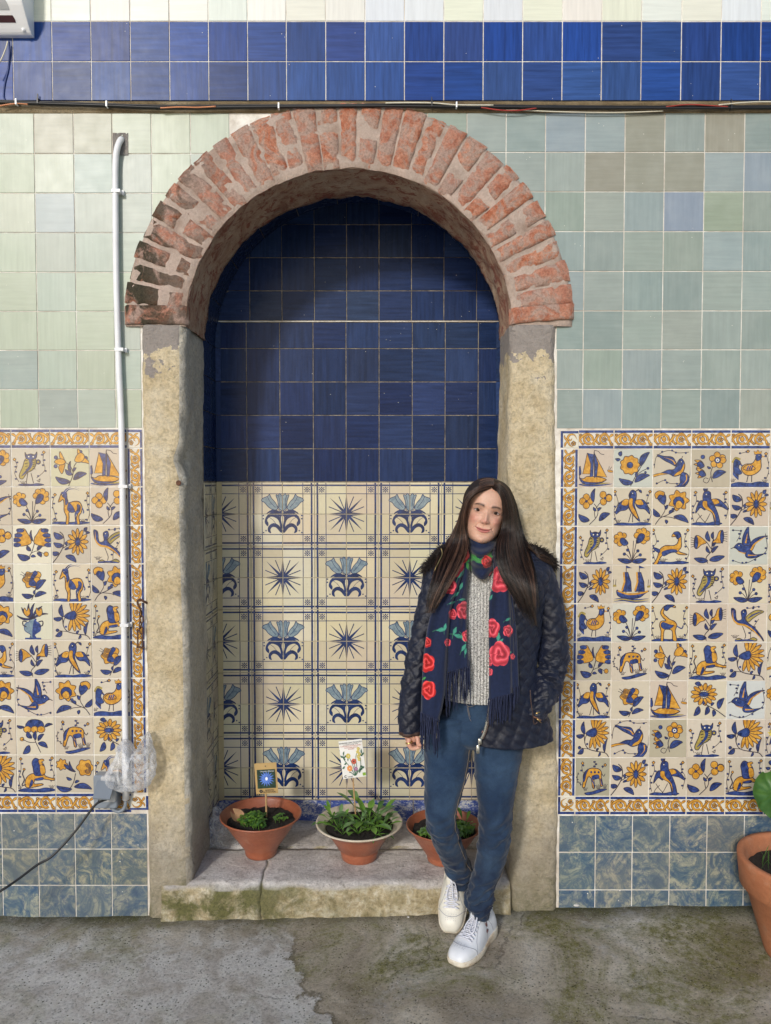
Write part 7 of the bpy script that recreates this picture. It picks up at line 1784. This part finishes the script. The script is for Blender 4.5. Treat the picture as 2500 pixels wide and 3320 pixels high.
# --- sweater
ST = ztab([sec(700, 520, 1060, -.15, .085), sec(850, 470, 1110, -.152, .098), sec(1100, 460, 1120, -.152, .102), sec(1500, 450, 1100, -.152, .100), sec(1700, 450, 1090, -.152, .104), sec(1800, 455, 1080, -.152, .103)])
rows = []
for i in range(181):
    z = lerp(ST[-1][0], ST[0][0], i / 180); cx, a, Yc, hd = smooth_tab(ST, z); row = []; hem = smooth01((ST[0][0] + .035 - z) / .01)
    for j in range(321):
        ph = lerp(-math.pi * .62, math.pi * .62, j / 320); s = a * ph
        rib = .0013 * math.sin(2 * math.pi * s / .0105) + .0007 * math.sin(2 * math.pi * z / .006 + (3.14 if int(s / .00525) % 2 else 0)); rib *= 1 + hem * .6
        w_ = .006 * fbm((s * 5, 3, z * 6), 3); r_ = 1 + (rib + w_ - hem * .003) / hd
        row.append((cx + a * math.sin(ph) * (1 + (rib + w_) / a), Yc - hd * r_ * pr_(math.cos(ph), 2.2), z))
    rows.append(row)
b = MB(); b.grid(rows); b.grid([rows[-1], [(x, y + .01, z + .004) for x, y, z in rows[-1]]]); wbuild(b, 'sweater', 'knit')

# --- jeans
def legrows(T_, folds, seed, n=150, C=64):
    tab = []
    for y_, a, b_, Yc, hd in T_: z, q = sec(0, a, b_, Yc, hd, fy=y_); tab.append((z, q))
    tab = ztab(tab); rows = []
    for i in range(n + 1):
        z = lerp(tab[-1][0], tab[0][0], i / n); cx, a, Yc, hd = smooth_tab(tab, z); row = []; t_ = i / n
        for k in range(C):
            an = 2 * math.pi * k / C; f_ = folds(z) * (.25 + .75 * smooth01((1 - t_) / .05))
            w_ = fbm((math.cos(an) * .9 + seed, math.sin(an) * .9, z * 46 + math.sin(an + seed) * 1.6), 3) * .0125 * f_ + .0025 * fbm((math.cos(an) * 2 + seed, math.sin(an) * 2, z * 18), 3)
            row.append(Vector((cx + (a + w_) * pr_(math.sin(an), 2.1), Yc - (hd + w_) * pr_(math.cos(an), 2.1), z)))
        rows.append(row)
    return rows
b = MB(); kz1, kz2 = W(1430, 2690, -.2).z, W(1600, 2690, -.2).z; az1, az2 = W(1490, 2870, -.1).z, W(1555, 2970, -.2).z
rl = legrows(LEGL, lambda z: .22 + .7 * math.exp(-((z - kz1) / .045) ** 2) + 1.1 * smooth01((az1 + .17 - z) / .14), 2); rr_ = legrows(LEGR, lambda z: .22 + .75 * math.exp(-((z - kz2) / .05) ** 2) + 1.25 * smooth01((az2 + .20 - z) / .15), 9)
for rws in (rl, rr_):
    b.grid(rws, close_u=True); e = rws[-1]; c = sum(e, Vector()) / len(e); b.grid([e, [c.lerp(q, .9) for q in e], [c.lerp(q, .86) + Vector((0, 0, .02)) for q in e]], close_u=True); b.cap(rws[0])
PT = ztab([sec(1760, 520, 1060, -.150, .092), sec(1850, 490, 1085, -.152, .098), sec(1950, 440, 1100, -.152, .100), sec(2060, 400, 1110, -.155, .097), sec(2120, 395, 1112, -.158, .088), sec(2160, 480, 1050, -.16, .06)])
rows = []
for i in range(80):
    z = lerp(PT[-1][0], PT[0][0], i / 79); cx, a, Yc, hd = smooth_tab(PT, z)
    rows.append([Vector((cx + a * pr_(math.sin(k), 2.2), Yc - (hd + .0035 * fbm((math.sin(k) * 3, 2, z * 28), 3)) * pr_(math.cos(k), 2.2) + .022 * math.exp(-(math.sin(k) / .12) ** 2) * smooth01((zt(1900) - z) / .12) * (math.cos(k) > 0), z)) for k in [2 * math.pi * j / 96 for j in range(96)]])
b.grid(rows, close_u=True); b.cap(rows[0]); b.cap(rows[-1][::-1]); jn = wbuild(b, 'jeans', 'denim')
def seam(pts, r=.0005): b = MB(); b.tube(spline(pts, 5), r, 4); wbuild(b, 'stitching', 'stitch', jn)
seam([ZP(630, 1812, -.256), ZP(650, 1830, -.257), ZP(680, 1826, -.257), ZP(700, 1812, -.256)]); seam([ZP(636, 1830, -.257), ZP(645, 1880, -.258), ZP(655, 1920, -.256), ZP(668, 1945, -.250)]); seam([ZP(642, 1824, -.257), ZP(652, 1880, -.258), ZP(662, 1915, -.256)])
def on_leg(rws, frac, k): i = int(frac * 150); return rws[i][k] * 1.0
seam([rl[i][10] + (rl[i][10] - rl[i][42]).normalized() * .001 for i in range(20, 140, 6)], .0006); seam([rr_[i][14] + (rr_[i][14] - rr_[i][46]).normalized() * .001 for i in range(14, 140, 6)], .0006)

# --- scarf: every thread of colour sits on a fine cloth
NVY = (.010, .018, .055)
ROSES = [(600, 640, 60, 0), (540, 730, 75, 1), (500, 890, 55, 1), (525, 1110, 34, 1), (610, 1080, 60, 1), (485, 1330, 26, 1), (325, 1490, 62, 0), (335, 1700, 62, 0), (325, 1330, 34, 0), (890, 840, 88, 1), (830, 1220, 64, 1), (890, 1420, 84, 1), (955, 1240, 40, 1), (635, 1280, 40, 1), (808, 1480, 30, 1), (790, 700, 42, 0), (812, 1560, 26, 1), (990, 1440, 20, 1)]
LEAVES = [(690, 668, 48, -45, 0), (650, 740, 46, -60, 0), (720, 690, 44, -30, 0), (820, 650, 50, 20, 0), (590, 790, 44, 60, 1), (590, 890, 30, 70, 1), (550, 955, 30, 40, 1), (520, 1020, 24, 20, 1), (435, 1230, 38, 10, 1), (465, 1210, 30, 80, 1), (540, 1240, 34, 70, 1), (570, 1280, 40, -15, 1), (610, 1300, 36, -60, 1), (610, 1370, 34, 60, 1), (625, 1400, 26, 80, 1), (460, 925, 30, 20, 1), (600, 995, 24, 10, 1), (840, 910, 30, 40, 1), (820, 980, 26, 60, 1), (880, 1290, 36, 85, 1), (900, 1320, 26, 50, 1), (955, 1150, 24, 30, 1), (835, 1400, 26, 10, 1), (960, 1410, 24, 20, 1), (300, 1610, 20, 40, 0), (335, 1640, 26, 5, 0), (830, 1460, 22, 80, 1), (660, 690, 30, 20, 0), (760, 690, 26, 0, 0)]
def print_at(zx, zy):
    for cx, cy, r, k in ROSES:
        dx, dy = zx - cx, (zy - cy) * .82; d = math.hypot(dx, dy); a = math.atan2(dy, dx); rr = r * (.84 + .16 * abs(math.cos(2.5 * a + cx)))
        if d < rr:
            q = d / r; tt = math.sin(q * 11 + 1.2 * math.sin(3 * a + cx) + a * 1.3)
            base = (.62, .025, .025) if k == 0 else (.62, .055, .085); s_ = .60 + .32 * tt + .28 * q
            return tuple(min(.85, c * s_ * 1.1 + (.06 if tt > .75 else 0)) for c in base)
    for cx, cy, L, ang, k in LEAVES:
        c_, s_ = math.cos(R(ang)), math.sin(R(ang)); dx, dy = zx - cx, -(zy - cy); u = (dx * c_ + dy * s_) / L; v = (-dx * s_ + dy * c_) / L
        if abs(u) < 1 and abs(v) < .42 * (1 - abs(u) ** 1.6): 
            g_ = (.05, .26, .06) if k == 0 else (.05, .26, .19); m_ = 1.35 if abs(v) < .05 else 1 - .25 * abs(u); return tuple(c * m_ for c in g_)
        if abs(v + .12 * math.sin(u * 2)) < .05 and -1.9 < u < 1: return (.05, .20, .10)
    n_ = .9 + .2 * noise.noise(Vector((zx * .05, zy * .05, 1))); return tuple(c * n_ for c in NVY)
def cloth(rows, zpx, nm, parent=None, thick=.0025):
    b = MB(); b.grid(rows); C = len(rows[0]); me = b.mesh(nm, [M['scarf_cloth']], True); at = me.color_attributes.new('tint', 'FLOAT_COLOR', 'POINT'); cc = []
    for i in range(len(rows)):
        for j in range(C): cc += [*print_at(*zpx[i][j]), 1]
    at.data.foreach_set('color', cc); o = link(nm, me, parent or woman)
    if parent is None: o.location = -WO
    m = o.modifiers.new('thickness', 'SOLIDIFY'); m.thickness = thick; m.offset = 1
    return o
def drape(nm, le, re_, Yf, zy0, zy1, folds, parent, bot=0, seed=0, nu=110, step=3.5):
    rows = []; zp = []; n_ = int((zy1 - zy0) / step)
    for i in range(n_ + 1):
        row = []; zr2 = []
        for j in range(nu + 1):
            u = j / nu; zy = lerp(zy0, zy1 + bot * (u - .5), i / n_); a, c = interp(le, zy), interp(re_, zy); zx = lerp(a, c, u)
            t_ = i / n_; w_ = 1.1 * folds * math.sin(u * math.pi * (2.2 + .5 * seed) + math.sin(zy * .004 + seed) * 1.2) * (.35 + .65 * math.sin(math.pi * min(1, t_ * 1.1 + .1))) + .006 * noise.noise(Vector((u * 2.5, zy * .006, seed)))
            ed = .014 * (max(0, abs(u - .5) * 2 - .75) / .25) ** 2
            row.append(ZP(zx, zy, interp(Yf, zy) + w_ + ed)); zr2.append((zx, zy))
        rows.append(row); zp.append(zr2)
    o = cloth(rows, zp, nm, parent); return rows
# wrap round the neck
rows = []; zp = []; NC = ZP(760, 620, -.16)
for i in range(121):
    t_ = i / 120; row = []; zr2 = []
    for j in range(241):
        ph = lerp(-math.pi, math.pi, j / 240); fr = max(0, math.cos(ph)) ** 1.5; zx = 755 + (112 + 10 * t_) * math.sin(ph)
        top = 478 + 82 * fr ** 1.2 + 10 * math.sin(ph); bot = 712 + 128 * fr ** 1.1 - 15 * abs(math.sin(ph)); zy = lerp(top, bot, t_)
        fold = .0125 * math.sin(t_ * 19 + 1.5 * math.sin(ph * 1.0 + .6) + 2.2 * fr) * math.sin(math.pi * min(1, t_ + .08)); r_ = .060 + .034 * math.sin(math.pi * min(1, t_ * .8)) + fold + .012 * t_
        if i > 112: r_ -= .006 * (i - 112) / 8
        x = ZP(zx, zy, -.16).x; y = -.16 - (r_ + .048 * fr * (.45 + .55 * t_)) * math.cos(ph) if math.cos(ph) > 0 else -.16 - r_ * math.cos(ph) * .8
        p = ZP(zx, zy, y); row.append(Vector((p.x, y, p.z))); zr2.append((zx, zy))
    rows.append(row); zp.append(zr2)
sc = cloth(rows, zp, 'scarf')
rA = drape('long_tail', [(560, 560), (650, 520), (800, 478), (920, 450), (1020, 400), (1130, 345), (1240, 322), (1450, 294), (1650, 284), (1880, 275)], [(560, 640), (650, 655), (800, 600), (1000, 530), (1100, 505), (1300, 490), (1500, 478), (1700, 468), (1860, 440), (1990, 400)], [(560, -.225), (650, -.262), (800, -.298), (1000, -.312), (1900, -.325)], 600, 1905, .0060, sc, bot=60, seed=0)
rB = drape('short_tail', [(600, 600), (800, 560), (1000, 500), (1200, 478), (1560, 470)], [(600, 660), (760, 655), (900, 642), (1100, 632), (1300, 638), (1500, 652), (1560, 655)], [(600, -.24), (750, -.280), (900, -.292), (1560, -.300)], 640, 1540, .0065, sc, bot=-50, seed=1.5)
rC = drape('right_tail', [(640, 830), (760, 842), (860, 835), (1000, 806), (1200, 803), (1500, 806), (1780, 803)], [(640, 900), (760, 930), (900, 972), (1100, 985), (1300, 985), (1500, 990), (1780, 990)], [(640, -.235), (760, -.285), (900, -.302), (1780, -.318)], 680, 1750, .0060, sc, bot=-50, seed=.6)
rD = drape('under_tail', [(900, 900), (1100, 960), (1700, 975)], [(900, 985), (1100, 1010), (1300, 1030), (1700, 1042)], [(900, -.29), (1700, -.302)], 900, 1680, .004, sc, bot=-20, seed=2.2, nu=40)
b = MB()
def fringe(edge, n, L, seed):
    r_ = random.Random(seed)
    for k in range(n):
        p = edge[int(k / (n - 1) * (len(edge) - 1))] + Vector((0, 0, .002)); l = L * r_.uniform(.8, 1.12); P = [p]; d = Vector((r_.gauss(0, .10), r_.gauss(-.02, .06), -1)); bend = r_.gauss(0, .25)
        for q in range(7): d = (d + Vector((bend * .16 * math.sin(q + k), r_.gauss(0, .05), -.18))).normalized(); P.append(P[-1] + d * l / 7)
        b.tube(spline(P, 2), [.0019 * (1 + .22 * math.sin(j * 2.6 + k)) * (1 if j < 11 else .7) for j in range(15)], 5)
fringe(rA[-1], 15, .115, 1); fringe([p + Vector((0, .006, 0)) for p in rA[-1]], 12, .12, 5); fringe(rB[-1], 14, .105, 2); fringe([p + Vector((0, .008, 0)) for p in rB[-1]], 12, .14, 6); fringe(rC[-1], 18, .085, 3); fringe([p + Vector((0, .006, 0)) for p in rC[-1]], 12, .09, 7); fringe(rD[-1], 7, .07, 4); fringe([r[-1] for r in rB[-14:]], 7, .09, 8)
simple('fringe_cloth', (.008, .014, .048), 0.8, 0.4, 300)
wbuild(b, 'fringe', 'fringe_cloth', sc)

# --- hair
LI = [(824, 132, -.222), (722, 162, -.252), (650, 228, -.254), (620, 330, -.246), (617, 430, -.232), (632, 520, -.236), (640, 600, -.262), (606, 700, -.300), (540, 820, -.322), (455, 960, -.330), (392, 1060, -.332), (355, 1125, -.332)]
LO = [(832, 78, -.16), (745, 92, -.16), (640, 165, -.15), (590, 300, -.13), (562, 400, -.12), (515, 500, -.125), (462, 590, -.16), (415, 690, -.23), (388, 800, -.285), (355, 920, -.305), (330, 1040, -.312), (322, 1135, -.315)]
RI_ = [(828, 132, -.222), (868, 146, -.245), (904, 205, -.249), (917, 300, -.241), (917, 400, -.233), (898, 490, -.238), (868, 560, -.268), (862, 660, -.300), (892, 780, -.318), (955, 890, -.328), (1020, 990, -.332), (1065, 1080, -.332), (1118, 1170, -.332), (1150, 1250, -.332)]
RO_ = [(836, 78, -.16), (892, 74, -.15), (962, 130, -.14), (1012, 250, -.12), (1036, 360, -.11), (1058, 460, -.115), (1086, 560, -.15), (1116, 660, -.21), (1142, 760, -.265), (1158, 880, -.295), (1166, 1000, -.305), (1166, 1110, -.31), (1162, 1240, -.312)]
def hguide(I, O, s, n=28):
    pi_, po = spline([(a, c, e * 1000) for a, c, e in I], 6), spline([(a, c, e * 1000) for a, c, e in O], 6); P = []
    for k in range(n + 1):
        t_ = k / n; a = pi_[int(t_ * (len(pi_) - 1))]; c = po[int(t_ * (len(po) - 1))]
        fa = t_ * (len(pi_) - 1); fc = t_ * (len(po) - 1)
        a = pi_[int(fa)].lerp(pi_[min(len(pi_) - 1, int(fa) + 1)], fa % 1); c = po[int(fc)].lerp(po[min(len(po) - 1, int(fc) + 1)], fc % 1)
        q = a.lerp(c, s); s1_ = min(1, max(0, s)); se = lerp(1 - math.sqrt(1 - s1_ * s1_), s, smooth01((t_ - .35) / .3)); y = lerp(a.z, c.z, se) / 1000 - .020 * math.sin(math.pi * s1_) * (1 - .4 * t_); P.append((q.x, q.y, y))
    return P
rh = random.Random(12); b = MB()
def strand(P, r, noise_s, cut=1.0, cl=(0, 0, 0)):
    ox, oy, ph = rh.gauss(0, 1), rh.gauss(0, 1), rh.uniform(0, 6); out = []; n_ = len(P)
    for k, (x, y, Y) in enumerate(P):
        t_ = k / (n_ - 1)
        if t_ > cut: break
        a_ = noise_s * (.12 + 1.0 * t_); out.append(ZP(x + ox * a_ * 6 + 4 * t_ * math.sin(ph + t_ * 9) + cl[0] * 16 * t_ ** 1.6 + 9 * t_ * math.sin(cl[1] + t_ * 7), y, Y - .006 * cl[2] * t_ - .003 * abs(oy) - oy * .004 * t_))
    if len(out) > 3: b.tube(out, [r * (1 if k < len(out) - 5 else .25 + .15 * (len(out) - k)) for k in range(len(out))], 3, cl[3] if len(cl) > 3 else rh.choice((0, 0, 1, 1, 2)), caps=False)
for I, O in ((LI, LO), (RI_, RO_)):
    # clumps of strands
    for c_ in range(120):
        s0 = rh.random() ** .9; cl = (rh.gauss(0, 1), rh.uniform(0, 6), rh.gauss(0, 1), rh.choice((0, 0, 0, 1, 1, 1, 2))); cc_ = 1 - .34 * rh.random() ** 1.4 - (.10 if s0 < .25 or s0 > .8 else 0) * rh.random()
        for k in range(17):
            s = max(-.02, min(1.05, s0 + rh.gauss(0, .016))); strand(hguide(I, O, s, 24), rh.uniform(.0004, .0008), .8 * rh.uniform(.3, 1.3), cut=cc_ * (1 - abs(rh.gauss(0, .07))), cl=cl)
    for k in range(30): strand(hguide(I, O, rh.choice((rh.uniform(-.05, .02), rh.uniform(.98, 1.09))), 24), .0005, 1.8, cut=1 - abs(rh.gauss(0, .2)))
# wisps over the shoulder
for k in range(90):
    s = rh.random(); P = [(1040 + 30 * s, 420 + 40 * s, -.11), (1075 + 25 * s, 540, -.13), (1130 + 30 * s, 600 + 20 * s, -.19), (1200 + 20 * s, 630 + 50 * s, -.21), (1270 + 20 * s, 660 + 60 * s, -.20), (1310 + 10 * s, 700 + 40 * s, -.18)]
    P = [(v.x, v.y, v.z / 1000) for v in spline([(a, c, e * 1000) for a, c, e in P], 4)]; strand(P, .0006, 1.2, cut=1 - abs(rh.gauss(0, .25)))
# under layer so that no gaps open on the scalp
for I, O in ((LI, LO), (RI_, RO_)):
    rows = []
    for j in range(15): rows.append([ZP(x, y, Y + .006 + .02 * (k / 28)) for k, (x, y, Y) in enumerate(hguide(I, O, lerp(.02, .98, j / 14), 28)) if k <= 21])
    b.grid(rows)
for k in range(2200):   # crown strands combed from the parting
    sg = rh.choice((-1, 1)); y0 = rh.uniform(-.082, .075); g_ = rh.uniform(.003, .010); P = []
    for q in range(15):
        th = q / 14 * R(118); kk = math.sqrt(max(.05, 1 - ((y0 - .01) / .10) ** 2)); yy = y0 + .02 * math.sin(th) * (1 if y0 > -.03 else .5) + .012 * q / 14
        P.append(HM @ Vector((sg * ((.070 + g_) * (.45 + .55 * kk) * math.sin(th)) ** 1.0 + .004, yy, .028 + (.076 + g_) * (.60 + .40 * kk) * math.cos(th))))
    b.tube(P, [rh.uniform(.0005, .0009)] * 15, 3, rh.choice((0, 0, 1, 1, 2)), caps=False)
b.grid([[ZP(lerp(600 - 60 * smooth01((zy - 300) / 300), 1020 + 50 * smooth01((zy - 300) / 300), u / 12), zy, -.105 - .012 * math.sin(math.pi * u / 12)) for u in range(13)] for zy in range(240, 700, 40)], 3)
rows = []
for i in range(26):   # cap over the skull
    z = lerp(-.06, .1055, i / 25); w_, f, b_ = smooth_tab(HT, min(.1055, z)); g_ = .002; row = []
    for k in range(49):
        lim = lerp(.30, 1.0, smooth01((z - .060) / .045)) if z > .06 else .34
        ph = lerp(-math.pi * .5 - math.pi * (1 - .5) * 0, 0, 0); a = lerp(math.pi * (1 - .56 - (.42 if z > .088 else .30 * smooth01((z - .03) / .06))), math.pi * (1 + .56 + (.42 if z > .088 else .30 * smooth01((z - .03) / .06))), k / 48)
        c_ = math.cos(a); row.append(HM @ Vector(((w_ + g_) * pr_(math.sin(a), 2.3), (-(f + g_) if c_ > 0 else -(b_ + g_)) * pr_(c_, 2.2), z)))
    rows.append(row)
b.grid(rows, 3)
wbuild(b, 'hair', ['hair', 'hair_mid', 'hair_light', 'fur'])
# ring
b = MB(); c = W(1326, 2407, hy - .026); b.tube([c + Vector((.0098 * math.cos(k), .0098 * math.sin(k), .003 * math.cos(k))) for k in [2 * math.pi * j / 16 for j in range(17)]], .0026, 8, caps=False); wbuild(b, 'ring', 'gold')

# --- shoes
def shoe(label, toe, heel, roll, mat, lace_loop=True):
    toe, heel = Vector(toe), Vector(heel); ax = (heel - toe); L = .258; ax.normalize(); side = Vector((-ax.y, ax.x, 0)).normalized(); upv = ax.cross(side) * -1
    if upv.z < 0: upv = -upv
    side = upv.cross(ax)
    Mx = Matrix(((ax.x, side.x, upv.x, toe.x), (ax.y, side.y, upv.y, toe.y), (ax.z, side.z, upv.z, toe.z), (0, 0, 0, 1)))
    def T(x, y, z): return Mx @ Vector((x, y, z))
    hw = [(0, .015), (.004, .024), (.012, .032), (.03, .041), (.06, .046), (.09, .0485), (.13, .044), (.17, .037), (.21, .0355), (.24, .030), (.255, .016), (.258, .003)]
    def outline(x0, g): return smooth_tab(hw, max(0, min(.258, x0))) + g
    xs_ = [0, .003, .008, .014, .022] + [lerp(.03, .235, k / 24) for k in range(25)] + [.243, .250, .255, .258]
    b = MB(); rows = []
    for x in xs_:
        w_ = max(.0015, outline(x, .002)); t_ = .022 + .010 * smooth01((x - .10) / .12); sp = .006 * smooth01((.05 - x) / .05)
        rows.append([T(x, y * w_, z) for y, z in ((-.94, .0 + sp), (-1, .004 + sp), (-1.02, t_ * .5 + sp * .6), (-1, t_ - .002), (-.96, t_), (.96, t_), (1, t_ - .002), (1.02, t_ * .5 + sp * .6), (1, .004 + sp), (.94, .0 + sp))])
    b.grid(rows, close_u=True); b.cap(rows[0]); b.cap(rows[-1]); b2 = b
    sh = wbuild(b2, 'shoe', 'sole'); sh['label'] = label
    hh = [(0, .030), (.012, .042), (.03, .051), (.06, .056), (.09, .068), (.12, .086), (.145, .100), (.17, .098), (.21, .092), (.24, .094), (.258, .088)]
    def U(x, a, g=0.0):
        t_ = .021 + .010 * smooth01((x - .10) / .12); w_ = max(.001, outline(x, -.0015 + g)); h_ = smooth_tab(hh, x) + g - t_; s_ = math.sin(a); c_ = math.cos(a)
        nar = 1 - .34 * smooth01((x - .06) / .09) * (abs(s_) ** 1.5); return T(x + (.012 * abs(s_) ** 2 if x > .23 else 0) * -1, w_ * pr_(c_, 2.5) * nar, t_ + h_ * pr_(abs(s_), 2.6))
    b = MB(); rows = [[U(max(.0005, x), math.pi * k / 30) for k in range(31)] for x in xs_ if x < .160]; b.grid(rows); b.cap(rows[0])
    rows = []
    for x in [.1599] + [q for q in xs_ if q >= .160]:
        rows.append([U(min(.2575, x), a) for a in [math.pi * .36 * k / 12 for k in range(13)]])
    b.grid(rows); rows = []
    for x in [.1599] + [q for q in xs_ if q >= .160]: rows.append([U(min(.2575, x), math.pi - a) for a in [math.pi * .36 * k / 12 for k in range(13)]])
    b.grid(rows); b.grid([[U(.2575, math.pi * k / 30) for k in range(31)], [U(.2560, math.pi * k / 30, .0) for k in range(31)]])
    wbuild(b, 'upper', mat, sh)
    # padded collar, tongue
    b = MB(); cr = [U(x, math.pi * .36) for x in (.150, .17, .19, .21, .23, .245)] + [T(.252, 0, .098)] + [U(x, math.pi * .64) for x in (.245, .23, .21, .19, .17, .150)]; b.tube(spline(cr, 3), .0045, 8); wbuild(b, 'collar', mat, sh)
    b = MB(); rows = []
    for k in range(10):
        x = lerp(.075, .150, k / 9); z = smooth_tab(hh, x) + .0005 + .020 * smooth01((k - 5) / 4); rows.append([T(x + (.004 * (k == 9)), y * (.018 + .004 * k / 9), z - .010 * y * y) for y in (-1, -.6, 0, .6, 1)])
    b.grid(rows); o_ = wbuild(b, 'tongue', mat, sh); m_ = o_.modifiers.new('thickness', 'SOLIDIFY'); m_.thickness = .005
    # seams
    for q in ([T(x, 0, 0) for x in ()],):
        pass
    b = MB()
    b.tube([U(.040 + .030 * abs(math.cos(a)) ** 2, a, .0008) for a in [math.pi * k / 24 for k in range(25)]], .0009, 5)
    for sg in (0, 1):
        b.tube([U(x, (math.pi * f if not sg else math.pi * (1 - f)), .0008) for x, f in ((.070, .02), (.075, .15), (.085, .25), (.10, .30), (.12, .33), (.14, .34), (.155, .35))], .0008, 5)
        b.tube([U(x, (math.pi * f if not sg else math.pi * (1 - f)), .0008) for x, f in ((.20, .03), (.195, .12), (.185, .22), (.175, .34))], .0008, 5)
    wbuild(b, 'seam', 'seam_grey', sh)
    b = MB()
    for k in range(22):
        x = .030 + .006 * (k // 5) + rf.uniform(-.001, .001); a = math.pi * (.5 + (k % 5 - 2) * .055 + rf.uniform(-.01, .01)); p = U(x, a, .0004); b.box(p.x - .0007, p.x + .0007, p.y - .0007, p.y + .0007, p.z - .0005, p.z + .0006)
    wbuild(b, 'perforations', 'seam_grey', sh)
    b = MB(); xs2 = [.066, .078, .090, .102, .114, .126, .138]
    for k, x in enumerate(xs2):
        a0, a1 = math.pi * .35, math.pi * .65
        b.tube([U(x, lerp(a0, a1, q / 8), .0050 + .002 * math.sin(math.pi * q / 8)) for q in range(9)], .0023, 6, flat=.7)
        if k < 6: b.tube([U(lerp(x, xs2[k + 1], q / 8), lerp(a0, a1, q / 8), .0046 + .002 * math.sin(math.pi * q / 8)) for q in range(9)], .0025, 6, flat=.7); b.tube([U(lerp(x, xs2[k + 1], q / 8), lerp(a1, a0, q / 8), .0038 + .002 * math.sin(math.pi * q / 8)) for q in range(9)], .0025, 6, flat=.7)
    kn = T(.138, 0, .110); b.lathe([(.0001, .006), (.006, .003), (.007, 0), (.005, -.005), (.0001, -.006)], 8, c=tuple(kn))
    for pts in ([kn, kn + upv * .010 + side * .012 + ax * .01, kn + upv * .030 + side * .020 + ax * .012, kn + upv * .038 + side * .004 + ax * .006, kn + upv * .016 + ax * .004, kn],
                [kn, kn - side * .012 + upv * .004 - ax * .01, T(.100, -.020, .088), T(.085, -.018, .078), T(.090, -.006, .082), T(.115, -.003, .098), kn], [kn, T(.115, .012, .098), T(.095, .016, .084), T(.088, .012, .078)]):
        b.tube(spline(pts, 5), .0024, 6, flat=.7)
    wbuild(b, 'laces', 'lace', sh)
    return sh, U, T
simple('emblem_red', (0.22, 0.08, 0.08), 0.5, 0.1, 60)
simple('emblem_dark', (0.10, 0.10, 0.14), 0.5, 0.1, 60)
fz = floor_z(.3, -.2)
s_, U1, T1 = shoe('front white leather trainer with loose laces', (.222, -.345, fz + .003), (.222 + .150, -.345 + .210, fz + .003), 0, 'shoe_white')
# small emblem on the outer side
b = MB(); 
def em(pts, m): b.face([U1(x, a * math.pi, .0012) for x, a in pts], m)
for pts in (((.158, .83), (.166, .86), (.172, .82), (.166, .78), (.160, .79)), ((.150, .90), (.158, .93), (.164, .90), (.156, .87))): em(pts, 0)
em(((.170, .76), (.176, .72), (.173, .80), (.165, .83)), 1); em(((.160, .87), (.170, .90), (.166, .93), (.158, .90)), 1)
o = b.build('emblem', [M['emblem_red'], M['emblem_dark']], woman); o.parent = s_; o.location = (0, 0, 0)
shoe('rear cream white leather trainer tipped up on its toe', (.226, -.165, fz + .004), (.226 + .030, -.165 + .150, fz + .145), 0, 'shoe_cream')
